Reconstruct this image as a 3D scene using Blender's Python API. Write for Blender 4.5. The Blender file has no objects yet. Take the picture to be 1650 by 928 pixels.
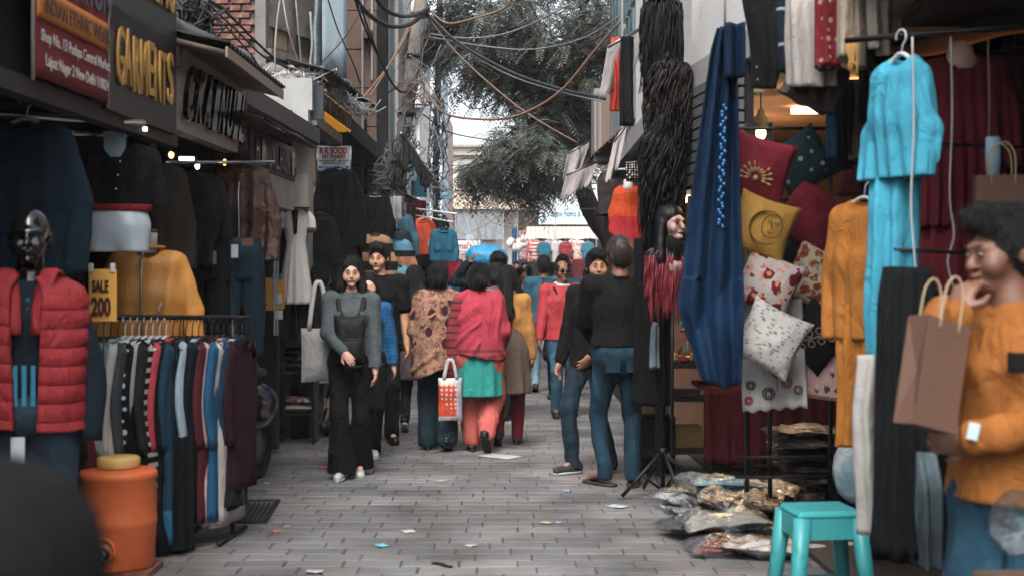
import bpy, math, random
import numpy as np
from mathutils import Vector, Matrix, Euler

random.seed(7)
rng = np.random.default_rng(7)
scene = bpy.context.scene
COL = scene.collection
R = math.radians

# ------------------------------------------------------------------ camera
FPX, HZ, CXP, CAMZ = 2292.0, 445.0, 825.0, 1.48     # focal length and horizon, in photograph pixels
cam_data = bpy.data.cameras.new("camera")
cam = bpy.data.objects.new("camera", cam_data)
COL.objects.link(cam)
cam.location = (0, 0, CAMZ)
cam.rotation_euler = (R(90), 0, 0)
cam_data.sensor_width = 36.0
cam_data.lens = 36.0 * FPX / 1650.0
cam_data.shift_y = (HZ - 464.0) / 1650.0
cam_data.clip_start = 0.05
cam_data.clip_end = 2000
cam_data.dof.use_dof = True
cam_data.dof.focus_distance = 15.0
cam_data.dof.aperture_fstop = 3.4
scene.camera = cam

# ------------------------------------------------------------------ daylight: bright overcast
world = bpy.data.worlds.new("World")
scene.world = world
world.use_nodes = True
wn = world.node_tree.nodes
wl = world.node_tree.links
wn.clear()
sky = wn.new("ShaderNodeTexSky")
sky.sky_type = 'NISHITA'
sky.sun_disc = False
sky.sun_elevation = R(52)
sky.sun_rotation = R(190)
sky.air_density = 1.0
sky.dust_density = 4.0
hsv = wn.new("ShaderNodeHueSaturation")
hsv.inputs['Saturation'].default_value = 0.38
bg = wn.new("ShaderNodeBackground")
bg.inputs['Strength'].default_value = 0.15
wo = wn.new("ShaderNodeOutputWorld")
wl.new(sky.outputs[0], hsv.inputs['Color'])
wl.new(hsv.outputs[0], bg.inputs['Color'])
wl.new(bg.outputs[0], wo.inputs['Surface'])
sun_d = bpy.data.lights.new("sun", 'SUN')
sun_d.energy = 1.35
sun_d.angle = R(35)
sun_d.color = (1.0, 0.97, 0.93)
sun = bpy.data.objects.new("sun", sun_d)
COL.objects.link(sun)
sun.rotation_euler = (R(38), 0, R(-10))
scene.view_settings.view_transform = 'Standard'
scene.view_settings.look = 'None'
scene.view_settings.gamma = 1.0
scene.view_settings.use_curve_mapping = False
scene.view_settings.exposure = 1.42
scene.render.engine = 'CYCLES'
scene.cycles.use_denoising = True
scene.cycles.max_bounces = 6
scene.cycles.diffuse_bounces = 3
scene.cycles.glossy_bounces = 2
scene.cycles.transmission_bounces = 3
scene.cycles.transparent_max_bounces = 8
scene.cycles.use_adaptive_sampling = True
scene.cycles.adaptive_threshold = 0.03
scene.cycles.caustics_reflective = False
scene.cycles.caustics_refractive = False


# ------------------------------------------------------------------ helpers
def P(px, py, D):
    """the point at depth D (metres) seen at a photograph pixel"""
    return Vector(((px - CXP) / FPX * D, D, CAMZ - (py - HZ) / FPX * D))


def XP(px, D):
    return (px - CXP) / FPX * D


def ZP(py, D):
    return CAMZ - (py - HZ) / FPX * D


def XL(D):
    return -2.15 + .028 * D


def XR(D):
    return 1.05 + .01 * D + .35 * min(1., max(0., (10. - D) / 3.))


def lin(h):
    if not isinstance(h, str):
        return tuple(h)
    h = h.lstrip('#')
    o = []
    for i in (0, 2, 4):
        c = int(h[i:i + 2], 16) / 255
        o.append(c / 12.92 if c <= .04045 else ((c + .055) / 1.055) ** 2.4)
    return tuple(o)


_mc = {}


def mat(name, col, rough=.8, metal=0., var=.18, vs=6., bump=.25, bs=40., pat=None, coat=0., spec=.4, emis=0.,
        alpha=1., sheen=0., wr=0., trans=0.):
    key = (name, str(col), rough, metal, var, vs, bump, bs, str(pat), coat, emis, alpha, sheen, wr, trans)
    if key in _mc:
        return _mc[key]
    m = bpy.data.materials.new(name)
    m.use_nodes = True
    nt = m.node_tree
    N, L = nt.nodes, nt.links
    b = N['Principled BSDF']
    c = lin(col)
    lum = .2126 * c[0] + .7152 * c[1] + .0722 * c[2]
    if not emis:
        c = tuple((lum + (x - lum) * .88) * t for x, t in zip(c, (.97, 1., 1.03)))
    tc = N.new('ShaderNodeTexCoord')
    obj = tc.outputs['Object']

    def rgb(cc):
        n = N.new('ShaderNodeRGB')
        n.outputs[0].default_value = (*lin(cc), 1)
        return n.outputs[0]

    def math_(op, a, bb=None):
        n = N.new('ShaderNodeMath')
        n.operation = op
        for i, v in enumerate((a, bb)):
            if v is None:
                continue
            if isinstance(v, (int, float)):
                n.inputs[i].default_value = v
            else:
                L.new(v, n.inputs[i])
        return n.outputs[0]

    def mix(f, a, bb, typ='MIX'):
        n = N.new('ShaderNodeMix')
        n.data_type = 'RGBA'
        n.blend_type = typ
        if isinstance(f, (int, float)):
            n.inputs[0].default_value = f
        else:
            L.new(f, n.inputs[0])
        L.new(a, n.inputs[6])
        L.new(bb, n.inputs[7])
        return n.outputs[2]

    def noise(scale, detail=3., rough_=.55, vec=None, dist=0.):
        n = N.new('ShaderNodeTexNoise')
        n.inputs['Scale'].default_value = scale
        n.inputs['Detail'].default_value = detail
        n.inputs['Roughness'].default_value = rough_
        n.inputs['Distortion'].default_value = dist
        L.new(vec if vec is not None else obj, n.inputs['Vector'])
        return n.outputs[0]

    def vor(scale, feat='F1', vec=None, rnd=1.):
        n = N.new('ShaderNodeTexVoronoi')
        n.feature = feat
        n.inputs['Scale'].default_value = scale
        n.inputs['Randomness'].default_value = rnd
        L.new(vec if vec is not None else obj, n.inputs['Vector'])
        return n

    def mapv(sc=(1, 1, 1), off=(0, 0, 0), rot=(0, 0, 0)):
        n = N.new('ShaderNodeMapping')
        n.inputs['Scale'].default_value = sc
        n.inputs['Location'].default_value = off
        n.inputs['Rotation'].default_value = rot
        L.new(obj, n.inputs['Vector'])
        return n.outputs[0]

    base = rgb(c)
    for pt in ([] if pat is None else (pat if isinstance(pat, list) else [pat])):
        k = pt[0]
        if k == 'stripe':            # axis, per metre, duty, colour
            sx = N.new('ShaderNodeSeparateXYZ')
            L.new(obj, sx.inputs[0])
            v = math_('FRACT', math_('MULTIPLY', sx.outputs[pt[1]], pt[2]))
            base = mix(math_('LESS_THAN', v, pt[3]), base, rgb(pt[4]))
        elif k == 'band':            # axis, lo, hi, colour
            sx = N.new('ShaderNodeSeparateXYZ')
            L.new(obj, sx.inputs[0])
            s = sx.outputs[pt[1]]
            f = math_('MULTIPLY', math_('GREATER_THAN', s, pt[2]), math_('LESS_THAN', s, pt[3]))
            base = mix(f, base, rgb(pt[4]))
        elif k == 'dots':            # scale, radius, colour, randomness
            v = vor(pt[1], rnd=pt[4] if len(pt) > 4 else .15)
            base = mix(math_('LESS_THAN', v.outputs['Distance'], pt[2]), base, rgb(pt[3]))
        elif k == 'floral':          # scale, c2, c3, amount
            d = noise(pt[1] * 1.6, 2.)
            w = N.new('ShaderNodeVectorMath')
            w.operation = 'MULTIPLY_ADD'
            nz = N.new('ShaderNodeTexNoise')
            nz.inputs['Scale'].default_value = pt[1] * 1.5
            L.new(obj, nz.inputs['Vector'])
            L.new(nz.outputs['Color'], w.inputs[0])
            w.inputs[1].default_value = (.9 / pt[1],) * 3
            L.new(obj, w.inputs[2])
            v1 = vor(pt[1], vec=w.outputs[0])
            base = mix(math_('LESS_THAN', v1.outputs['Distance'], pt[4]), base, rgb(pt[2]))
            v2 = vor(pt[1] * 1.9, vec=w.outputs[0])
            base = mix(math_('LESS_THAN', v2.outputs['Distance'], pt[4] * .75), base, rgb(pt[3]))
        elif k == 'cells':           # scale, edge colour, edge width
            v = vor(pt[1], 'DISTANCE_TO_EDGE')
            base = mix(math_('LESS_THAN', v.outputs['Distance'], pt[3]), base, rgb(pt[2]))
        elif k == 'leaves':          # scale xyz stretch, radius, colour
            v = vor(1., vec=mapv(pt[1], rot=(0, 0, .6)), rnd=.8)
            base = mix(math_('LESS_THAN', v.outputs['Distance'], pt[2]), base, rgb(pt[3]))
        elif k == 'blotch':          # scale, threshold, colour
            n = noise(pt[1], 4., .6)
            cr = N.new('ShaderNodeValToRGB')
            cr.color_ramp.elements[0].position = pt[2] - .06
            cr.color_ramp.elements[1].position = pt[2] + .08
            L.new(n, cr.inputs[0])
            base = mix(cr.outputs[0], base, rgb(pt[3]))
        elif k == 'grain':           # horizontal wood grain
            n = noise(1., 5., .6, vec=mapv(pt[1]))
            base = mix(n, base, rgb(pt[2]))
        elif k == 'objvar':          # random tint per object
            oi = N.new('ShaderNodeObjectInfo')
            base = mix(math_('MULTIPLY', oi.outputs['Random'], pt[2]), base, rgb(pt[1]))
    if var:
        n = noise(vs, 4., .6)
        dk = rgb(tuple(max(0, x * (1 - var * 1.6)) for x in (1, 1, 1)))
        lt = rgb((1 + var * .9,) * 3)
        base = mix(1., base, mix(n, dk, lt), 'MULTIPLY')
    L.new(base, b.inputs['Base Color'])
    b.inputs['Roughness'].default_value = rough
    b.inputs['Metallic'].default_value = metal
    b.inputs['Specular IOR Level'].default_value = spec
    if coat:
        b.inputs['Coat Weight'].default_value = coat
        b.inputs['Coat Roughness'].default_value = .12
    if sheen:
        b.inputs['Sheen Weight'].default_value = sheen
    if emis:
        b.inputs['Emission Color'].default_value = (*c, 1)
        b.inputs['Emission Strength'].default_value = emis
    if alpha < 1:
        b.inputs['Alpha'].default_value = alpha
    if trans:
        b.inputs['Transmission Weight'].default_value = trans
    if bump or wr:
        bp = N.new('ShaderNodeBump')
        bp.inputs['Distance'].default_value = .01
        h = noise(bs, 3.)
        if wr:
            h2 = noise(1., 4., .55, vec=mapv((11., 11., 5.5)), dist=1.4)
            h = math_('ADD', math_('MULTIPLY', h, bump), math_('MULTIPLY', h2, wr * 3))
            bp.inputs['Strength'].default_value = 1.
        else:
            bp.inputs['Strength'].default_value = bump
        L.new(h, bp.inputs['Height'])
        L.new(bp.outputs[0], b.inputs['Normal'])
    _mc[key] = m
    return m


def cloth(col, pat=None, rough=.88, var=.22, wr=.5, name='cloth', **k):
    c = lin(col)
    if max(c) < .05:
        col = tuple(x * .6 for x in c)
    return mat(name, col, rough=rough, var=var, vs=7., bump=.3, bs=260., pat=pat, wr=wr * 1.5, spec=.2, **k)


def denim(col):
    col = tuple(x * .58 for x in lin(col))
    return mat('denim', col, rough=.85, var=.3, vs=5., bump=.3, bs=300., wr=.6, spec=.25,
               pat=('blotch', 3.5, .56, tuple(min(1, x * 1.9 + .012) for x in lin(col))))


def metal(col='#8a8d90', rough=.35):
    return mat('metal', col, rough=rough, metal=.9, var=.15, bump=.05)


def paint(col, rough=.55, **k):
    return mat('paint', col, rough=rough, var=k.pop('var', .15), bump=.12, bs=60., **k)


def sines(p, seed, sc):
    r = np.random.default_rng(abs(int(seed)) + (7919 if seed < 0 else 0))
    o = 0
    for i in range(5):
        k = r.normal(size=3)
        k = k / np.linalg.norm(k) * sc * (.6 + i * .35)
        o = o + np.sin(p @ k + r.uniform(0, 6.28)) / (1 + .35 * i)
    return o / 2.6


class MB:
    """collects shapes and links them as one mesh object"""

    def __init__(s):
        s.v, s.f, s.m, s.sm, s.n = [], [], [], [], 0

    def add(s, v, f, m=0, smooth=True):
        v = np.asarray(v, float)
        s.v.append(v)
        o = s.n
        s.f += [tuple(i + o for i in q) for q in f]
        s.m += [m] * len(f)
        s.sm += [smooth] * len(f)
        s.n += len(v)
        return s

    def box(s, c, sz, rz=0., m=0, rot=None, taper=1.):
        x, y, z = (q / 2 for q in sz)
        t = taper
        v = np.array([(-x, -y, -z), (x, -y, -z), (x, y, -z), (-x, y, -z), (-x * t, -y * t, z), (x * t, -y * t, z), (x * t, y * t, z), (-x * t, y * t, z)])
        Mx = np.array((Euler(rot) if rot else Euler((0, 0, rz))).to_matrix())
        v = v @ Mx.T + np.array(c)
        return s.add(v, [(0, 3, 2, 1), (4, 5, 6, 7), (0, 1, 5, 4), (1, 2, 6, 5), (2, 3, 7, 6), (3, 0, 4, 7)], m, False)

    def rbox(s, c, sz, r=.01, m=0, rot=(0, 0, 0)):
        """box with chamfered edges"""
        h = np.array(sz) / 2
        r = min(r, h.min() * .9)
        v = []
        ids = {}
        for a in (-1, 1):
            for b in (-1, 1):
                for d in (-1, 1):
                    for ax in range(3):
                        p = np.array((a, b, d)) * (h - r)
                        p[ax] = (a, b, d)[ax] * h[ax]
                        ids[(a, b, d, ax)] = len(v)
                        v.append(p)
        f = []
        S = (-1, 1)
        for ax in range(3):
            o1, o2 = (ax + 1) % 3, (ax + 2) % 3
            for sg in S:
                q = []
                for (u, w) in ((-1, -1), (1, -1), (1, 1), (-1, 1)):
                    k = [0, 0, 0]
                    k[ax], k[o1], k[o2] = sg, u, w
                    q.append(ids[(*k, ax)])
                f.append(tuple(q) if sg > 0 else tuple(q[::-1]))
            for u in S:
                for w in S:
                    k0, k1 = [0, 0, 0], [0, 0, 0]
                    k0[ax], k1[ax] = -1, 1
                    for k in (k0, k1):
                        k[o1], k[o2] = u, w
                    q = [ids[(*k0, o1)], ids[(*k1, o1)], ids[(*k1, o2)], ids[(*k0, o2)]]
                    f.append(tuple(q) if u * w < 0 else tuple(q[::-1]))
        for a in S:
            for b in S:
                for d in S:
                    q = [ids[(a, b, d, i)] for i in range(3)]
                    f.append(tuple(q) if a * b * d > 0 else tuple(q[::-1]))
        v = np.array(v) @ np.array(Euler(rot).to_matrix()).T + np.array(c)
        return s.add(v, f, m, False)

    def tube(s, path, rx, ry=None, n=16, ref=(1, 0, 0), fold=0., ff=6, ph=0., drift=0., cap=True, m=0, jit=0., seed=0, sq=1.):
        p = np.asarray(path, float)
        k = len(p)
        rx = np.broadcast_to(np.asarray(rx, float), (k,))
        ry = rx if ry is None else np.broadcast_to(np.asarray(ry, float), (k,))
        t = np.gradient(p, axis=0)
        t /= np.linalg.norm(t, axis=1, keepdims=True) + 1e-9
        rf = np.broadcast_to(np.asarray(ref, float), (k, 3))
        ex = rf - (rf * t).sum(1, keepdims=True) * t
        bad = np.linalg.norm(ex, axis=1) < 1e-3
        if bad.any():
            ex[bad] = np.cross(t[bad], (0.3, .9, .2))
        ex /= np.linalg.norm(ex, axis=1, keepdims=True)
        ey = np.cross(t, ex)
        th = np.linspace(0, 2 * np.pi, n, endpoint=False)
        vv = np.linspace(0, 1, k)[:, None]
        fo = np.broadcast_to(np.asarray(fold, float), (k,))[:, None]
        rad = 1 + fo * np.sin(ff * th[None] + ph + drift * vv + .8 * np.sin(2 * th[None] + ph * 1.7)) 
        c, sn = np.cos(th), np.sin(th)
        if sq != 1.:
            c = np.sign(c) * np.abs(c) ** sq
            sn = np.sign(sn) * np.abs(sn) ** sq
        v = p[:, None] + ex[:, None] * (rx[:, None] * c[None] * (1 + (rad - 1) * .35))[..., None] + ey[:, None] * (ry[:, None] * sn[None] * rad)[..., None]
        v = v.reshape(-1, 3)
        if jit:
            v = v + np.stack([sines(v, seed + i, 14.) for i in range(3)], 1) * jit
        f = [(i * n + j, i * n + (j + 1) % n, (i + 1) * n + (j + 1) % n, (i + 1) * n + j) for i in range(k - 1) for j in range(n)]
        if cap:
            v = np.vstack([v, p[0], p[-1]])
            a, b = k * n, k * n + 1
            f += [(a, (j + 1) % n, j) for j in range(n)]
            f += [(b, (k - 1) * n + j, (k - 1) * n + (j + 1) % n) for j in range(n)]
        return s.add(v, f, m)

    def bar(s, a, b, r, n=8, m=0):
        a, b = np.array(a, float), np.array(b, float)
        return s.tube([a, a * .5 + b * .5, b], r, n=n, m=m)

    def lathe(s, prof, n=24, c=(0, 0, 0), m=0, axis=None, flat=1.):
        """prof: (radius, z) list"""
        th = np.linspace(0, 2 * np.pi, n, endpoint=False)
        pr = np.array(prof, float)
        v = np.stack([pr[:, 0, None] * np.cos(th), pr[:, 0, None] * np.sin(th) * flat, np.repeat(pr[:, 1, None], n, 1)], -1).reshape(-1, 3)
        if axis is not None:
            q = Vector((0, 0, 1)).rotation_difference(Vector(axis)).to_matrix()
            v = v @ np.array(q).T
        v = v + np.array(c)
        k = len(pr)
        f = [(i * n + j, i * n + (j + 1) % n, (i + 1) * n + (j + 1) % n, (i + 1) * n + j) for i in range(k - 1) for j in range(n)]
        return s.add(v, f, m)

    def ell(s, c, r, n=16, k=10, m=0, rot=None, jit=0., seed=0):
        ph = np.linspace(-math.pi / 2 + .02, math.pi / 2 - .02, k)
        th = np.linspace(0, 2 * np.pi, n, endpoint=False)
        v = np.stack([np.cos(ph)[:, None] * np.cos(th), np.cos(ph)[:, None] * np.sin(th), np.repeat(np.sin(ph)[:, None], n, 1)], -1).reshape(-1, 3) * np.array(r)
        if jit:
            v = v * (1 + jit * sines(v, seed, 9. / max(r)))[:, None]
        if rot is not None:
            v = v @ np.array(Euler(rot).to_matrix()).T
        v = v + np.array(c)
        f = [(i * n + j, i * n + (j + 1) % n, (i + 1) * n + (j + 1) % n, (i + 1) * n + j) for i in range(k - 1) for j in range(n)]
        f.append(tuple(range(n))[::-1])
        f.append(tuple((k - 1) * n + j for j in range(n)))
        return s.add(v, f, m)

    def prism(s, outline, y0, y1, m=0, smooth=False):
        """outline in (x, z), extruded along y"""
        n = len(outline)
        v = [(x, y0, z) for x, z in outline] + [(x, y1, z) for x, z in outline]
        f = [tuple(range(n)), tuple(range(2 * n - 1, n - 1, -1))] + [(i + n, (i + 1) % n + n, (i + 1) % n, i) for i in range(n)]
        return s.add(v, f, m, smooth)

    def sheet(s, fn, nu, nv, th=.004, m=0):
        """a thin sheet with thickness; fn(u, v) gives a point"""
        u, v = np.meshgrid(np.linspace(0, 1, nu), np.linspace(0, 1, nv))
        a = np.stack(fn(u, v), -1)
        du = np.gradient(a, axis=1)
        dv = np.gradient(a, axis=0)
        nn = np.cross(du, dv)
        nn /= np.linalg.norm(nn, axis=-1, keepdims=True) + 1e-9
        w = np.concatenate([(a + nn * th / 2).reshape(-1, 3), (a - nn * th / 2).reshape(-1, 3)])
        o = nu * nv
        f = []
        for j in range(nv - 1):
            for i in range(nu - 1):
                q = (j * nu + i, j * nu + i + 1, (j + 1) * nu + i + 1, (j + 1) * nu + i)
                f.append(q)
                f.append(tuple(x + o for x in q[::-1]))
        for i in range(nu - 1):
            f.append((i + 1, i, i + o, i + 1 + o))
            b = (nv - 1) * nu
            f.append((b + i, b + i + 1, b + i + 1 + o, b + i + o))
        for j in range(nv - 1):
            f.append((j * nu, (j + 1) * nu, (j + 1) * nu + o, j * nu + o))
            f.append(((j + 1) * nu + nu - 1, j * nu + nu - 1, j * nu + nu - 1 + o, (j + 1) * nu + nu - 1 + o))
        return s.add(w, f, m)

    def build(s, name, mats, parent=None, loc=(0, 0, 0), rz=0., rot=None):
        me = bpy.data.meshes.new(name)
        V = np.concatenate(s.v) if s.v else np.zeros((0, 3))
        me.from_pydata(V.tolist(), [], s.f)
        mats = mats if isinstance(mats, (list, tuple)) else [mats]
        for x in mats:
            me.materials.append(x)
        if len(mats) > 1:
            me.polygons.foreach_set('material_index', s.m)
        me.polygons.foreach_set('use_smooth', s.sm)
        me.update()
        return link(name, me, parent, loc, rz, rot)


def link(name, me, parent=None, loc=(0, 0, 0), rz=0., rot=None):
    o = bpy.data.objects.new(name, me)
    COL.objects.link(o)
    o.location = loc
    o.rotation_euler = rot if rot is not None else (0, 0, rz)
    o.parent = parent
    return o


def tag(o, label, cat=None, group=None, kind=None):
    if label:
        o['label'] = label
    if cat:
        o['category'] = cat
    if group:
        o['group'] = group
    if kind:
        o['kind'] = kind
    return o


def empty(name, loc=(0, 0, 0), rz=0., rot=None):
    o = link(name, None, None, loc, rz, rot)
    o.empty_display_size = .1
    return o


def text_mesh(txt, size, depth=.006, bold=0., squash=1., align='LEFT', spacing=1.):
    """letters in the local XZ plane, facing -Y, baseline at z = 0"""
    cu = bpy.data.curves.new('letters', 'FONT')
    cu.body = txt
    cu.size = size
    cu.extrude = depth / 2
    cu.offset = bold
    cu.align_x = align
    cu.space_character = spacing
    cu.resolution_u = 3
    o = bpy.data.objects.new('letters_tmp', cu)
    COL.objects.link(o)
    dg = bpy.context.evaluated_depsgraph_get()
    dg.update()
    me = bpy.data.meshes.new_from_object(o.evaluated_get(dg))
    bpy.data.objects.remove(o)
    bpy.data.curves.remove(cu)
    me.transform(Matrix.Rotation(R(90), 4, 'X') @ Matrix.Diagonal((squash, 1, 1, 1)))
    return me


def text(name, txt, size, m, parent, loc, rz=0., width=None, **k):
    me = text_mesh(txt, size, **k)
    if width:
        xs = [v.co.x for v in me.vertices]
        w = max(xs) - min(xs)
        sc = width / w
        al = k.get('align', 'LEFT')
        me.transform(Matrix.Diagonal((sc, 1, 1, 1)))
    me.materials.append(m)
    return link(name, me, parent, loc, rz)


def key(pts, m):
    """keyed values [(v, val), ...] sampled smoothly at m places"""
    a = np.array(pts, float)
    t = np.linspace(0, 1, m)
    y = np.interp(t, a[:, 0], a[:, 1])
    if m > 6:
        ys = np.convolve(np.pad(y, 1, mode='edge'), [.25, .5, .25], 'valid')
        ys[0], ys[-1] = y[0], y[-1]
        return ys
    return y


def spline(pts, m):
    """Catmull-Rom through points"""
    p = np.array(pts, float)
    if len(p) < 3:
        return p[0] + (p[-1] - p[0]) * np.linspace(0, 1, m)[:, None]
    q = np.vstack([2 * p[0] - p[1], p, 2 * p[-1] - p[-2]])
    t = np.linspace(0, len(p) - 1 - 1e-6, m)
    i = t.astype(int)
    f = (t - i)[:, None]
    a, b, c, d = q[i], q[i + 1], q[i + 2], q[i + 3]
    return .5 * (2 * b + (c - a) * f + (2 * a - 5 * b + 4 * c - d) * f ** 2 + (3 * b - a - 3 * c + d) * f ** 3)


def bx(mb, x0, x1, y0, y1, z0, z1, m=0):
    return mb.box(((x0 + x1) / 2, (y0 + y1) / 2, (z0 + z1) / 2), (abs(x1 - x0), abs(y1 - y0), abs(z1 - z0)), m=m)


def part(name, m, parent, *boxes):
    mb = MB()
    for b in boxes:
        bx(mb, *b)
    return mb.build(name, m, parent)


def slab_along(mb, f0, f1, D0, D1, z0, z1, m=0, n=1):
    """a wall that follows the street line: x between f0(D) and f1(D)"""
    v = []
    for D in (D0, D1):
        for f in (f0, f1):
            for z in (z0, z1):
                v.append((f(D), D, z))
    # order: D0f0z0 D0f0z1 D0f1z0 D0f1z1 D1...
    mb.add(v, [(0, 1, 3, 2), (4, 6, 7, 5), (0, 4, 5, 1), (2, 3, 7, 6), (1, 5, 7, 3), (0, 2, 6, 4)], m, False)
    return mb


# ------------------------------------------------------------------ ground and pavers
g = MB().box((0, 60, -.06), (140, 170, .06)).build('ground', mat('dirt', '#3c3936', rough=.95, var=.3, vs=3., bump=.5, bs=30.))
tag(g, None, kind='structure')


def paver_material():
    m = bpy.data.materials.new('stone_paver')
    m.use_nodes = True
    N, L = m.node_tree.nodes, m.node_tree.links
    b = N['Principled BSDF']
    geo = N.new('ShaderNodeNewGeometry')
    oi = N.new('ShaderNodeObjectInfo')
    ad = N.new('ShaderNodeMath')
    ad.operation = 'ADD'
    L.new(geo.outputs['Random Per Island'], ad.inputs[0])
    L.new(oi.outputs['Random'], ad.inputs[1])
    fr = N.new('ShaderNodeMath')
    fr.operation = 'FRACT'
    L.new(ad.outputs[0], fr.inputs[0])
    cr = N.new('ShaderNodeValToRGB')
    els = cr.color_ramp.elements
    els[0].position, els[0].color = 0., (*lin('#5e5e60'), 1)
    els[1].position, els[1].color = 1., (*lin('#757474'), 1)
    for p, c in ((.3, '#676769'), (.55, '#6d6d6e'), (.8, '#6f6a67')):
        e = els.new(p)
        e.color = (*lin(c), 1)
    L.new(fr.outputs[0], cr.inputs[0])
    n1 = N.new('ShaderNodeTexNoise')
    n1.inputs['Scale'].default_value = 1.3
    n1.inputs['Detail'].default_value = 6
    L.new(geo.outputs['Position'], n1.inputs['Vector'])
    r1 = N.new('ShaderNodeValToRGB')
    r1.color_ramp.elements[0].position = .36
    r1.color_ramp.elements[0].color = (.42, .41, .40, 1)
    r1.color_ramp.elements[1].position = .62
    r1.color_ramp.elements[1].color = (1.06, 1.06, 1.06, 1)
    L.new(n1.outputs[0], r1.inputs[0])
    n2 = N.new('ShaderNodeTexNoise')
    n2.inputs['Scale'].default_value = 42
    n2.inputs['Detail'].default_value = 5
    n2.inputs['Roughness'].default_value = .7
    L.new(geo.outputs['Position'], n2.inputs['Vector'])
    r2 = N.new('ShaderNodeValToRGB')
    r2.color_ramp.elements[0].color = (.72, .72, .72, 1)
    r2.color_ramp.elements[1].color = (1.25, 1.25, 1.25, 1)
    L.new(n2.outputs[0], r2.inputs[0])

    def mul(a, bb):
        n = N.new('ShaderNodeMix')
        n.data_type = 'RGBA'
        n.blend_type = 'MULTIPLY'
        n.inputs[0].default_value = 1
        L.new(a, n.inputs[6])
        L.new(bb, n.inputs[7])
        return n.outputs[2]
    L.new(mul(mul(cr.outputs[0], r1.outputs[0]), r2.outputs[0]), b.inputs['Base Color'])
    b.inputs['Roughness'].default_value = .72
    bp = N.new('ShaderNodeBump')
    bp.inputs['Strength'].default_value = .5
    bp.inputs['Distance'].default_value = .004
    L.new(n2.outputs[0], bp.inputs['Height'])
    L.new(bp.outputs[0], b.inputs['Normal'])
    return m


PAVER = paver_material()
pav = MB().box((0, 40, -.010), (16, 90, .012)).build('pavement', mat('grout', '#433f3d', rough=.95, var=.3, vs=2.))
tag(pav, None, kind='structure')


def paver_geo(mb, c, w, d, tx=0., ty=0., rz=0.):
    e = .004
    x, y = w / 2, d / 2
    v = np.array([(-x, -y, -.02), (x, -y, -.02), (x, y, -.02), (-x, y, -.02), (-x, -y, -e), (x, -y, -e), (x, y, -e), (-x, y, -e),
                  (-x + e, -y + e, 0), (x - e, -y + e, 0), (x - e, y - e, 0), (-x + e, y - e, 0)])
    v[:, 2] += v[:, 0] * tx + v[:, 1] * ty
    cc, s = math.cos(rz), math.sin(rz)
    v[:, :2] = v[:, :2] @ np.array([[cc, s], [-s, cc]])
    f = [(8, 9, 10, 11)]
    for i in range(4):
        j = (i + 1) % 4
        f += [(i, j, j + 4, i + 4), (i + 4, j + 4, j + 8, i + 8)]
    mb.add(v + np.array(c), f, 0, False)


PW, PD = .300, .165
pmeshes = []
for i in range(5):
    mb = MB()
    paver_geo(mb, (0, 0, 0), PW - .006 - .003 * (i % 3), PD - .017 - .005 * (i % 2), .004 * (i - 2), .005 * ((i * 2) % 5 - 2))
    o = mb.build('paver', PAVER)
    pmeshes.append(o.data)
    bpy.data.objects.remove(o)
field = MB()
cnt = 0
row = 0
y = 4.2
while y < 42:
    off = (row % 2) * PW / 2 + random.uniform(-.05, .05)
    x = -3.6 + off
    while x < 2.9:
        xx = x + random.uniform(-.002, .002)
        zz = random.uniform(-.0015, .0025)
        vis = 7.0 < y and -1.75 + (y - 7) * -.02 < xx < 1.35 and abs(XP(0, y)) > abs(xx)
        if vis and cnt < 300:
            o = link('paver', pmeshes[random.randrange(5)], pav, (xx, y, zz), random.uniform(-.012, .012))
            cnt += 1
        else:
            paver_geo(field, (xx, y, zz), PW - .0075, PD - .019, random.uniform(-.008, .008), random.uniform(-.01, .01), random.uniform(-.012, .012))
        x += PW
    y += PD
    row += 1
tag(field.build('paver_field', PAVER, pav), None, kind='stuff')

# ------------------------------------------------------------------ materials of the setting
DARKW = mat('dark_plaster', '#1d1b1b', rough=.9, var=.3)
CONC = mat('concrete', '#6f6a64', rough=.92, var=.35, vs=4., bump=.5, bs=25., pat=('blotch', 5., .6, '#4a4642'))
CREAM = paint('#a69a8f', .7, var=.25, vs=4.)
WHITE = paint('#918f8c', .7, var=.25, vs=3.)
PALE = mat('pale_plaster', '#c9c3bb', rough=.9, var=.2, vs=2., pat=('blotch', 2.5, .66, '#a39a90'))
BLACKM = mat('black_metal', '#151515', rough=.45, metal=.3, var=.2)
CHROME = metal('#b9bdc1', .22)
TIN = mat('tin_sheet', '#2b2a2a', rough=.6, metal=.4, var=.4, vs=8.)
RUST = mat('rusty_sheet', '#6d4636', rough=.8, var=.4, vs=10., metal=.1)
GLASSD = mat('window_glass', '#23282c', rough=.08, var=.1, bump=0, spec=.8)
TILEF = mat('shop_floor', '#35302d', rough=.6, var=.25)

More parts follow.
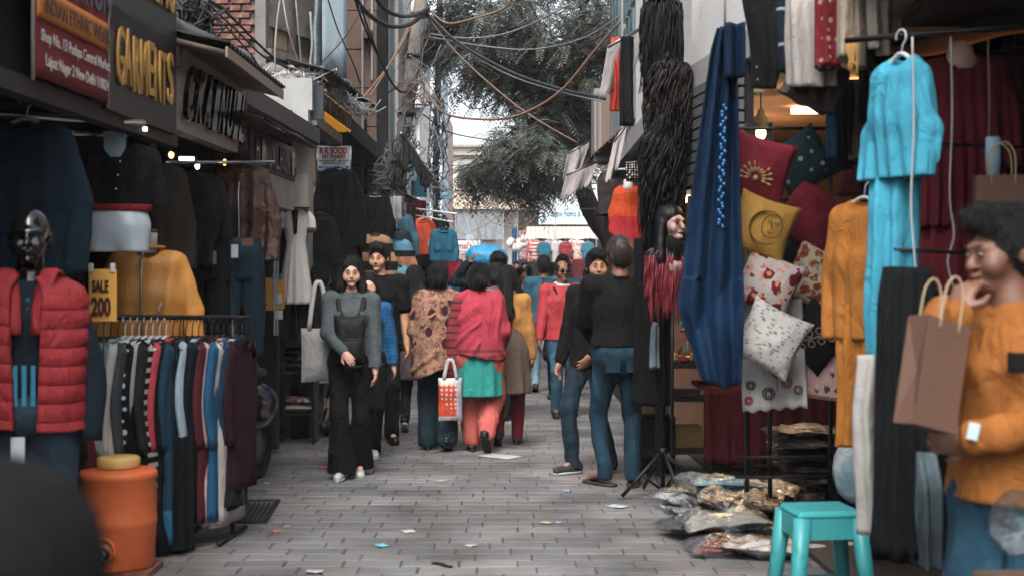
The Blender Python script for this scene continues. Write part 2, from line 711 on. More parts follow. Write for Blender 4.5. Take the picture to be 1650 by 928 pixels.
# ------------------------------------------------------------------ left row: open shops under big signs
A = tag(empty('shop_building', (XL(8) - 1.5, 8, 0)), 'open fronted clothes shops under the big signs on one side of the street', 'building')
A.location = (0, 0, 0)
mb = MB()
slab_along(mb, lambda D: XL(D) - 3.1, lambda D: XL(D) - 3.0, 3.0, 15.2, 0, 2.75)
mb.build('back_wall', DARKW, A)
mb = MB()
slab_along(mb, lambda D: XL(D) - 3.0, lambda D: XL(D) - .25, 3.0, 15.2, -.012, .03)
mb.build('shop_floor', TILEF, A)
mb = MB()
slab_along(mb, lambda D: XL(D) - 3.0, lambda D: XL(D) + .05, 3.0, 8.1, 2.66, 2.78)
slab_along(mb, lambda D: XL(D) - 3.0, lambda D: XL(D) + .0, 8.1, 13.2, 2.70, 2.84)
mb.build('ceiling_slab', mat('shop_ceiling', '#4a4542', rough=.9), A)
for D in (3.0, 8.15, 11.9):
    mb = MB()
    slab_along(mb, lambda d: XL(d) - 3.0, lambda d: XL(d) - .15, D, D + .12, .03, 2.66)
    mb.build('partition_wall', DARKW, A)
mb = MB()
slab_along(mb, lambda D: XL(D) - .06, lambda D: XL(D) + .02, 3.0, 8.1, 2.21, 2.29)
mb.build('fascia_beam', mat('fascia', '#2b2523', rough=.7), A)
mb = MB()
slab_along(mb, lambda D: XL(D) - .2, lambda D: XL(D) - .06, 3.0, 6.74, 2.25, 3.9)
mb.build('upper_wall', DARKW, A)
# roof clutter: rolled tin shade above the sign end
mb = MB()
mb.tube(spline([(XL(8.2) - .1, 8.2, 2.92), (XL(9.6) - .02, 9.6, 2.96), (XL(9.9), 9.95, 2.97)], 12), .085, .06, n=14, ref=(0, 0, 1))
mb.build('rolled_shade', mat('shade_roll', '#46443f', rough=.4, metal=.3, var=.3), A)


# ------------------------------------------------------------------ signs on the left row
def frame_on_left(D, out=0., z=0.):
    """Empty on the left facade line whose local +X runs up the street and local -Y faces the street"""
    return Vector((XL(D) + out, D, z))


SRZ = math.atan2(1, .028)      # local x -> up-street direction
YEL = paint('#b98420', .5, var=.25, coat=.2)
# maroon banner
W = .95
b = tag(empty('banner_sign', frame_on_left(5.74, .06, 2.29), SRZ), 'maroon ethnic wear banner with an orange band and white address lines', 'sign')
mb = MB()
mb.sheet(lambda u, v: (u * W, -.003 * np.sin(u * 9) * (1 - v), v * .98), 24, 20, .006)
mb.build('sheet', cloth('#7a2a2c', wr=.25, var=.15), b)
mb = MB()
mb.sheet(lambda u, v: (u * (W - .03) + .015, -.0075 - 0 * u, .24 + v * .13), 24, 6, .005)
mb.build('orange_band', cloth('#b8691e', wr=.1), b)
LETW = paint('#c8c0b8', .6)
text('lettering', 'CREATION', .22, paint('#39515f', .5), b, (.14, -.012, .41), width=.83, bold=.004, depth=.001)
text('lettering', 'INDIAN ETHNIC WEAR', .10, paint('#2a1d16', .6), b, (.08, -.014, .27), width=.85, depth=.001)
text('lettering', 'Shop No. 13 Pushpa Central Market', .07, LETW, b, (.05, -.012, .15), width=.9, bold=.0006, depth=.001)
text('lettering', 'Lajpat Nagar 2 New Delhi 110024', .07, LETW, b, (.1, -.012, .055), width=.83, bold=.0006, depth=.001)
mb = MB()
for x_ in (-.01, W + .01):
    mb = MB()
    mb.bar((x_, 0, -.02), (x_, 0, 1.0), .008)
    mb.build('side_cord', cloth('#8f8a82'), b)
# black board with yellow letters
b = tag(empty('shop_sign', frame_on_left(6.74, .05, 2.27), SRZ), 'black signboard with raised yellow GARMENTS lettering', 'sign')
mb = MB()
bx(mb, 0, 1.22, 0, .09, 0, 1.22)
mb.build('board', mat('sign_black', '#171614', rough=.45, var=.2), b)
for i, ch in enumerate('GARMENTS'):
    text('letter', ch, .40, YEL, b, (.09 + i * .128, -.012, .14 + .012 * math.sin(i * 2)), width=.108, bold=.003, depth=.010)
for i, ch in enumerate('MEENU'):
    text('letter', ch, .42, YEL, b, (.34 + i * .166, -.012, .66), width=.128, bold=.003, depth=.010)
# cream board with dark mirror letters, under a projecting canopy
b = tag(empty('shop_sign', frame_on_left(8.0, .0, 2.32), SRZ), 'cream signboard with dark mirror finish letters', 'sign')
mb = MB()
v = [(0, 0, 0), (1.72, 0, 0), (1.72, -.06, .42), (0, -.04, .50), (0, .09, 0), (1.72, .09, 0), (1.72, .09, .42), (0, .09, .50)]
mb.add(v, [(0, 1, 2, 3), (5, 4, 7, 6), (1, 5, 6, 2), (4, 0, 3, 7), (3, 2, 6, 7), (4, 5, 1, 0)], 0, False)
mb.build('board', CREAM, b)
MIR = mat('mirror_letter', '#2a211c', rough=.12, metal=.85, var=.5, vs=16., bump=.3, bs=14.)
for i, ch in enumerate('CKAINUIL'):
    o = text('letter', ch, .43, MIR, b, (.12 + i * .19, -.045 - .006 * (i % 3), .07), width=.155, bold=.008, depth=.03)
    o.rotation_euler = (R(7), 0, 0)
mb = MB()
bx(mb, 1.725, 1.76, -.06, .09, .02, .42)
mb.build('slatted_end', mat('wood_end', '#5d4433', rough=.6, pat=('stripe', 2, 18., .4, '#3c2a20')), b)
c = tag(empty('sign_canopy', frame_on_left(7.98, 0, 2.82), SRZ), 'brown projecting canopy over the cream signboard', 'canopy')
mb = MB()
mb.sheet(lambda u, v: (u * 1.66, .2 - v * .52, .04 - v * .13 - u * .03), 4, 4, .03)
mb.build('panel', mat('canopy_panel', '#54453c', rough=.6, var=.2), c)
mb = MB()
mb.sheet(lambda u, v: (u * 1.70, .24 - v * .58, .095 - v * .13 - u * .03 + .014 * np.sin(u * 110)), 140, 3, .004)
mb.build('corrugated_sheet', TIN, c)
mb = MB()
mb.box((.83, -.328, -.1), (1.67, .012, .06), rot=(0, .018, 0))
mb.build('edge_trim', paint('#8a7768', .6), c)
# small red letter sign and its canopy
b = tag(empty('shop_sign', frame_on_left(10.0, .03, 2.26), SRZ), 'small dark signboard with a row of narrow red letters', 'sign')
mb = MB()
bx(mb, 0, 1.75, 0, .12, .0, .27)
mb.build('board', mat('sign_black', '#171614', rough=.45, var=.2), b)
REDL = mat('red_mirror', '#6e2a25', rough=.2, metal=.6, var=.4, vs=14.)
for i, ch in enumerate('HINUNLHUNIH'):
    text('letter', ch, .27, REDL, b, (.10 + i * .148, -.015, .035), width=.10, bold=.003, depth=.015)
mb = MB()
bx(mb, 0, 1.75, .01, .11, -.24, -.003)
mb.build('white_fascia', mat('fascia_panels', '#8d8a86', rough=.5, var=.3, pat=('stripe', 0, 2.1, .04, '#4a4846')), b)
c = tag(empty('sign_canopy', frame_on_left(9.5, .0, 2.64), SRZ), 'grey tarp canopy sagging over the red letter sign', 'canopy')
mb = MB()
mb.sheet(lambda u, v: (u * 1.95, .15 - v * .38, .02 - v * .13 - .02 * np.sin(u * 7) * v - u * .01), 24, 8, .012)
mb.build('tarp', cloth('#77706a', wr=.6), c)
mb = MB()
mb.tube(spline([(0, -.235, -.11), (1., -.235, -.115), (1.95, -.235, -.12)], 6), .012, n=6)
mb.build('edge_pipe', TIN, c)

# ------------------------------------------------------------------ left, second building: brick end wall and window
Bd = tag(empty('brick_building'), 'old brick house with a blind drawn in its upper window', 'building')
D0 = 16.0
bx0, bx1 = XP(300, D0), XP(421, D0)
mb = MB()
bx(mb, bx0 - 3, bx1, D0 + .05, D0 + 4, 3.0, 7.5)
mb.build('wall', mat('mortar', '#6b625a', rough=.95, var=.4, vs=8., bump=.6, bs=30.), Bd)
bm_ = []
for i in range(4):
    q = MB().rbox((0, 0, 0), (.22 - .012 * (i % 2), .07, .066 - .004 * (i // 2)), .007)
    q.v[0] = q.v[0] + np.stack([sines(q.v[0], i * 3 + k, 30.) for k in range(3)], 1) * .004
    o = q.build('brick', mat('brick_red', '#6d4539', rough=.92, var=.35, vs=9., bump=.7, bs=45., pat=[('objvar', '#53332a', .8), ('blotch', 7., .63, '#8f7466')]))
    bm_.append(o.data)
    bpy.data.objects.remove(o)
z = 3.06
r_ = 0
while z < 4.95:
    x = bx1 - .12 - (r_ % 2) * .12
    if r_ % 3 == 0:
        x += .02
    while x > bx0:
        if random.random() > .04:
            link('brick', random.choice(bm_), Bd, (x + random.uniform(-.006, .006), D0 + .03 + random.uniform(-.012, .008), z + random.uniform(-.003, .003)), random.uniform(-.03, .03))
        x -= .236
    z += .0795
    r_ += 1
# cement pillar strip beside the bricks and the rubble ledge
mb = MB()
bx(mb, bx1 - .06, bx1 + .06, D0 - .06, D0 + .3, 3.3, 7.5)
mb.build('cement_strip', CONC, Bd)
A0, A1 = P(421, 60, D0), P(515, 84, D0 + 1.3)
u = Vector((A1.x - A0.x, A1.y - A0.y, 0))
wl_ = u.length
rzw = math.atan2(u.y, u.x)
ww = empty('window_bay', (A0.x, A0.y, 0), rzw)
ww.parent = Bd
mb = MB()
bx(mb, 0, wl_, 0, .1, 4.32, 7.5)
bx(mb, 0, wl_, 0, .1, 3.0, 3.95)
mb.build('bay_wall', CONC, ww)
for i, (a, c_) in enumerate(((.02, .5), (.52, .98))):
    mb = MB()
    for k in range(2):
        aa = a * wl_ + k * (c_ - a) * wl_ * .5
        bb = aa + (c_ - a) * wl_ * .5
        bx(mb, aa + .02, bb - .02, .05, .06, 4.05, 7.2)
    mb.build('pane', mat('blind', '#8d7a5c' if i == 0 else '#3d3a33', rough=.5, var=.3, pat=('stripe', 2, 3.2, .16, '#4e4234')), ww)
mb = MB()
for a in (0, .5, .97):
    bx(mb, a * wl_, a * wl_ + .05, -.03, .1, 4.02, 7.3)
mb.build('window_frame', mat('old_wood', '#4a3a30', rough=.8, var=.4), ww)
mb = MB()
bx(mb, -.02, wl_ + .05, -.14, .12, 3.94, 4.03)
mb.build('window_sill', mat('wood_sill', '#6b5d50', rough=.9, var=.4), ww)
# rubble ledge below
mb = MB()
p0, p1 = P(405, 120, 15.6), P(525, 122, 15.8)
for i in range(60):
    t = random.random()
    x = p0.x + (p1.x - p0.x) * t
    zz = 3.35 + random.random() * .55 * (1 - .4 * t)
    s_ = random.uniform(.05, .16)
    mb.ell((x, 15.72 + random.uniform(-.05, .2), zz), (s_ * 1.3, s_ * .8, s_ * .7), 7, 5, jit=.25, seed=i)
mb.build('rubble_ledge', CONC, Bd)
mb = MB()
bx(mb, p0.x - .2, p1.x, 15.7, 16.2, 3.25, 3.8)
mb.build('ledge', CONC, Bd)
# white box front below the ledge, window and pillar of the framer's shop
Bf = tag(empty('framing_shop'), 'picture framing shop with white pillar and small dark window', 'building')
D1 = 13.1
part('white_front', WHITE, Bf, (XP(405, D1), XP(503, D1), D1, D1 + .3, ZP(178, D1), ZP(126, D1)))
part('wall', mat('grey_plaster', '#5e5b58', rough=.9), Bf, (XP(330, D1), XP(478, D1), D1 + .12, D1 + .3, 0, ZP(180, D1)))
part('pillar', WHITE, Bf, (XP(474, D1), XP(499, D1), D1 - .1, D1 + .25, 1.3, ZP(178, D1)))
part('pillar_base', DARKW, Bf, (XP(472, D1), XP(501, D1), D1 - .11, D1 + .26, 0, 1.3))
part('meter_box', paint('#9d968c', .6), Bf, (XP(474, 12.8), XP(497, 12.8), 12.75, 12.98, ZP(334, 12.8), ZP(282, 12.8)))
wf = part('window', WHITE, Bf, (XP(430, D1), XP(482, D1), D1 + .0, D1 + .11, ZP(262, D1), ZP(190, D1)))
for i in range(2):
    for j in range(3):
        x0 = 436 + i * 21
        y0 = 195 + j * 22
        part('pane', GLASSD, wf, (XP(x0, D1), XP(x0 + 18, D1), D1 - .012, D1 + .01, ZP(y0 + 19, D1), ZP(y0, D1)))
part('soffit', mat('soffit', '#807a75', rough=.8), Bf, (XP(500, 13.2) - .1, XP(500, 13.2) + .06, 13.2, 15.2, 2.88, 2.98))
part('shop_back', DARKW, Bf, (XL(15) - 2.2, XL(15) - .5, 17.3, 17.4, 0, 3.0))
part('upper_front', DARKW, Bf, (XL(15) - .6, XL(15) - .12, 13.3, 20.5, 3.1, 3.3))
part('inner_wall', DARKW, Bf, (XL(15) - 1.2, XL(15) - 1.1, 14.95, 20.5, 0, 3.0))
o = MB()
bx(o, 0, .06, 0, .01, 0, .03)
lampd = tag(MB().lathe([(.0, .03), (.05, .02), (.07, 0), (.06, -.012), (0, -.015)], 16).build('downlight', mat('lamp_glow', '#fff4e0', emis=6., var=0, bump=0), None, tuple(P(492, 211, 13.0))), 'small round lamp lit under the framing shop soffit', 'lamp')
# yellow sign with black strokes on the framing shop
b = tag(empty('shop_sign', (XL(13.25) + .01, 13.25, 3.01), SRZ), 'yellow signboard with added glow and slanting black letters above the framing shop', 'sign')
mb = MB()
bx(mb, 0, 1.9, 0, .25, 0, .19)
mb.build('box', mat('added_glow_yellow', '#c98a22', rough=.5, var=.3, vs=5., emis=.22), b)  # weak glow added to brighten the board in the awning's shade
for i, ch in enumerate('NIWWALKNIIW'):
    text('letter', ch, .21, paint('#2a2118', .5), b, (.08 + i * .165, -.012, .02), width=.09, depth=.02, bold=.004)
mb = MB()
bx(mb, -.06, 0, -.02, .27, -.08, .24)
mb.build('end_board', mat('navy_board', '#1c2730', rough=.6), b)
# R K SOOD sign
b = tag(empty('hanging_sign', tuple(P(511, 275, 15.0))), 'white hanging sign for R K SOOD art framers', 'sign')
sw, sh = 54 / FPX * 15, 38.5 / FPX * 15
MB().rbox((sw / 2, .015, sh / 2), (sw, .03, sh), .012).build('panel', paint('#b9bcbc', .45, var=.08), b)
mb = MB()
for (a, c_) in (((0, 0), (sw, 0)), ((sw, 0), (sw, sh)), ((sw, sh), (0, sh)), ((0, sh), (0, 0))):
    mb.bar((a[0], .012, a[1]), (c_[0], .012, c_[1]), .008)
mb.build('rim', CHROME, b)
SRED = paint('#8e2226', .5)
text('lettering', 'R K SOOD', .085, SRED, b, (.025, -.004, .178), width=.29, bold=.004)
text('lettering', 'ART FRAMERS', .055, SRED, b, (.05, -.004, .128), width=.25, bold=.002)
text('lettering', '15 AL CENTRAL MARKET, PUSHPA MARKET', .03, paint('#2a2a2a'), b, (.02, -.004, .092), width=.31)
text('lettering', 'LAJPAT NAGAR-II  N. DELHI', .03, paint('#2a2a2a'), b, (.05, -.004, .064), width=.25)
part('blue_strip', paint('#1f6a8c'), b, (.014, sw - .014, -.004, .003, .02, .05))
text('lettering', 'TEL NO. 011-29838180', .026, paint('#c6ccd0'), b, (.05, -.007, .026), width=.25)
mb = MB()
mb.bar((sw * .9, .02, sh), (sw * .9, .02, sh + .5), .008)
mb.build('hanger_rod', BLACKM, b)
# corrugated awning above, dark
c = tag(empty('tin_awning', (XL(13.0) - .12, 13.1, 3.44), SRZ), 'dark corrugated tin awning below the wood clad house', 'awning')
mb = MB()
mb.sheet(lambda u, v: (u * 3.3, .2 - v * .45, .05 - v * .13 + u * .06 + .014 * np.sin(u * 100) ), 160, 3, .006)
mb.build('sheet', TIN, c)
c = tag(empty('tarp_awning', (XL(16) + .02, 16.2, 3.1), SRZ), 'torn grey tarp awning hanging from a long pipe', 'awning')
mb = MB()
mb.bar((0, -.42, .0), (5.4, -.30, -.08), .022)
mb.build('pipe', metal('#7b7d80', .4), c)
mb = MB()
for i in range(6):
    x0 = .1 + i * .88
    hh = random.uniform(.22, .4)
    mb.sheet(lambda u, v, x0=x0, hh=hh: (x0 + u * .8, -.42 + x0 * .02 + .03 * np.sin(u * 8 + x0) * v, -.01 - x0 * .015 - v * hh * (.75 + .3 * np.sin(u * 2.6 + x0 * 2))), 12, 8, .006)
mb.build('valance', cloth('#55524f', wr=.6), c)

# ------------------------------------------------------------------ white printed panel, wood clad house, glass house
b = tag(empty('printed_panel', tuple(P(519, 112, 16.9))), 'tall pale blue printed flex panel beside the brick house', 'sign')
mb = MB()
mb.sheet(lambda u, v: (u * 31 / FPX * 16.9, .5 * u, v * 3.2 - u * .04), 6, 12, .02)
mb.build('panel', mat('flex_print', '#b4c6cc', rough=.4, var=.15, pat=[('blotch', 4., .64, '#7f959c'), ('blotch', 11., .7, '#8f9ba0')]), b)
mb = MB()
mb.bar((-.03, 0, -.3), (-.03, 0, 3.4), .03)
mb.build('post', mat('rust_post', '#5a4038', rough=.8), b)
b = tag(empty('duct_pipe', tuple(P(508, 118, 16.6))), 'dented silver duct running up beside the window', 'pipe')
MB().tube(spline([(0, 0, 0), (.01, 0, 1), (-.02, 0, 2.), (0, 0, 3.6)], 30), .055, n=12, jit=.012).build('duct', mat('foil', '#6f777a', rough=.3, metal=.8, var=.4, vs=20.), b)
Bw = tag(empty('wood_clad_house'), 'tall house clad in horizontal reddish wood boards', 'building')
D2 = 20.6
WOODP = mat('wood_cladding', '#7c6557', rough=.7, var=.25, vs=3., pat=[('grain', (1.2, 1.2, 38.), '#574238'), ('objvar', '#6c564a', .7)])
zz = ZP(330, D2)
wx0, wx1 = XP(540, D2), XP(607, D2)
part('wall', DARKW, Bw, (wx0 - 1.5, wx1 - .02, D2 + .04, D2 + 2.2, 0, 9.5))
k = 0
while zz < 9:
    hgt = .56
    bx_ = MB()
    bx_.rbox(((wx0 + wx1) / 2, 0, 0), (wx1 - wx0, .05, hgt - .012), .006)
    bx_.build('cladding_board', WOODP, Bw, (0, D2 + .0 + .004 * (k % 2), zz + hgt / 2))
    zz += hgt
    k += 1
part('white_trim', WHITE, Bw, (XP(583, 20.5), XP(586, 20.5), 20.46, 20.56, 2.0, 9))
part('white_trim', WHITE, Bw, (XP(598, 20.5), XP(601, 20.5), 20.46, 20.56, 4.3, 9))
wv = part('window', GLASSD, Bw, (XP(586.5, 20.5), XP(591, 20.5), 20.50, 20.57, 2.6, 3.9))
part('box', mat('brown_box', '#4e3d35'), Bw, (XP(586, 20.4), XP(600, 20.4), 20.3, 20.56, ZP(64, 20.4), ZP(50, 20.4)))
Bg = tag(empty('glass_front_house'), 'narrow house front of grey blue glass between white mullions', 'building')
D3 = 23
part('wall', PALE, Bg, (XP(560, D3), XP(641, D3), D3 + .08, D3 + 3, 0, 9.5))
for i, (a, c_) in enumerate(((607, 611), (613, 620), (622, 626), (628, 634))):
    for (z0, z1) in ((2.0, 4.9), (4.98, 7.3), (7.4, 9.3)):
        part('pane', mat('blue_glass', '#5b6f7a', rough=.15, var=.2, vs=1.5), Bg, (XP(a, D3), XP(c_, D3), D3 + .03, D3 + .09, z0, z1))
for a in (604, 611.4, 620.4, 626.4, 634.5):
    part('mullion', WHITE, Bg, (XP(a, D3), XP(a + 1.6, D3), D3 - .03, D3 + .07, 1.8, 9.4))
part('mezzanine_sign', PALE, Bg, (XP(598, D3), XP(625, D3), D3 - .2, D3 - .05, ZP(190, D3), ZP(180, D3)))
b = tag(empty('vertical_sign', tuple(P(627, 190, 23.6))), 'tall vertical sign in white, blue and red behind the pole', 'sign')
mb = MB()
bx(mb, 0, 18 / FPX * 23.6, 0, .08, 0, 1.6)
mb.build('panel', paint('#b9c0c4'), b)
mb = MB()
mb.prism([(0, .1), (.07, .2), (.07, .75), (0, .55)], -.012, -.001)
mb.prism([(0, 1.0), (.06, .95), (.1, 1.3), (0, 1.4)], -.012, -.001)
mb.build('blue_mark', paint('#1f6796'), b)
mb = MB()
mb.prism([(.09, .55), (.17, .6), (.17, .9), (.1, .8)], -.012, -.001)
mb.prism([(.11, 1.0), (.15, 1.0), (.17, 1.5), (.12, 1.4)], -.012, -.001)
mb.build('red_mark', paint('#9c2c28'), b)


# ------------------------------------------------------------------ far houses
def house(label, px0, px1, py_top, D, m, wins, trim=None, depth=4.):
    h = tag(empty('house'), label, 'house', 'houses further up the street')
    x0, x1 = XP(px0, D), XP(px1, D)
    part('wall', m, h, (x0, x1, D + .05, D + depth, 0, ZP(py_top, D)))
    for (a, c_, t, bt) in wins:
        w = part('window', WHITE, h, (XP(a, D), XP(c_, D), D - .03, D + .1, ZP(bt, D), ZP(t, D)))
        n = 2 if c_ - a > 7 else 1
        st = (c_ - a - 1.) / n
        for i in range(n):
            part('pane', mat('far_glass', '#7f8f96', rough=.2, var=.2), w, (XP(a + .8 + i * st, D), XP(a + i * st + st, D), D - .05, D + .0, ZP(bt - 1, D), ZP(t + 1, D)))
    for (t, bt) in trim or ():
        part('cornice', WHITE, h, (x0 - .1, x1 + .1, D - .25, D + .04, ZP(bt, D), ZP(t, D)))
    return h


house('narrow pale house with ladder like windows behind the pole', 640, 676, -40, 31, PALE,
      [(664, 670, 185, 210), (664, 670, 215, 250), (652, 660, 120, 160), (652, 660, 60, 100), (652, 660, 0, 40)], [(172, 176)])
house('pale blue house with white framed windows beside the cables', 672, 712, 70, 42, mat('paleblue', '#b9c6ca', rough=.9, var=.15),
      [(681, 690, 188, 216), (694, 704, 188, 216), (681, 690, 150, 176), (694, 704, 150, 176), (684, 689, 280, 320), (692, 697, 280, 320)], [(222, 226)])
house('tall pinkish house column beside the bright gap', 706, 722, 185, 47, mat('pinkish', '#b79d90', rough=.9, var=.2), [(711, 717, 200, 225)], [(188, 191)])
house('cream house with cornices at the end of the lane', 722, 800, 232, 66, mat('cream_plaster', '#d2c3b0', rough=.9, var=.2, vs=1.),
      [(738, 748, 262, 300), (756, 766, 262, 300), (774, 784, 262, 300)], [(234, 238), (248, 251)], 10)
house('white house behind the tree at the end of the lane', 790, 870, 270, 70, PALE, [(800, 812, 290, 330), (826, 838, 290, 330), (850, 862, 290, 330)], [(275, 279)], 10)
house('wide pale house behind the fabric shop sign', 865, 1100, 180, 75, PALE, [(880, 896, 215, 255), (910, 926, 215, 255), (940, 956, 215, 255), (970, 986, 215, 255)], [(290, 296)], 10)

# end-of-lane bridal shop with glass front and mannequins
S1 = tag(empty('bridal_shop'), 'bright glass fronted bridal shop at the end of the lane', 'shop')
D4 = 56
part('wall', PALE, S1, (XP(690, D4), XP(835, D4), D4 + 2, D4 + 2.2, 0, ZP(318, D4)))
part('lintel', mat('lintel', '#c4b39c', rough=.8), S1, (XP(690, D4), XP(835, D4), D4, D4 + 2, ZP(337, D4), ZP(322, D4)))
for a in (733, 772, 810):
    part('mullion', WHITE, S1, (XP(a, D4), XP(a + 2, D4), D4 + .1, D4 + .2, .2, ZP(337, D4)))
for a in (735.5, 774.5):
    part('pane', mat('shop_glass', '#aebcc2', rough=.1, var=.05, alpha=.25), S1, (XP(a, D4), XP(a + 36, D4), D4 + .14, D4 + .16, ZP(386, D4), ZP(338, D4)))
for i, (a, cc_) in enumerate(((745, '#6a3c40'), (757, '#b9c2c6'), (788, '#8b6a58'))):
    q = P(a, 390, 57)
    mm = tag(empty('mannequin', tuple(q)), ['far mannequin in a wine coloured dress behind glass', 'far mannequin in a pale gown behind glass', 'far mannequin in a brown dress behind glass'][i], 'mannequin', 'mannequins in the bridal shop')
    mb = MB()
    mb.tube([(0, 0, t) for t in np.linspace(0, 1.05, 10)], key([(0, .26), (.5, .15), (.7, .1), (.9, .13), (1, .04)], 10), fold=.06)
    mb.build('dress', cloth(cc_), mm)
    MB().ell((0, 0, 1.2), (.07, .08, .11), 10, 8).build('head', WHITE, mm)
b = tag(empty('shop_sign', tuple(P(731, 408, 55.5))), 'white shop board with red script beneath the bridal window', 'sign')
part('board', paint('#b8b6b2'), b, (0, 43 / FPX * 55.5, 0, .08, 0, 20 / FPX * 55.5))
text('lettering', "emal's", .34, paint('#8e2d33'), b, (.03, -.01, .17), width=.68, bold=.006)
text('lettering', 'making for W', .12, paint('#333333'), b, (.06, -.01, .04), width=.85)

# fabric shop at the end, with awning
S2 = tag(empty('fabric_shop'), 'fabric shop with a cream awning at the end of the lane', 'shop')
D5 = 45
part('wall', mat('shop_dark', '#2c2a29', rough=.9), S2, (XP(835, D5), XP(1010, D5), D5 + 1.2, D5 + 1.4, 0, ZP(330, D5)))
mb = MB()
xa, xb = XP(849, D5), XP(960, D5)
mb.sheet(lambda u, v: (xa + u * (xb - xa) + (v - .0) * (u - .5) * .25, D5 + .9 - v * 1.0, ZP(364, D5) - v * .42 - .02 * np.sin(u * 20) * v), 40, 8, .02)
mb.build('awning', cloth('#b9aca0', wr=.2, pat=('stripe', 0, 7., .5, '#a5988c')), S2)
part('post', WHITE, S2, (XP(894, D5), XP(895.5, D5), D5 - .1, D5 - .05, 0, ZP(335, D5)))
part('post', WHITE, S2, (XP(960, D5), XP(961.5, D5), D5 - .1, D5 - .05, 0, ZP(335, D5)))
part('rail', WHITE, S2, (XP(800, D5), XP(1000, D5), D5 - .1, D5 - .06, ZP(338.5, D5), ZP(337, D5)))
b = tag(empty('shop_sign', tuple(P(868, 362, 46))), 'white board reading Cotton Fabrics in teal script', 'sign')
part('board', paint('#c3c9ca', .6, var=.08), b, (0, 130 / FPX * 46, 0, .1, 0, 30 / FPX * 46))
text('lettering', 'Cotton Fabrics & Unstitched Suit', .26, paint('#2c7f8c'), b, (.34, -.012, .26), width=1.95, bold=.005)
mb = MB()
for i in range(5):
    mb.ell((.14 + .03 * (i % 3), -.012, .12 + .05 * i), (.05, .01, .03), 8, 6, rot=(0, i, 0))
mb.build('emblem', paint('#2c7f8c'), b)
b = tag(empty('upper_sign', tuple(P(868, 334, 47))), 'pale board with large faded letters above the fabric shop', 'sign')
part('board', paint('#bcc2c4', .6, var=.08), b, (0, 2.4, 0, .1, 0, .75))
text('lettering', 'RU', .5, paint('#84878a'), b, (.62, -.012, .2), width=.55, bold=.01)

# blue sign, left middle distance
b = tag(empty('shop_sign', tuple(P(655, 318, 26))), 'tall teal blue signboard with a white emblem behind the pole', 'sign')
part('board', paint('#12788f', .5, var=.15), b, (0, 33 / FPX * 26, 0, .1, 0, 54 / FPX * 26))
mb = MB()
mb.ell((.12, -.012, .38), (.075, .012, .11), 14, 8)
mb.build('emblem', paint('#a9c4cb'), b)
part('dark_strip', paint('#1c4860'), b, (.1, .15, -.03, -.0, .02, .3))
text('lettering', 'SG', .09, paint('#c6d4d8'), b, (.0, -.012, .05), width=.08)
b = tag(empty('shop_sign', tuple(P(697, 320, 33))), 'small light blue board hanging beyond the second pole', 'sign')
part('board', paint('#3f97a8', .5), b, (0, .42, 0, .05, 0, .2))
text('lettering', 'OFFER', .12, paint('#c6d4d8'), b, (.06, -.012, .05), width=.3)

# ------------------------------------------------------------------ right row: open shop under a pale building
Rb = tag(empty('right_building'), 'pale plastered building over the cushion and wig stalls', 'building')
mb = MB()
slab_along(mb, lambda D: 4.2, lambda D: 4.3, 3.0, 13.0, 0, 2.7)
mb.build('back_wall', mat('warm_wall', '#6a4a35', rough=.8, var=.3), Rb)
mb = MB()
slab_along(mb, lambda D: XR(D) + .25, lambda D: 4.2, 3.0, 13.0, -.012, .03)
mb.build('shop_floor', TILEF, Rb)
mb = MB()
slab_along(mb, lambda D: XR(D) + .45, lambda D: 4.3, 3.0, 10.0, 2.72, 2.86)
slab_along(mb, lambda D: XR(D) + .45, lambda D: 4.3, 10.0, 20.0, 2.72, 2.86)
mb.build('ceiling_slab', mat('warm_ceiling', '#b98055', rough=.8, var=.15), Rb)
mb = MB()
slab_along(mb, lambda D: XR(D) - .05, lambda D: XR(D) + .45, 3.0, 7.0, 2.70, 2.857)
slab_along(mb, lambda D: XR(D) - .05, lambda D: XR(D) + .45, 7.0, 10.0, 2.70, 2.857)
slab_along(mb, lambda D: XR(D) - .05, lambda D: XR(D) + .45, 10.0, 20.0, 2.70, 2.857)
mb.build('soffit_beam', mat('grey_soffit', '#8a8580', rough=.9, var=.25, vs=3.), Rb)
part('partition_wall', mat('warm_wall', '#6a4a35', rough=.8, var=.3), Rb, (XR(13) + .3, 4.2, 13.0, 13.15, 0, 2.72))
part('front_partition', DARKW, Rb, (2.3, 4.2, 2.9, 3.0, 0, 2.72))
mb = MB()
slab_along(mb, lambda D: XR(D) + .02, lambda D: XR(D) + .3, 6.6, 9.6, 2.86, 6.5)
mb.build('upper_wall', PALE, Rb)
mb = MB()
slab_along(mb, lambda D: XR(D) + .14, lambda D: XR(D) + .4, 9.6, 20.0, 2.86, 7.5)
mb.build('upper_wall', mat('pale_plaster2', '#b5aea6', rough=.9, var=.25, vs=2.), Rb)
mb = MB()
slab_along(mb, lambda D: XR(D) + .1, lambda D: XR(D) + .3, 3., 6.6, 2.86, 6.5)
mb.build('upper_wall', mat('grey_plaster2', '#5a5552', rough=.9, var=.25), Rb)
# louvred shutter panel above the wig stand: each slat
for i in range(9):
    z0 = 2.08 + i * .07
    q = MB()
    slab_along(q, lambda D: XR(D) - .06, lambda D: XR(D) - .03, 8.1, 9.6, z0, z0 + .055)
    q.build('shutter_slat', mat('shutter_grey', '#5d5c5a', rough=.6, metal=.3, var=.3), Rb)
mb = MB()
slab_along(mb, lambda D: XR(D) - .02, lambda D: XR(D) + .01, 8.05, 9.65, 2.06, 2.69)
mb.build('shutter_back', DARKW, Rb)
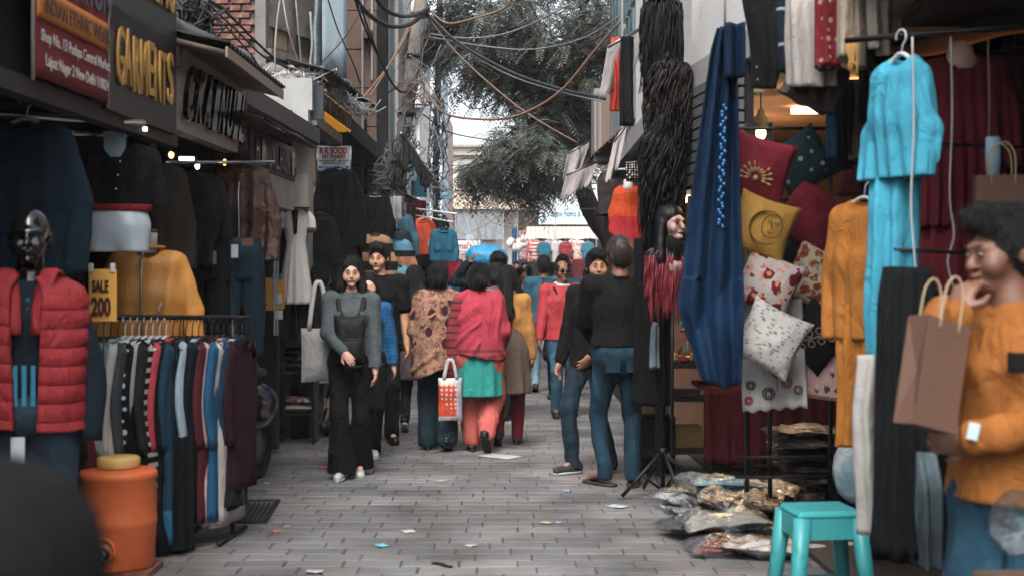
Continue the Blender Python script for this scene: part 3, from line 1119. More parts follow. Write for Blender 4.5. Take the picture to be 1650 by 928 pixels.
# white window on the upper right wall, far end
for (Da, Db) in ((14.4, 15.9), (16.6, 18.4)):
    q = MB()
    slab_along(q, lambda D: XR(D) + .06, lambda D: XR(D) + .13, Da, Db, 3.0, 5.6)
    w = q.build('window', WHITE, Rb)
    n = 3
    st = (Db - Da) / n
    for i in range(n):
        for (z0, z1) in ((3.08, 4.2), (4.28, 5.5)):
            q = MB()
            slab_along(q, lambda D: XR(D) + .03, lambda D: XR(D) + .1, Da + i * st + .06, Da + i * st + st - .06, z0, z1)
            q.build('pane', mat('blue_glass', '#5b6f7a', rough=.15, var=.2, vs=1.5), w)
b = tag(empty('window_box', (XR(18.6) - .16, 18.6, 2.98)), 'white boxed window unit jutting from the building beyond the wigs', 'window')
part('shell', WHITE, b, (0, .45, 0, .7, 0, .95))
part('pane', mat('pane_tan', '#7e6a5b', rough=.3), b, (.02, .05, -.02, .0, .06, .9))
part('pane', mat('pane_tan', '#7e6a5b', rough=.3), b, (.09, .42, -.02, .0, .06, .9))
# shop lamps, lit
LAMP = mat('lamp_glow_warm', '#ffd9a0', emis=4., var=0, bump=0)
for i, (px, py, D) in enumerate(((1100, 322, 10.6), (1226, 215, 9.6), (1196, 237, 11.2))):
    o = tag(empty('hanging_lamp', tuple(P(px, py, D))), ['glowing bulb behind the wig head', 'white cone lamp shade lit over the cushions', 'glowing bulb beside the blue velvet cloth'][i], 'lamp', 'lit lamps in the right shop')
    MB().ell((0, 0, 0), (.035, .035, .045), 12, 8).build('bulb', LAMP, o)
    MB().lathe([(.02, .16), (.03, .12), (.09, .03), (.085, .03), (.02, .12)], 16).build('shade', paint('#c9c2b6', .5), o)
    mb = MB()
    mb.bar((0, 0, .15), (0, 0, 2.72 - o.location.z), .005, 6)
    mb.build('cord', BLACKM, o)
    ld = bpy.data.lights.new('bulb_light', 'POINT')
    ld.energy = 5
    ld.color = (1, .72, .42)
    ld.shadow_soft_size = .06
    lo = bpy.data.objects.new('bulb_light', ld)
    COL.objects.link(lo)
    lo.parent = o
    lo.location = (0, -.02, -.08)
for i, (x, y) in enumerate(((2.2, 9.0), (2.3, 10.4), (2.9, 9.6))):
    o = tag(MB().box((0, 0, 0), (.5, .12, .04)).build('ceiling_light', LAMP, None, (x, y, 2.69)), ['flat lit panel nearest on the orange shop ceiling', 'flat lit panel farthest on the orange shop ceiling', 'flat lit panel deepest on the orange shop ceiling'][i], 'lamp', 'lit panels on the orange ceiling')
# orange tarp over the hanging dresses, right edge
o = tag(empty('orange_tarp', (0, 0, 0)), 'orange tarp stretched above the hanging dresses', 'tarp')
p0, p1 = P(1430, 85, 6.3), P(1700, 60, 5.6)
mb = MB()
mb.sheet(lambda u, v: (p0.x + (p1.x - p0.x) * u, p0.y + (p1.y - p0.y) * u + v * .5, p0.z + (p1.z - p0.z) * u + v * .12 - .03 * np.sin(u * 6)), 30, 8, .006)
mb.build('sheet', cloth('#c46a24', wr=.3), o)
b = tag(empty('stall_roof', (0, 0, 0)), 'dark roof boards over the right hand dress stall', 'roof')
part('board', mat('dark_board', '#2b2725', rough=.8), b, (1.75, 3.4, 3.2, 6.4, 2.60, 2.64))

# ------------------------------------------------------------------ right awnings with cloth flaps
c = tag(empty('tin_awning', (0, 0, 0)), 'rusty brown tin awning beyond the hanging wigs', 'awning')
q0, q1 = P(942, 262, 19.5), P(1012, 200, 15.4)
mb = MB()
mb.sheet(lambda u, v: (q0.x + (q1.x - q0.x) * u + v * .75, q0.y + (q1.y - q0.y) * u, q0.z + (q1.z - q0.z) * u + v * .33 + .015 * np.sin(u * 90)), 90, 4, .008)
mb.build('sheet', RUST, c)
for i in range(4):
    t = .1 + i * .26
    mb = MB()
    a = np.array([q0.x + (q1.x - q0.x) * t, q0.y + (q1.y - q0.y) * t, q0.z + (q1.z - q0.z) * t - .03])
    mb.bar(a, a + np.array([.75, 0, .31]), .02)
    mb.build('rafter', mat('old_wood', '#4a3a30', rough=.8, var=.4), c)
mb = MB()
bx(mb, XR(17) + .05, XR(17) + .2, 13.4, 19.6, 0, 2.3)
bx(mb, XR(17) - .1, XR(17) + 1.2, 13.3, 19.4, 2.3, 2.45)
mb.build('dark_front', DARKW, c)
for i, (px, py, D, w, h, lab) in enumerate((
        (933, 238, 18.6, .34, .36, 'white cloth flap hanging at the tip of the rusty awning'),
        (938, 272, 17.8, .46, .30, 'fringed white cloth flap below the awning tip'),
        (1000, 215, 14.2, .16, .42, 'white cloth flap hanging beside the red scarf'),
        (1010, 60, 11.0, .34, .40, 'grey zigzag edged cloth flap high above the wigs'))):
    p = P(px, py, D)
    o = tag(empty('cloth_flap', tuple(p), R(25)), lab, 'cloth', 'cloth flaps on the right awnings')
    mb = MB()
    mb.sheet(lambda u, v: ((u - .5) * w * (1 - .15 * v) + v * -.10, .03 * np.sin(u * 9 + i) * v, .18 * (u - .5) - v * h + .02 * np.sin(u * 40) * v), 26, 10, .006)
    mb.build('cloth', cloth('#a89c97' if i < 3 else '#8d8682', wr=.5), o)
    mb = MB()
    mb.bar((-w / 2, 0, -.09), (w / 2, 0, .1), .012)
    mb.build('rod', metal('#6f7072'), o)

# ------------------------------------------------------------------ tree with feathery compound leaves
T = tag(empty('neem_tree', (XP(1000, 25), 25, 0)), 'large leafy tree with drooping feathery foliage over the lane', 'tree')
T.location = (0, 0, 0)
BARK = mat('bark', '#2e2521', rough=.95, var=.4, vs=12., bump=.9, bs=30.)
tr = MB()
base = [(XP(1006, 25), 25, 0), (XP(1002, 25), 25, .9), tuple(P(990, 400, 25)), tuple(P(965, 360, 25)), tuple(P(944, 318, 24.8)), tuple(P(935, 270, 24.4)), tuple(P(925, 200, 24))]
tp = spline(base, 30)
tr.tube(tp, np.linspace(.23, .13, 30), n=14, jit=.02, seed=3)
lobes = [  # px, py, rx, ry, depth, depth radius, weight
    (860, 70, 125, 95, 22, 1.7, 1.5), (905, 185, 95, 90, 22.5, 1.5, 1.35), (835, 246, 72, 46, 21, 1.2, .9), (784, 280, 40, 36, 21, .9, .4),
    (745, 40, 75, 60, 24, 1.4, .8), (955, 60, 50, 80, 21, 1.2, .8), (893, 270, 55, 28, 22, 1.0, .5), (955, 225, 36, 46, 23, 1.0, .45),
    (700, 70, 35, 32, 25, 1.0, .25), (668, 60, 28, 50, 25.5, .9, .25), (800, 130, 70, 50, 23, 1.1, .6),
    (790, -60, 150, 60, 23, 1.6, .8), (950, -60, 120, 60, 23, 1.6, .6), (850, 305, 36, 16, 21.5, .6, .18)]
twigs = []
root_pts = [Vector(tp[i]) for i in (20, 23, 26, 29)]
for (px, py, rx_, ry_, D, dr, wgt) in lobes:
    c_ = P(px, py, D)
    st = min(root_pts, key=lambda r: (r - c_).length)
    mid = (st + c_) / 2 + Vector((0, random.uniform(-.3, .3), random.uniform(.1, .5)))
    lp = spline([st, mid, c_], 14)
    tr.tube(lp, np.linspace(.09, .025, 14), n=7, jit=.015, seed=int(px))
    for _ in range(int(122 * wgt)):
        while True:
            q = rng.normal(size=3) * .52
            if (q ** 2).sum() < 1.15:
                break
        p = Vector((c_.x + q[0] * rx_ / FPX * D, c_.y + q[1] * dr, c_.z + q[2] * ry_ / FPX * D))
        if 700 < CXP + p.x * FPX / p.y < 800 and 135 < HZ - (p.z - CAMZ) * FPX / p.y < 255 and random.random() < .95:
            continue
        twigs.append((p, Vector(lp[random.randrange(6, 14)])))
for (p, s_) in twigs[::4]:
    tr.tube(spline([s_, (s_ + p) / 2 + Vector((0, 0, .08)), p], 5), np.linspace(.016, .005, 5), n=4)
tr.build('trunk', BARK, T)
# one compound leaf: paired narrow leaflets along a drooping stalk
fv, ff_, fm = [], [], []


def fronds():
    V, F = [], []
    n0 = 0
    for (p, s_) in twigs:
        for _ in range(random.randint(6, 8)):
            a = random.uniform(0, 6.283)
            el = random.uniform(-.75, .35)
            d = Vector((math.cos(a) * math.cos(el), math.sin(a) * math.cos(el), math.sin(el)))
            L_ = random.uniform(.28, .48)
            o = p + Vector(rng.normal(size=3) * .07)
            side = d.cross(Vector((0, 0, 1))).normalized()
            upv = side.cross(d)
            k = 9
            for j in range(k + 1):
                t = .18 + .82 * j / k
                c_ = o + d * (L_ * t) - Vector((0, 0, L_ * .38 * t * t))
                ll = L_ * .27 * (1 - .45 * abs(t - .45))
                w = ll * .12
                for sg in ((-1, 1) if j < k else (0,)):
                    dr = (side * sg * .9 + d * (.45 if sg else 1) - Vector((0, 0, .35))).normalized()
                    nx = dr.cross(upv).normalized()
                    tip = c_ + dr * ll
                    m1 = c_ + dr * ll * .42 + nx * w
                    m2 = c_ + dr * ll * .42 - nx * w
                    V += [c_, m1, tip, m2]
                    F.append((n0, n0 + 1, n0 + 2, n0 + 3))
                    n0 += 4
    return V, F


V, F = fronds()
me = bpy.data.meshes.new('crown')
me.from_pydata([tuple(v) for v in V], [], F)


def leaf_material():
    m = bpy.data.materials.new('leaf')
    m.use_nodes = True
    N, L = m.node_tree.nodes, m.node_tree.links
    b = N['Principled BSDF']
    geo = N.new('ShaderNodeNewGeometry')
    cr = N.new('ShaderNodeValToRGB')
    e = cr.color_ramp.elements
    e[0].color = (.07, .088, .082, 1)
    e[1].color = (.20, .095, .030, 1)
    e[1].position = 1.0
    for p, c in ((.35, (.10, .12, .11, 1)), (.7, (.135, .155, .135, 1)), (.93, (.16, .175, .14, 1)), (.96, (.16, .09, .03, 1))):
        q = e.new(p)
        q.color = c
    L.new(geo.outputs['Random Per Island'], cr.inputs[0])
    L.new(cr.outputs[0], b.inputs['Base Color'])
    b.inputs['Roughness'].default_value = .5
    b.inputs['Specular IOR Level'].default_value = .35
    tr_ = N.new('ShaderNodeBsdfTranslucent')
    L.new(cr.outputs[0], tr_.inputs['Color'])
    mx = N.new('ShaderNodeMixShader')
    mx.inputs[0].default_value = .25
    L.new(b.outputs[0], mx.inputs[1])
    L.new(tr_.outputs[0], mx.inputs[2])
    L.new(mx.outputs[0], N['Material Output'].inputs['Surface'])
    return m


me.materials.append(leaf_material())
link('crown', me, T)

# ------------------------------------------------------------------ utility poles
POLEC = mat('pole_concrete', '#857b72', rough=.9, var=.3, vs=6., pat=('blotch', 3., .62, '#5a534d'))
U = tag(empty('utility_pole'), 'leaning concrete utility pole wrapped in cables', 'pole')
mb = MB()
pp = [(XP(632, 19), 19, 0), tuple(P(640, 330, 19)), tuple(P(662, 130, 19)), tuple(P(684, -40, 19))]
ps = spline(pp, 24)
mb.tube(ps, np.linspace(.11, .085, 24), np.linspace(.10, .075, 24), n=12, sq=.6)
mb.build('shaft', POLEC, U)
for (py, h_) in ((185, .05), (95, .04), (35, .05), (250, .04)):
    k = int(np.argmin(abs(ps[:, 2] - ZP(py, 19))))
    mb = MB()
    mb.tube([ps[k] - np.array((0, 0, h_ / 2)), ps[k] + np.array((0, 0, h_ / 2))], .125, n=12)
    mb.build('clamp_band', BLACKM, U)
U2 = tag(empty('cable_pole'), 'thin dark pole smothered in cables beyond the concrete pole', 'pole')
mb = MB()
mb.tube([(XP(700, 29), 29, 0), tuple(P(703, 250, 29)), tuple(P(707, 60, 29)), tuple(P(709, -40, 29))], .06, n=10)
mb.build('shaft', mat('dark_pole', '#37383a', rough=.7, metal=.2), U2)
part('crossarm', BLACKM, U2, (XP(690, 29), XP(722, 29), 28.95, 29.05, ZP(96, 29), ZP(92, 29)))


def tangle(center_fn, n, spread, r, drop, seed, parent, m, name):
    rg = random.Random(seed)
    mb = MB()
    for i in range(n):
        t0 = rg.random()
        c0 = center_fn(t0)
        pts = []
        for j in range(6):
            tt = t0 + drop * (j / 5 - .5) * rg.uniform(.4, 1.4)
            c_ = center_fn(min(1, max(0, tt)))
            pts.append(c_ + Vector((rg.gauss(0, spread), rg.gauss(0, spread * .8), rg.gauss(0, spread))))
        mb.tube(spline(pts, 16), r * rg.uniform(.6, 1.5), n=4)
    o = mb.build(name, m, parent)
    tag(o, None, kind='stuff')
    return o


WIREB = mat('wire_black', '#1d1e20', rough=.6, var=.2)
WIREG = mat('wire_grey', '#76787a', rough=.6, var=.2)
WIRET = mat('wire_tan', '#7d5c46', rough=.6, var=.2)
WIREW = mat('wire_white', '#a9a5a0', rough=.6, var=.2)


def pole_c(t):
    i = (1 - t) * .86 * 23
    k = int(min(22, i))
    return Vector(ps[k] * (1 - (i - k)) + ps[k + 1] * (i - k))


tangle(lambda t: P(640 + 18 * (1 - t), 325 - 110 * (1 - t), 18.9), 34, .085, .007, .5, 1, U, WIREB, 'cable_tangle')
tangle(lambda t: P(652 + 28 * (1 - t), 260 - 220 * (1 - t), 18.85), 16, .10, .006, .5, 2, U, WIREG, 'cable_tangle')
tangle(lambda t: P(668 + 14 * (1 - t), 150 - 90 * (1 - t), 18.8), 4, .17, .008, .5, 3, U, WIRET, 'cable_tangle')
tangle(lambda t: P(701 + 6 * (1 - t), 350 - 260 * (1 - t), 28.9), 34, .11, .009, .6, 4, U2, WIREB, 'cable_tangle')
tangle(lambda t: P(701 + 6 * (1 - t), 350 - 200 * (1 - t), 28.8), 14, .15, .008, .5, 5, U2, WIREG, 'cable_tangle')


def wire(label, pts, r, m, sag=0., n=24):
    p = [P(*q) for q in pts]
    if len(p) == 2 and sag:
        mid = (p[0] + p[1]) / 2 - Vector((0, 0, sag))
        p = [p[0], (p[0] + mid) / 2 - Vector((0, 0, sag * .22)), mid, (p[1] + mid) / 2 - Vector((0, 0, sag * .22)), p[1]]
    o = MB().tube(spline(p, n), r, n=6, cap=True).build('overhead_wire', m)
    return tag(o, label, 'cable', 'overhead cables across the lane')


wire('orange tan cable swooping low across the tree to the right building', [(683, 142, 18.8), (712, 180, 18.6), (760, 192, 18), (830, 188, 17.2), (900, 150, 16.5), (960, 80, 16), (1000, 35, 15.6)], .016, WIRET, n=40)
wire('tan cable rising from the pole to the top edge', [(690, 15, 18.8), (720, 38, 18.8), (765, 30, 18.6), (815, 12, 18.4), (830, -15, 18.2)], .014, WIRET)
wire('pale straight cable crossing down to the awning tip', [(690, 30, 18.8), (735, 85, 18.8), (800, 145, 18.7), (860, 190, 18.6), (932, 232, 18.6)], .012, WIRET)
wire('thick twin black cable sweeping down to the right building', [(686, 20, 18.8), (740, 70, 18.4), (820, 115, 17.8), (900, 143, 17.2), (975, 160, 16.6)], .020, WIREB, n=30)
wire('grey cable just beneath the thick black pair', [(686, 24, 18.8), (745, 78, 18.4), (822, 122, 17.8), (902, 148, 17.2), (975, 165, 16.6)], .010, WIREG, n=30)
wire('grey cable sagging through the top of the foliage', [(690, 55, 18.8), (760, 62, 18.4), (830, 50, 18), (925, 5, 17)], .009, WIREG)
wire('dark cable sagging across the middle of the foliage', [(690, 60, 18.8), (780, 75, 18.4), (860, 80, 18), (940, 62, 17), (1000, 25, 16)], .009, WIREG)
wire('thin dark cable strung from the poles to the tree edge', [(682, 185, 18.8), (720, 212, 20), (780, 225, 21), (880, 237, 21), (935, 240, 18.5)], .009, WIREB)
wire('thin cable climbing behind the orange one', [(705, 120, 28), (760, 175, 27), (830, 150, 25), (900, 100, 22), (975, 55, 17)], .011, WIREB)
wire('thin pale cable between tree and shop board', [(690, 300, 28), (760, 310, 27), (850, 312, 26), (960, 305, 22)], .010, WIREG)
wire('fat twisted black cable bowing from roof to pole', [(560, -20, 15), (590, 20, 15.5), (625, 42, 16.5), (660, 40, 18), (688, 18, 18.8)], .028, WIREB, n=34)
wire('second fat twisted black cable bowing to the pole', [(595, -20, 15), (620, 15, 15.8), (650, 27, 17), (675, 22, 18.3), (690, 14, 18.8)], .026, WIREB, n=34)
wire('black cable running steeply from roof to awning', [(568, -10, 15.2), (590, 50, 16), (612, 95, 17), (640, 145, 18.5), (668, 148, 19)], .013, WIREB)
wire('second steep black cable beside the wood boards', [(580, 10, 15.2), (602, 70, 16.2), (625, 125, 17.6), (646, 150, 18.6)], .011, WIREB)
wire('thin black cable crossing the printed panel', [(527, -5, 15), (545, 50, 15.4), (570, 105, 16), (580, 135, 16.5)], .008, WIREB)
wire('thin cable crossing the other way over the printed panel', [(592, 0, 16), (560, 55, 15.6), (525, 95, 15.3), (505, 115, 15)], .007, WIREB)
wire('tan drop cable slanting down from the pole to the tarp', [(676, 10, 18.8), (655, 50, 18.4), (630, 100, 18), (600, 140, 17.4), (585, 158, 17)], .012, WIRET)
wire('second tan drop cable slanting to the tarp', [(668, 30, 18.8), (648, 70, 18.5), (625, 110, 18.2), (596, 155, 17.6)], .010, WIRET)
wire('white drop cable hanging in front of the blind window', [(452, -5, 13.8), (446, 40, 13.9), (443, 90, 14), (445, 140, 14.2)], .009, WIREW)
wire('second white drop cable crossing the blind window', [(455, -5, 13.8), (465, 50, 13.9), (480, 100, 14.2)], .008, WIREW)
wire('white drop cable at the edge of the blind window', [(476, -5, 13.8), (480, 40, 13.9), (486, 110, 14.2)], .007, WIREW)
wire('dark cable running along the brick wall to the ledge', [(340, 2, 13), (375, 30, 13.4), (420, 75, 14), (470, 115, 14.6), (505, 118, 15)], .013, WIREB)
wire('lower dark cable along the brick wall', [(340, 12, 13), (380, 48, 13.4), (430, 95, 14), (500, 120, 15)], .010, WIREB)
wire('third dark cable along the brick wall', [(340, 20, 13), (370, 50, 13.4), (405, 90, 13.8), (425, 120, 14)], .009, WIREB)
wire('grey cable looping under the ledge by the white front', [(420, 118, 14), (450, 130, 14), (480, 118, 14.2), (508, 116, 14.8)], .011, WIREW)
wire('pale looped cable below the first ledge loop', [(430, 122, 14), (460, 124, 14), (490, 112, 14.2)], .009, WIREW)
wire('dark cable dropping from ledge to the meter box', [(478, 115, 14.3), (484, 150, 14.3), (490, 200, 14.3), (512, 205, 14.6)], .008, WIREB)
wire('grey cable hanging by the duct', [(500, 20, 15), (503, 70, 15), (500, 110, 15), (506, 142, 15), (502, 146, 15)], .014, WIREG)
# bundle of loose wires over the left roof and the coil above the canopy
tangle(lambda t: P(280 + 60 * t, 25 + 10 * t, 9.2), 26, .08, .007, .8, 6, None, WIREB, 'wire_bundle')
tag(bpy.context.scene.objects['wire_bundle'], 'loose nest of black wires above the rolled shade', None, None, 'stuff')
o = tangle(lambda t: P(420 + 100 * t, 135 - 15 * t, 13.2), 26, .06, .0045, .35, 7, None, WIREW, 'wire_nest')
tag(o, 'pale nest of tangled wires along the ledge', None, None, 'stuff')
o = tangle(lambda t: P(520 + 75 * t, 140 + 42 * t, 14.2), 26, .06, .005, .4, 8, None, WIREG, 'wire_clutter')
tag(o, 'grey wires strung along the top of the yellow sign', None, None, 'stuff')
o = tangle(lambda t: P(615 + 25 * t, 290 - 60 * t, 19), 14, .10, .006, .5, 9, None, WIREG, 'wire_web')
tag(o, 'web of wires between the tarp and the pole foot', None, None, 'stuff')
o = tangle(lambda t: P(725 + 150 * t, 320 + 45 * math.sin(t * 3), 40), 12, .4, .008, 1.6, 10, None, WIRET, 'wire_mesh')
tag(o, 'distant web of tan and grey wires below the tree', None, None, 'stuff')
mb = MB()
th = np.linspace(0, 6.5, 40)
mb.tube(np.stack([.11 * np.cos(th), .01 * th, .13 * np.sin(th)], 1), .014, n=6)
mb.tube(np.stack([.10 * np.cos(th), .03 + .01 * th, .12 * np.sin(th)], 1), .014, n=6)
tag(mb.build('cable_coil', mat('coil_blue', '#2e3b42', rough=.6), None, tuple(P(553, 148, 15.6))), 'round coil of dark cable hung above the yellow sign', 'cable coil')

# ------------------------------------------------------------------ people: smooth solid shapes turned into one continuous surface
class SDF:
    def __init__(s):
        s.pr = []
        s.cuts = []

    def cone(s, a, b, ra, rb, k=.02, fl=None, sub=False):
        s.pr.append(('c', np.array(a, np.float32), np.array(b, np.float32), ra, rb, k, fl, sub))
        return s

    def ell(s, c, r, k=.02, sub=False, Rm=None):
        s.pr.append(('e', np.array(c, np.float32), np.array(r, np.float32), Rm, 0, k, None, sub))
        return s

    def bounds(s, p):
        if p[0] == 'c':
            m = max(p[3], p[4]) + p[5] + .02
            return np.minimum(p[1], p[2]) - m, np.maximum(p[1], p[2]) + m
        m = float(np.max(p[2])) + p[5] + .02
        return p[1] - m, p[1] + m

    def mesh(s, h, disp=None, da=0.):
        lo = np.min([s.bounds(p)[0] for p in s.pr if not p[7]], 0) - h
        hi = np.max([s.bounds(p)[1] for p in s.pr if not p[7]], 0) + h
        n = np.ceil((hi - lo) / h).astype(int) + 1
        ax = [lo[i] + h * np.arange(n[i], dtype=np.float32) for i in range(3)]
        F = np.full(n, .3, np.float32)
        for p in s.pr:
            b0, b1 = s.bounds(p)
            i0 = np.clip(np.floor((b0 - lo) / h).astype(int), 0, n)
            i1 = np.clip(np.ceil((b1 - lo) / h).astype(int) + 1, 0, n)
            if (i1 <= i0).any():
                continue
            sl = tuple(slice(a, b) for a, b in zip(i0, i1))
            X, Y, Z = np.meshgrid(*[ax[i][sl[i]] for i in range(3)], indexing='ij', sparse=True)
            if p[0] == 'c':
                a, b = p[1], p[2]
                d = b - a
                L2 = float(d @ d) + 1e-9
                x, y, z = X - a[0], Y - a[1], Z - a[2]
                t = np.clip((x * d[0] + y * d[1] + z * d[2]) / L2, 0, 1)
                x, y, z = x - t * d[0], y - t * d[1], z - t * d[2]
                if p[6]:
                    y = y / p[6]
                g_ = np.sqrt(x * x + y * y + z * z) - (p[3] + (p[4] - p[3]) * t)
            else:
                x, y, z = X - p[1][0], Y - p[1][1], Z - p[1][2]
                if p[3] is not None:
                    M_ = p[3]
                    x, y, z = (x * M_[0][0] + y * M_[1][0] + z * M_[2][0], x * M_[0][1] + y * M_[1][1] + z * M_[2][1], x * M_[0][2] + y * M_[1][2] + z * M_[2][2])
                r = p[2]
                k0 = np.sqrt((x / r[0]) ** 2 + (y / r[1]) ** 2 + (z / r[2]) ** 2) + 1e-6
                k1 = np.sqrt((x / r[0] ** 2) ** 2 + (y / r[1] ** 2) ** 2 + (z / r[2] ** 2) ** 2) + 1e-6
                g_ = k0 * (k0 - 1) / k1
            f = F[sl]
            k = p[5]
            if p[7]:
                g_ = -g_
                hh = np.clip(.5 - .5 * (f - g_) / k, 0, 1)
                F[sl] = f + (g_ - f) * hh + k * hh * (1 - hh)
            else:
                hh = np.clip(.5 + .5 * (f - g_) / k, 0, 1)
                F[sl] = f + (g_ - f) * hh - k * hh * (1 - hh)
        if disp is not None or s.cuts:
            near = np.abs(F) < .06
            ii = np.argwhere(near)
            pt = lo + h * ii.astype(np.float32)
            fv_ = F[near]
            if disp is not None:
                fv_ = fv_ + disp(pt)
            F[near] = fv_
            if s.cuts:
                X, Y, Z = np.meshgrid(*ax, indexing='ij', sparse=True)
                for (nx, ny, nz, d0) in s.cuts:
                    F = np.maximum(F, X * nx + Y * ny + Z * nz - d0)
        return nets(F, lo, h)


def nets(F, lo, h):
    ins = F < 0
    c = ins[:-1, :-1, :-1].astype(np.int8)
    tot = np.zeros_like(c)
    for dx in (0, 1):
        for dy in (0, 1):
            for dz in (0, 1):
                tot = tot + ins[dx:ins.shape[0] - 1 + dx, dy:ins.shape[1] - 1 + dy, dz:ins.shape[2] - 1 + dz]
    act = (tot > 0) & (tot < 8)
    idx = np.argwhere(act)
    num = np.full(act.shape, -1, np.int64)
    num[act] = np.arange(len(idx))
    acc = np.zeros((len(idx), 3))
    cnt_ = np.zeros(len(idx))
    cor = [(a, b, d) for a in (0, 1) for b in (0, 1) for d in (0, 1)]
    vals = {q: F[idx[:, 0] + q[0], idx[:, 1] + q[1], idx[:, 2] + q[2]] for q in cor}
    for q in cor:
        for axx in range(3):
            if q[axx]:
                continue
            w = list(q)
            w[axx] = 1
            w = tuple(w)
            a, b = vals[q], vals[w]
            m = (a < 0) != (b < 0)
            t = np.where(m, a / np.where(m, a - b, 1), 0)
            pos = np.array(q, float)[None] + np.eye(3)[axx][None] * t[:, None]
            acc += pos * m[:, None]
            cnt_ += m
    V = lo + h * (idx + acc / cnt_[:, None])
    Q = []
    for axx in range(3):
        o1, o2 = [(1, 2), (2, 0), (0, 1)][axx]
        sa = [slice(None)] * 3
        sb = [slice(None)] * 3
        sa[axx] = slice(0, -1)
        sb[axx] = slice(1, None)
        A_, B_ = ins[tuple(sa)], ins[tuple(sb)]
        e = np.argwhere(A_ != B_)
        e = e[(e[:, o1] > 0) & (e[:, o2] > 0) & (e[:, o1] < ins.shape[o1] - 1) & (e[:, o2] < ins.shape[o2] - 1)]
        if not len(e):
            continue

        def nm(d1, d2):
            q = e.copy()
            q[:, o1] += d1
            q[:, o2] += d2
            return num[q[:, 0], q[:, 1], q[:, 2]]
        q = np.stack([nm(-1, -1), nm(0, -1), nm(0, 0), nm(-1, 0)], 1)
        fl = ~A_[e[:, 0], e[:, 1], e[:, 2]]
        q[fl] = q[fl][:, ::-1]
        Q.append(q[(q >= 0).all(1)])
    return V, np.concatenate(Q)


def sdf_build(sd, h, name, m, parent, disp=None, mats_fn=None):
    V, Q = sd.mesh(h, disp)
    me = bpy.data.meshes.new(name)
    me.vertices.add(len(V))
    me.vertices.foreach_set('co', V.astype(np.float32).ravel())
    me.loops.add(len(Q) * 4)
    me.loops.foreach_set('vertex_index', Q.astype(np.int32).ravel())
    me.polygons.add(len(Q))
    me.polygons.foreach_set('loop_start', np.arange(0, len(Q) * 4, 4, dtype=np.int32))
    me.polygons.foreach_set('loop_total', np.full(len(Q), 4, np.int32))
    me.polygons.foreach_set('use_smooth', np.ones(len(Q), bool))
    me.update(calc_edges=True)
    me.validate()
    me.materials.append(m)
    return link(name, me, parent)


def folds(seed, amp=.006, sc=16., vert=1., drag=0.):
    def f(p):
        q = p * np.array((1, 1, vert), np.float32)
        a = sines(q, seed, sc) * amp * .8 - (1 - np.abs(sines(q, seed + 5, sc * 1.6))) * amp * 1.3 - (1 - np.abs(sines(q, seed + 11, sc * 3.))) * amp * .5
        return a.astype(np.float32)
    return f


def ik(a, b, l1, l2, hint):
    a, b = Vector(a), Vector(b)
    d = b - a
    L_ = d.length
    if L_ > (l1 + l2) * .998:
        b = a + d * ((l1 + l2) * .998 / L_)
        d = b - a
        L_ = d.length
    x = (l1 * l1 - l2 * l2 + L_ * L_) / (2 * L_)
    hh = math.sqrt(max(1e-6, l1 * l1 - x * x))
    u_ = d / L_
    hv = Vector(hint)
    hv = (hv - u_ * hv.dot(u_)).normalized()
    return a + u_ * x + hv * hh, b


SKIN = {}


def skin(c):
    if c not in SKIN:
        SKIN[c] = mat('skin', c, rough=.5, var=.1, vs=10., bump=.08, bs=90., spec=.4)
    return SKIN[c]


HAIRB = mat('hair', '#050505', rough=.5, var=.5, vs=60., bump=1., bs=200., spec=.3)
BROW = mat('brow', '#1e1512', rough=.8, var=.2)
LIP = mat('lips', '#84493f', rough=.45, var=.1)
EYEW = mat('eye_white', '#857a72', rough=.3, var=0, bump=0)
EYED = mat('iris', '#120c0a', rough=.15, var=0, bump=0)


def hand_prims(sd, W, d, n, s, curl=.5, mir=1, grip=False):
    d, n = Vector(d).normalized(), Vector(n)
    n = (n - d * n.dot(d)).normalized()
    c = d.cross(n) * mir
    W = Vector(W)
    Rm = np.array([[d.x, n.x, c.x], [d.y, n.y, c.y], [d.z, n.z, c.z]], np.float32)
    sd.cone(W - d * .02 * s, W + d * .03 * s, .026 * s, .026 * s, .012)
    sd.ell(W + d * .055 * s, (.05 * s, .017 * s, .040 * s), .012, Rm=Rm)
    for i, L_ in enumerate((.068, .078, .072, .056)):
        b0 = W + d * (.088 - .006 * abs(i - 1.4)) * s + c * (-.030 + .0205 * i) * s
        a1 = curl * (.7 + .1 * i)
        d1 = d * math.cos(a1) + n * math.sin(a1)
        d2 = d * math.cos(a1 * 2.2) + n * math.sin(a1 * 2.2)
        m_ = b0 + d1 * L_ * .5 * s
        sd.cone(b0, m_, .0098 * s, .009 * s, .004)
        sd.cone(m_, m_ + d2 * L_ * .5 * s, .009 * s, .0075 * s, .003)
    t0 = W + d * .025 * s - c * .028 * s
    t1 = t0 + (d * .6 - c * .75 + n * .3).normalized() * .042 * s
    sd.cone(t0, t1, .013 * s, .011 * s, .008)
    sd.cone(t1, t1 + (d * .9 - c * .15 + n * .35).normalized() * .034 * s, .011 * s, .008 * s, .003)


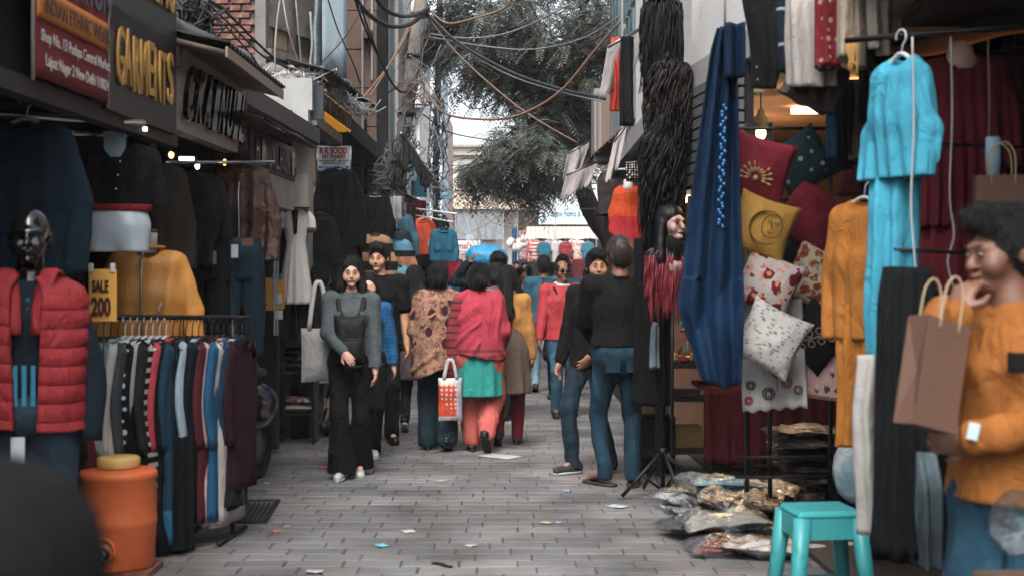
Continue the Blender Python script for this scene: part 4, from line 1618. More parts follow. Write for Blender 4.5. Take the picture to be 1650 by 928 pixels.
def hair_strands(ho, m, seed, style, hc, RhN, s, n=600):
    """fine locks lying over the hair surface"""
    me = ho.data
    k = len(me.vertices)
    co = np.empty(k * 3, np.float32)
    no = np.empty(k * 3, np.float32)
    me.vertices.foreach_get('co', co)
    me.vertices.foreach_get('normal', no)
    co, no = co.reshape(-1, 3), no.reshape(-1, 3)
    r = np.random.default_rng(seed)
    i = r.integers(0, k, n)
    p, nn = co[i], no[i]
    c0 = np.array(hc, np.float32)
    loc = (p - c0) @ RhN
    if style in ('short', 'quiff', 'crop', 'bald'):
        flow = np.stack([loc[:, 0] * 2., np.where(loc[:, 1] < 0, -.35, .55), np.where(loc[:, 2] > .08, .12, -.8)], 1) + r.normal(size=(n, 3)) * .35
        L_ = r.uniform(.018, .04, n) * s
        lift = .32
    else:
        flow = np.stack([loc[:, 0] * 3., np.where(loc[:, 2] > .06, .9, .12), np.where(loc[:, 2] > .09, -.25, -1.)], 1) + r.normal(size=(n, 3)) * .12
        L_ = r.uniform(.05, .12, n) * s
        lift = .12
    flow = flow @ RhN.T
    flow -= (flow * nn).sum(1, keepdims=True) * nn
    flow /= np.linalg.norm(flow, axis=1, keepdims=True) + 1e-6
    side = np.cross(flow, nn)
    w = r.uniform(.0012, .0026, n)[:, None] * s
    V, F = [], []
    segs = 3
    for j in range(segs + 1):
        t = j / segs
        q = p + flow * (L_ * t)[:, None] + nn * (.0015 + lift * L_[:, None] * t * t * .35 - (0 if lift > .3 else 1) * L_[:, None] * t * t * .10)
        ww = w * (1 - .8 * t)
        V += [q - side * ww, q + side * ww, q + nn * ww * 1.2]
    V = np.stack(V, 1).reshape(-1, 3)
    b = np.arange(n)[:, None] * ((segs + 1) * 3)
    for j in range(segs):
        for (a, c) in ((0, 1), (1, 2), (2, 0)):
            F.append(np.concatenate([b + j * 3 + a, b + j * 3 + c, b + j * 3 + 3 + c, b + j * 3 + 3 + a], 1))
    F = np.concatenate(F)
    m2 = bpy.data.meshes.new('hair_strands')
    m2.from_pydata(V.tolist(), [], F.tolist())
    m2.materials.append(m)
    return tag(link('hair_strands', m2, ho), None, kind='stuff')


def person(label, x, y, rz, H=1.68, fem=False, feet=None, hands=None, elbow=None, lean=(0, 0), head=(0, 0, 0), sk='#8a5a41', top_=None, bot=None,
           shoe=None, hair='short', hcol=None, res=.009, face=True, extra=None, group=None, hn=None, curl=.45, build=1., z0=0., girth=1.):
    """local frame: facing -y, feet on z = 0; index 0 is the -x side"""
    s = H / 1.745
    o = tag(empty('person', (x, y, z0), R(rz)), label, 'person', group)
    sd = random.randrange(10000)
    lx, ly = lean
    v = lambda a, b, c, u=0.: Vector((a * s + lx * u, b * s + ly * u, c * s))
    sw = (.158 if fem else .182) * build
    hip = v(0, 0, .93, .1)
    waist = v(0, 0, 1.08, .35)
    chest = v(0, -.005, 1.28, .7)
    neckb = v(0, .012, 1.455, 1)
    hc = v(0, -.012, 1.62, 1.08)
    sh = [v(-sw, .01, 1.405, .92), v(sw, .01, 1.405, .92)]
    feet = feet or ((-.10, 0, 0, -.15), (.10, 0, 0, .15))
    hands = hands or ((-.24, -.06, .74), (.24, -.06, .74))
    elbow = elbow or ((-.3, 1, 0), (.3, 1, 0))
    hn = hn or ((1, 0, 0), (-1, 0, 0))
    # legs
    hips = [v(-.088, 0, .90, .05), v(.088, 0, .90, .05)]
    ank, kn, toe = [], [], []
    for i in (0, 1):
        f = feet[i]
        lift = f[4] if len(f) > 4 else 0.
        a = Vector((f[0] * s, f[1] * s, f[2] * s + .085 * s))
        k, a = ik(hips[i], a, .43 * s, .425 * s, (math.sin(f[3]) * .5, -1, 0))
        ank.append(a)
        kn.append(k)
        fd = Vector((math.sin(f[3]), -math.cos(f[3]), 0))
        toe.append((fd, lift))
    # arms
    wr_, el = [], []
    for i in (0, 1):
        e, w = ik(sh[i], Vector((hands[i][0] * s, hands[i][1] * s, hands[i][2] * s)), .285 * s, .25 * s, elbow[i])
        el.append(e)
        wr_.append(w)
    # head frame
    Rh = (Matrix.Rotation(head[0], 3, 'Z') @ Matrix.Rotation(head[1], 3, 'X') @ Matrix.Rotation(head[2], 3, 'Y'))
    RhN = np.array(Rh, np.float32)
    piv = v(0, .015, 1.51, 1.04)

    def hp(a, b, c):        # head-local, origin at head centre
        return piv + Rh @ (Vector((a, b, c)) * s + (hc - piv))

    nf = .9 if fem else 1.
    S = SDF()
    E = lambda c, r, k=.02, sub=False: S.ell(hp(*c), [q * s for q in r], k, sub, RhN)
    E((0, .022, .028), (.074, .09, .094))
    S.cone(hp(0, -.025, -.01), hp(0, -.046, -.078), .060 * s * nf, .036 * s * nf, .03)
    E((0, -.075, .026), (.050, .020, .014), .02)
    for q in (-1, 1):
        E((q * .037, -.058, -.028), (.031, .028, .032), .025)
        E((q * .079, .02, -.004), (.010, .020, .031), .008)
        E((q * .031, -.106, .008), (.018, .013, .010), .012, True)
    S.cone(hp(0, -.090, .008), hp(0, -.107, -.024), .008 * s, .0125 * s * nf, .014)
    E((.011, -.101, -.029), (.009, .01, .008), .008)
    E((-.011, -.101, -.029), (.009, .01, .008), .008)
    E((0, -.090, -.053), (.022, .012, .0085), .01)
    E((0, -.082, -.086), (.021, .017, .016), .015)
    S.cone(neckb - Vector((0, 0, .02)), hp(0, .02, -.06), .053 * s * (.9 if fem else 1.05), .050 * s * nf, .02)
    S.cone(neckb + Vector((0, 0, .0)), chest, .05 * s, .06 * s, .05)
    sl = (top_ or {}).get('sleeve', 1.)
    S.cone(chest, hip, .06 * s, .06 * s, .05)
    for i in (0, 1):
        S.cone(neckb - Vector((0, 0, .03 * s)), sh[i] - Vector((0, 0, .01 * s)), .034 * s, .032 * s, .03)
        thin = .028 if sl > .3 else .04
        S.cone(sh[i], el[i], .03 * s, thin * s if sl > .5 else .041 * s, .02)
        S.cone(el[i], wr_[i], (.028 if sl > .5 else .040) * s, .027 * s, .015)
        hd = (wr_[i] - el[i]).normalized()
        if hn[i] is not None:
            dd = hd if len(hands[i]) < 6 else Vector(hands[i][3:6])
            hand_prims(S, wr_[i] + hd * .01 * s, dd, hn[i], s * (.92 if fem else 1.), curl, 1 if i == 0 else -1)
        bare = (bot or {}).get('bare', False)
        S.cone(hips[i], kn[i], .04 * s, (.05 if bare else .03) * s, .02)
        S.cone(kn[i], ank[i], (.046 if bare else .03) * s, .036 * s, .015)
        S.cone(ank[i], ank[i] + toe[i][0] * (.12 if shoe else .165) * s - Vector((0, 0, .05 * s)), .036 * s, .024 * s, .012)
    body = sdf_build(S, res if face else res * 1.3, 'body', skin(sk), o)
    J = dict(s=s, hip=hip, waist=waist, chest=chest, neckb=neckb, sh=sh, el=el, wr=wr_, kn=kn, ank=ank, hp=hp, Rh=Rh, hips=hips, o=o, RhN=RhN, toe=toe)
    if face:
        for q in (-1, 1):
            e = MB()
            e.ell((0, 0, 0), (.0105 * s, .007 * s, .0040 * s), 12, 8)
            e = e.build('eye', EYEW, o, hp(q * .031, -.0885, .008), rot=Rh.to_euler())
            MB().ell((0, -.005 * s, 0), (.0045 * s, .0036 * s, .0042 * s), 10, 8).build('iris', EYED, e)
            mb = MB()
            mb.tube([np.array(hp(q * (.014 + .011 * k), -.101 + .006 * k * k * .6, .029 + .004 * math.sin(k * 1.1))) for k in range(4)], .002 * s, .004 * s, n=6)
            mb.build('eyebrow', BROW, o)
        MB().ell((0, 0, 0), (.019 * s, .006 * s, .0070 * s), 14, 8).build('lips', LIP, o, hp(0, -.0985, -.053), rot=Rh.to_euler())
    # hair
    HM = hcol or HAIRB
    if hair:
        Hs = SDF()
        HE = lambda c, r, k=.02, sub=False: Hs.ell(hp(*c), [q * s for q in r], k, sub, RhN)
        big = 1.03 if hair in ('short', 'crop', 'bald') else 1.05
        HE((0, .032, .045), (.083 * big, .096 * big, .092 * big))
        if hair in ('short', 'quiff'):
            HE((0, .058, -.01), (.073, .062, .075), .03)
            HE((0, -.045, .105), (.066, .055, .032 if hair == 'short' else .045), .03)
        elif hair == 'crop':
            HE((0, .055, -.0), (.075, .062, .08), .03)
        if hair in ('long', 'pony', 'bun', 'veil'):
            HE((0, .05, -.02), (.082, .07, .09), .03)
        if hair == 'long':
            for q in (-1, 0, 1):
                Hs.cone(hp(q * .062, .06, -.03), neckb + Vector((q * .10 * s, .075 * s, -.18 * s)), .045 * s, .05 * s, .03)
                Hs.cone(neckb + Vector((q * .10 * s, .075 * s, -.18 * s)), neckb + Vector((q * .06 * s, .10 * s, -.42 * s)), .05 * s, .03 * s, .03)
        if hair == 'front':
            HE((0, .05, -.03), (.084, .07, .1), .03)
            for q in (-1, 1):
                Hs.cone(hp(q * .070, .015, .03), hp(q * .082, .0, -.1), .022 * s, .027 * s, .03)
                Hs.cone(hp(q * .082, .0, -.1), neckb + Vector((q * .10 * s, .0 * s, -.08 * s)), .030 * s, .026 * s, .03)
        if hair == 'pony':
            Hs.cone(hp(0, .11, -.02), neckb + Vector((0, .11 * s, -.15 * s)), .05 * s, .055 * s, .03)
            Hs.cone(neckb + Vector((0, .11 * s, -.15 * s)), hip + Vector((.02, .14 * s, .06 * s)), .058 * s, .03 * s, .03)
        if hair == 'bun':
            HE((0, .125, -.02), (.05, .045, .05), .02)
        # face opening
        HE((0, -.104, -.020), (.070 if hair not in ('short', 'quiff', 'crop', 'bald') else .073, .078, .112), .012, True)
        if hair in ('short', 'quiff', 'crop'):
            HE((-.09, -.03, -.055), (.035, .055, .055), .015, True)
            HE((.09, -.03, -.055), (.035, .055, .055), .015, True)
        if hair == 'bald':
            HE((0, -.03, .10), (.075, .10, .055), .02, True)
        ho = sdf_build(Hs, min(res * 1.15, .012), 'hair', HM, o, folds(sd, .0045, 55., .4))
        if res < .0135:
            hair_strands(ho, HM, sd, hair, hc, RhN, s)
    # trousers
    hcl = max(res * 1.3, .0115)
    b_ = bot or dict(kind='pants', m=denim('#1a3c52'))
    Bs = SDF()
    kd = b_.get('kind', 'pants')
    r1, r2, r3 = {'pants': (.084, .060, .054), 'slim': (.079, .053, .044), 'flare': (.083, .062, .105), 'salwar': (.125, .115, .062), 'wide': (.10, .088, .085)}[kd]
    g_ = girth * (1.05 if fem else 1.)
    Bs.ell(hip + Vector((0, .008 * s, .0)), (.168 * s * g_, .118 * s * g_, .13 * s), .03)
    Bs.cone(hip, waist, .14 * s * g_, .128 * s * g_, .04, .70)
    for i in (0, 1):
        Bs.cone(hips[i], kn[i], r1 * s * g_, r2 * s, .03)
        Bs.cone(kn[i], ank[i] - Vector((0, 0, .02 * s if kd != 'salwar' else .0)), r2 * s, r3 * s, .02)
    Bs.cuts.append((0, 0, -1, -(.050 if kd == 'flare' else .03 if kd == 'wide' else .04) * s))
    sdf_build(Bs, hcl * 1.15, 'trousers', b_['m'], o, folds(sd + 1, b_.get('fold', .007), 20., .7))
    # shoes
    if shoe:
        for i in (0, 1):
            fd, lift = toe[i]
            up = Vector((0, 0, 1))
            if lift:
                ax = fd.cross(up).normalized()
                q = Matrix.Rotation(-lift, 3, ax)
                fd = q @ fd
                up = q @ up
            A_ = ank[i] - up * .085 * s
            Fs = SDF()
            kd2 = shoe.get('kind', 'shoe')
            back, frt = A_ - fd * .045 * s + up * .04 * s, A_ + fd * .165 * s + up * .032 * s
            Fs.cone(back, frt, .040 * s, .034 * s, .02)
            Fs.cone(back + up * .02 * s, A_ + fd * .05 * s + up * .055 * s, .040 * s, .036 * s, .02)
            if kd2 == 'boot':
                Fs.cone(A_ + up * .05 * s, A_ + up * .22 * s, .044 * s, .05 * s, .02)
            Fs.cuts.append((-up.x, -up.y, -up.z, -(A_.dot(up) + .012 * s)))
            if kd2 == 'flat':
                Fs.cuts.append((up.x, up.y, up.z, A_.dot(up) + .062 * s))
            so = sdf_build(Fs, .009 if res < .012 else .014, 'shoe', shoe['m'], o)
            so_ = MB()
            side = fd.cross(up)
            so_.tube([np.array(A_ + fd * t * s + up * .012 * s) for t in (-.08, -.05, 0, .06, .12, .17, .195)], np.array((.018, .037, .038, .040, .043, .034, .012)) * s, .013 * s, n=14, ref=tuple(side), sq=.8)
            so_.build('sole', shoe.get('sole', shoe['m']), so)
    # upper garment
    if top_:
        Ts = SDF()
        ez = top_.get('ease', 0.) * s
        hem = top_.get('hem', .86) * s
        gm = girth * (.90 if fem else 1.)
        hemp = Vector((hip.x * .6, hip.y * .6, hem))
        fl_ = top_.get('flare', 0.)
        wst = Vector((waist.x, waist.y, max(waist.z, hem + .1)))
        Ts.cone(hemp, wst, (.176 + fl_) * s * girth + ez, .143 * s * gm + ez, .04, .70)
        Ts.cone(wst, chest, .143 * s * gm + ez, .160 * s * gm + ez, .05, .70)
        Ts.cone(chest, neckb - Vector((0, 0, .045 * s)), .152 * s * gm + ez, .072 * s + ez * .4, .05, .74)
        if fem:
            for q in (-1, 1):
                Ts.ell(chest + Vector((q * .065 * s, -.085 * s, -.0 * s)), (.062 * s, .05 * s, .06 * s), .04)
        for i in (0, 1):
            Ts.cone(neckb - Vector((0, 0, .035 * s)), sh[i], .055 * s + ez * .3, .064 * s + ez * .5, .03)
            if sl >= .9:
                Ts.cone(sh[i], el[i], .059 * s + ez * .6, .046 * s + ez * .5, .025)
                Ts.cone(el[i], wr_[i], .046 * s + ez * .5, .035 * s + ez * .35, .02)
            else:
                Ts.cone(sh[i], sh[i] + (el[i] - sh[i]) * .72, .068 * s, .064 * s, .025)
        Ts.cuts.append((0, 0, -1, -hem))
        sdf_build(Ts, hcl, top_.get('name', 'sweater'), top_['m'], o, folds(sd + 2, top_.get('fold', .007), 17., .8))
        if top_.get('collar', top_['m'] if res < .012 else None):
            th = np.linspace(0, 6.283, 20)
            mb = MB()
            c0 = neckb + Vector((0, .0, .012 * s))
            mb.tube(np.stack([c0.x + .066 * s * np.cos(th), c0.y + .064 * s * np.sin(th), c0.z - .014 * s + .014 * s * np.sin(th)], 1), .011 * s, .022 * s, n=8, ref=(0, 0, 1), cap=False)
            mb.build('collar', top_.get('collar', top_['m']), o)
    if extra:
        extra(J)
    return o


def walk(st=.18, d=1):
    """feet for a mid stride: index 0 forward when d > 0"""
    return ((-.09, -st * d, 0 if d > 0 else .05, -.08, 0 if d > 0 else .5), (.09, st * d, .05 if d > 0 else 0, .08, .5 if d > 0 else 0))


def shawl(J, m, hemz, seed, slope=0., ease=.05, fringe=None, name='shawl', front=True, res=.012, arms=True, side=0.):
    """a wrap over shoulders and arms, falling to a slanting hem"""
    s = J['s']
    Ts = SDF()
    nb, ch, hp_ = J['neckb'], J['chest'], J['hip']
    Ts.cone(ch, nb - Vector((0, 0, .035 * s)), .185 * s + ease, .085 * s, .06, .80)
    Ts.cone(Vector((hp_.x, hp_.y, hemz)), ch, .205 * s + ease, .185 * s + ease, .06, .86)
    for i in (0, 1):
        Ts.cone(nb - Vector((0, 0, .03 * s)), J['sh'][i], .06 * s, .07 * s, .04)
        if arms:
            Ts.cone(J['sh'][i], J['el'][i], .072 * s, .062 * s, .04)
            Ts.cone(J['el'][i], J['el'][i] + (J['wr'][i] - J['el'][i]) * .6, .062 * s, .052 * s, .04)
    n = Vector((slope, 0, -1)).normalized()
    Ts.cuts.append((n.x, n.y, n.z, -hemz * (-n.z) if False else n.z * hemz))

    def disp(p):
        u_ = p[:, 0] * 15 + p[:, 2] * 9 * np.sign(p[:, 0] + .02) + 2.0 * np.sin(p[:, 2] * 6 + seed)
        a = -(1 - np.abs(np.sin(u_))) ** 2 * .022 - (1 - np.abs(np.sin(u_ * 2.3 + 1.))) ** 2 * .009
        return (a + sines(p, seed, 13.) * .005).astype(np.float32)
    o = sdf_build(Ts, res, name, m, J['o'], disp)
    th = np.linspace(0, 6.283, 26)
    mb = MB()
    mb.tube(np.stack([nb.x + .085 * s * np.cos(th), nb.y + .075 * s * np.sin(th), nb.z + (-.03 + .045 * np.sin(th)) * s], 1), .028 * s, .03 * s, n=10, jit=.006, cap=False)
    mb.build('neck_fold', m, J['o'])
    return o


def kurta(J, m, hem, flare=.04, name='tunic', seed=3):
    s = J['s']
    Ts = SDF()
    hp_, w = J['hip'], J['waist']
    Ts.cone(Vector((hp_.x, hp_.y + .01, hem)), hp_, (.20 + flare) * s, .198 * s, .04, .82)
    Ts.cone(hp_, w, .198 * s, .16 * s, .04, .78)
    Ts.cuts.append((0, 0, -1, -hem))

    def disp(p):
        a = np.arctan2(p[:, 1], p[:, 0])
        return (np.sin(a * 9 + seed) * .010 * np.clip((hp_.z + .1 - p[:, 2]) / .3, 0, 1)).astype(np.float32)
    return sdf_build(Ts, .011, name, m, J['o'], disp)


def tote(label, loc, rz, w, h, d, m, handle=.25, hm=None, cat='bag', name='tote_bag', print_=None, tilt=0.):
    o = tag(empty(name, loc, rz, rot=(0, tilt, rz)), label, cat)
    mb = MB()
    pillow_mesh(mb, w, h, d, 16, .02, .012, int(w * 1000))
    mb.build('pouch', m, o)
    for yy in (-d * .2, d * .2):
        mb = MB()
        mb.tube(spline([(-w * .28, yy, h * .46), (-w * .1, yy, h * .5 + handle * .9), (w * .1, yy, h * .5 + handle * .9), (w * .28, yy, h * .46)], 16), .014, .005, n=8)
        mb.build('handle', hm or m, o)
    return o

# ------------------------------------------------------------------ garments (local: x width, front -y, neck at z = 0)
HANGB = mat('hanger_black', '#131314', rough=.35, var=.1)
HANGW = mat('hanger_white', '#b7b4b0', rough=.4, var=.1)


def hanger(parent, w=.4, m=HANGB, hook=.12):
    mb = MB()
    mb.tube(spline([(-w / 2, 0, -.055), (-w * .25, 0, -.02), (0, 0, .012), (w * .25, 0, -.02), (w / 2, 0, -.055)], 14), .011, .008, n=8, ref=(0, 1, 0))
    th = np.linspace(-1.2, 3.4, 12)
    mb.tube(np.vstack([[(0, 0, .0)], np.stack([.028 * np.cos(th), 0 * th, hook - .03 + .028 * np.sin(th)], 1)]), .0035, n=6, ref=(0, 1, 0))
    return mb.build('hanger', m, parent)


def body_tube(mb, w, L, dep, nw=.09, waist=.95, hem=1., drop=.07, fold=.05, ff=7, ph=0., jit=.006, seed=0, m=0, n=36, rings=26, sway=0., wv=.45):
    t = np.linspace(0, 1, rings) ** 1.25
    z = -t * L
    sh = drop / L
    rx = np.interp(t, [0, sh * .35, sh, sh * 2.2, wv, 1], [nw, nw * 1.25, w * .47, w * .5, w * .5 * waist, w * .5 * hem])
    ry = np.interp(t, [0, sh * .5, sh * 2.2, wv, 1], [.045, dep * .32, dep * .5, dep * .5 * waist, dep * .5 * max(1, hem)])
    p = np.stack([sway * t ** 2, 0 * t, z], 1)
    fo = np.interp(t, [0, sh * 2, .5, 1], [0, .02, fold * .7, fold * 1.6])
    mb.tube(p, rx, ry, n=n, fold=fo, ff=ff, ph=ph, drift=1.5, jit=jit, seed=seed, m=m, sq=.85)


def sleeve_tube(mb, s, w, sl, ang, r0=.075, r1=.05, drop=.07, bend=.08, fold=.05, seed=0, m=0, fy=.72, y1=-.03):
    a = np.array((s * (w * .47 - r0 * .55), 0, -drop - r0 * .25))
    e = a + np.array((s * math.sin(ang) * sl, y1, -math.cos(ang) * sl))
    mid = (a + e) / 2 + np.array((s * bend * sl, .01, 0))
    p = spline([a - np.array((s * .02, 0, -.02)), a, mid, e], 16)
    mb.tube(p, np.linspace(r0, r1, 16), np.linspace(r0 * fy, r1 * fy, 16), n=14, fold=fold, ff=4, ph=seed, drift=9., jit=.005, seed=seed, ref=(1, 0, 0), m=m)


def collar_ring(parent, m, nw=.075, z=-.005, r=.02, dep=.055, tall=1.):
    th = np.linspace(0, 2 * np.pi, 22)
    mb = MB()
    mb.tube(np.stack([nw * np.cos(th), dep * np.sin(th), z - .02 * (1 - np.sin(th)) * .9], 1), r * .45, r * tall, n=8, ref=(0, 0, 1), cap=False)
    return mb.build('collar', m, parent)


def top(name, label, cat, loc, rz, m, w=.46, L=.66, dep=.13, sl=.5, sa=.12, hem=1., waist=.96, fold=.05, group=None, hang=HANGB, collar=None,
        sr0=.075, sr1=.052, buttons=None, zipper=None, seed=None, sleeves=True, pocket=None, nw=.085, ff=7, wv=.45, sway=0., hook=.12, res=None):
    sd = random.randrange(1000) if seed is None else seed
    S = SDF()
    fl = min(1., dep / .2)
    hw = w / 2
    r = min(.085, hw * .6)
    for q in (-1, 0, 1):
        xs = q * (hw - r)
        S.cone((xs * .96, 0, -.09), (xs * waist + sway * .3, 0, -L * wv), r, r, .06, fl)
        S.cone((xs * waist + sway * .3, 0, -L * wv), (xs * hem * 1.02 + sway, 0, -L), r, r * hem, .06, fl)
        if q:
            S.cone((q * nw * .5, .0, -.028), (q * (hw - .055), 0, -.075), .032, .05, .03, min(1., fl * 1.3))
            if sleeves and sl:
                an = sa + random.uniform(-.03, .05)
                p0 = np.array((q * (hw - .05), 0, -.08))
                p2 = p0 + np.array((q * math.sin(an) * sl, -.03, -math.cos(an) * sl))
                p1 = (p0 + p2) / 2 + np.array((q * .045 * sl / .5, .012, 0))
                S.cone(p0, p1, sr0 * .78, (sr0 + sr1) * .40, .014, .85)
                S.cone(p1, p2, (sr0 + sr1) * .40, sr1 * .9, .008, .85)
    S.ell((0, -.035, .0), (nw * .72, .06, .05), .015, True)
    S.cuts.append((0, 0, -1, L))

    def disp(p):
        t = np.clip(-p[:, 2] / L, 0, 1)
        a = np.sin(p[:, 0] / w * 6.283 * ff * .55 + sd + 1.3 * np.sin(p[:, 2] * 6 + sd) + np.sign(p[:, 1]) * 1.1) * (.002 + fold * .16 * t)
        return (a + sines(p, sd, 19.) * .004 + np.abs(sines(p, sd + 3, 34.)) * .004).astype(np.float32)
    D_ = loc[1] if loc[1] > 1 else 8.
    o = tag(sdf_build(S, res or (.011 if D_ < 12 else .014 if D_ < 25 else .03), name, m, None, disp), label, cat, group)
    o.location = loc
    o.rotation_euler = (0, 0, rz)
    if hang:
        hanger(o, w * .9, hang, hook)
    if collar:
        collar_ring(o, collar, nw * .9)
    if buttons:
        for i in range(5):
            MB().ell((.01, -dep * .5 - .004, -.12 - i * (L - .2) / 5), (.009, .005, .009), 8, 6).build('button', buttons, o)
    if zipper:
        mb = MB()
        mb.tube(spline([(0, -.03, -.01), (0, -dep * .5 - .004, -.16), (0.004, -dep * .5 - .006, -L * .6), (0, -dep * .5 * max(1, hem) - .004, -L + .01)], 12), .006, .004, n=6)
        mb.build('zip', zipper, o)
    if pocket:
        for s in (-1, 1):
            mb = MB()
            mb.rbox((s * w * .22, -dep * .5 - .002, -.22), (w * .24, .012, .1), .005)
            mb.build('pocket', pocket, o)
    return o


def trousers(name, label, loc, rz, m, w=.36, L=1.0, dep=.14, flare=.11, group=None, cat='trousers', patch=None, gap=.0, belt=None, knee=.085):
    mb = MB()
    rings = 10
    z = -np.linspace(0, .28, rings)
    mb.tube(np.stack([0 * z, 0 * z, z], 1), np.interp(-z, [0, .1, .28], [w * .43, w * .5, w * .52]), np.interp(-z, [0, .12, .28], [dep * .4, dep * .55, dep * .5]), n=28, fold=.03, ff=5, jit=.005, sq=.85)
    for s in (-1, 1):
        p = spline([(s * w * .24, 0, -.2), (s * (w * .25 + gap * .4), -.01, -.5 * L), (s * (w * .25 + gap), 0, -L)], 20)
        mb.tube(p, key([(0, w * .25), (.15, w * .26), (.55, knee), (1, flare * .9)], 20), key([(0, dep * .5), (.2, dep * .5), (.55, knee * .85), (1, flare * .8)], 20), n=18, fold=.05, ff=5, ph=s, drift=5, jit=.007, seed=int(s + 3))
    o = tag(mb.build(name, m, None, loc, rz), label, cat, group)
    mb = MB()
    mb.tube([(0, 0, -.04), (0, 0, -.02), (0, 0, .004)], w * .44, dep * .42, n=28, sq=.85)
    mb.build('waistband', belt or m, o)
    if patch:
        MB().rbox((w * .12, -dep * .45, -.03), (.075, .012, .05), .004).build('leather_patch', patch, o)
    return o


def drape(name, label, cat, loc, rz, m, w, L, dep=.05, hem=1., fold=.35, ff=5, sway=0., group=None, top_w=None, seed=0, rings=30, jit=.01):
    """pleated hanging cloth"""
    t = np.linspace(0, 1, rings)
    mb = MB()
    tw = top_w or w
    mb.tube(np.stack([sway * t ** 1.5, .02 * np.sin(t * 4 + seed), -L * t], 1), np.interp(t, [0, .12, 1], [tw * .5, (tw + w) * .25, w * .5 * hem]), dep * np.interp(t, [0, .3, 1], [.6, 1, 1.1]), n=48, fold=fold, ff=ff, ph=seed, drift=1.2, jit=jit, seed=seed)
    return tag(mb.build(name, m, None, loc, rz), label, cat, group)


def pillow_mesh(mb, w, h, t, n=18, pinch=.10, crumple=0., seed=0, m=0):
    u, v = np.meshgrid(np.linspace(-1, 1, n), np.linspace(-1, 1, n))
    e = np.clip((1 - u ** 2) * (1 - v ** 2), 0, 1) ** .42
    sx = 1 - pinch * (1 - v ** 2) * np.abs(u) ** 3 * .0 - pinch * (1 - np.abs(v) ** 2) * .6
    x = u * w / 2 * (1 - pinch * (1 - v ** 2))
    z = v * h / 2 * (1 - pinch * (1 - u ** 2))
    pts = []
    for s in (-1, 1):
        y = s * t / 2 * e
        q = np.stack([x, y, z], -1).reshape(-1, 3)
        if crumple:
            ed = e.reshape(-1)
            q[:, 1] += crumple * ed * sines(q, seed + s, 22.) + crumple * .6 * sines(q, seed + 9, 55.)
        pts.append(q)
    o = n * n
    f = []
    for j in range(n - 1):
        for i in range(n - 1):
            q = (j * n + i, j * n + i + 1, (j + 1) * n + i + 1, (j + 1) * n + i)
            f.append(q)
            f.append(tuple(k + o for k in q[::-1]))
    V = np.concatenate(pts)
    mb.add(V, f, m)


# ------------------------------------------------------------------ left: chrome rails
def rail(label, a, b, r=.012, m=CHROME, cat='rail'):
    o = MB().bar(a, b, r, 12).build('display_rail', m)
    return tag(o, label, cat, 'display rails')


rail('chrome rail carrying the teal hoodie and black jacket', (XP(-20, 6.5), 6.5, ZP(183, 6.5)), (XP(232, 7.2), 7.2, ZP(199, 7.2)), .018)
rail('thin chrome rail receding into the shop', (XP(115, 7.0), 7.0, ZP(215, 7.0)), (XP(325, 9.4), 9.4, ZP(222, 9.4)), .012)
rail('dark rail holding the leather jackets', (XP(265, 8.9), 8.9, ZP(262, 8.9)), (XP(440, 9.9), 9.9, ZP(262, 9.9)), .014)
for i, (px, py, D) in enumerate(((115, 176, 6.9), (222, 208, 7.4), (300, 256, 8.6))):
    o = tag(MB().bar((-.045, 0, 0), (.045, .02, 0), .012).build('tube_light', mat('lamp_cool', '#f4f1ea', emis=1.0, var=0, bump=0), None, tuple(P(px, py, D))), ['short lit tube above the teal hoodie', 'short lit tube above the black jacket', 'short lit tube deeper in the shop'][i], 'lamp', 'lit tubes in the left shop')

# ------------------------------------------------------------------ left: mannequins and hung clothes
GLOSSB = mat('gloss_black', '#0d0d0e', rough=.18, var=.1, bump=0, spec=.6)
GLOSSW = mat('gloss_white', '#a9b3b8', rough=.25, var=.08, bump=0, coat=.4)


def mann_head(name, m, parent, c, s=1.):
    c = np.array(c, float)
    S = SDF()
    E = lambda q, r, k=.02, sub=False: S.ell(c + np.array(q) * s, np.array(r) * s, k, sub)
    E((0, .02, .03), (.075, .093, .095))
    S.cone(c + np.array((0, -.025, -.01)) * s, c + np.array((0, -.046, -.08)) * s, .058 * s, .036 * s, .03)
    E((0, -.076, .026), (.05, .02, .014))
    for q in (-1, 1):
        E((q * .036, -.058, -.028), (.028, .026, .03))
        E((q * .079, .02, -.004), (.010, .02, .031), .008)
        E((q * .031, -.102, .008), (.02, .015, .013), .012, True)
    S.cone(c + np.array((0, -.09, .01)) * s, c + np.array((0, -.110, -.024)) * s, .009 * s, .014 * s, .012)
    E((0, -.091, -.053), (.022, .012, .0085), .01)
    E((0, -.082, -.086), (.021, .017, .016), .015)
    S.cone(c + np.array((0, .02, -.06)) * s, c + np.array((0, .02, -.2)) * s, .052 * s, .056 * s, .02)
    S.cone(c + np.array((0, .02, -.2)) * s, c + np.array((0, .02, -.27)) * s, .06 * s, .10 * s, .03)
    return sdf_build(S, .006, name, m, parent)


D = 5.7
vx = XP(48, D)
mn = tag(empty('mannequin', (vx, D, 0), R(12)), 'glossy black mannequin in a red puffer vest and jeans', 'mannequin')
mann_head('head', GLOSSB, mn, (0, 0, 1.63))
mb = MB()
q = MB()
body_tube(mb, .37, .62, .20, .07, .9, .95, seed=5)
mb.v = [v + np.array((0, 0, 1.46)) for v in mb.v]
mb.build('shirt', cloth('#12232e', pat=[('dots', 26., .22, '#1c5874', .1)]), mn)
for i in range(5):
    mb = MB()
    mb.box((-.075 + i * .034, -.118, 1.05), (.017, .01, .16))
    mb.build('printed_stripe', cloth('#2a7896'), mn)
for s in (-1, 1):
    mb = MB()
    sleeve_tube(mb, s, .40, .56, .16, .066, .045, seed=s)
    mb.v = [v + np.array((0, 0, 1.46)) for v in mb.v]
    mb.build('sleeve', cloth('#10212c'), mn)
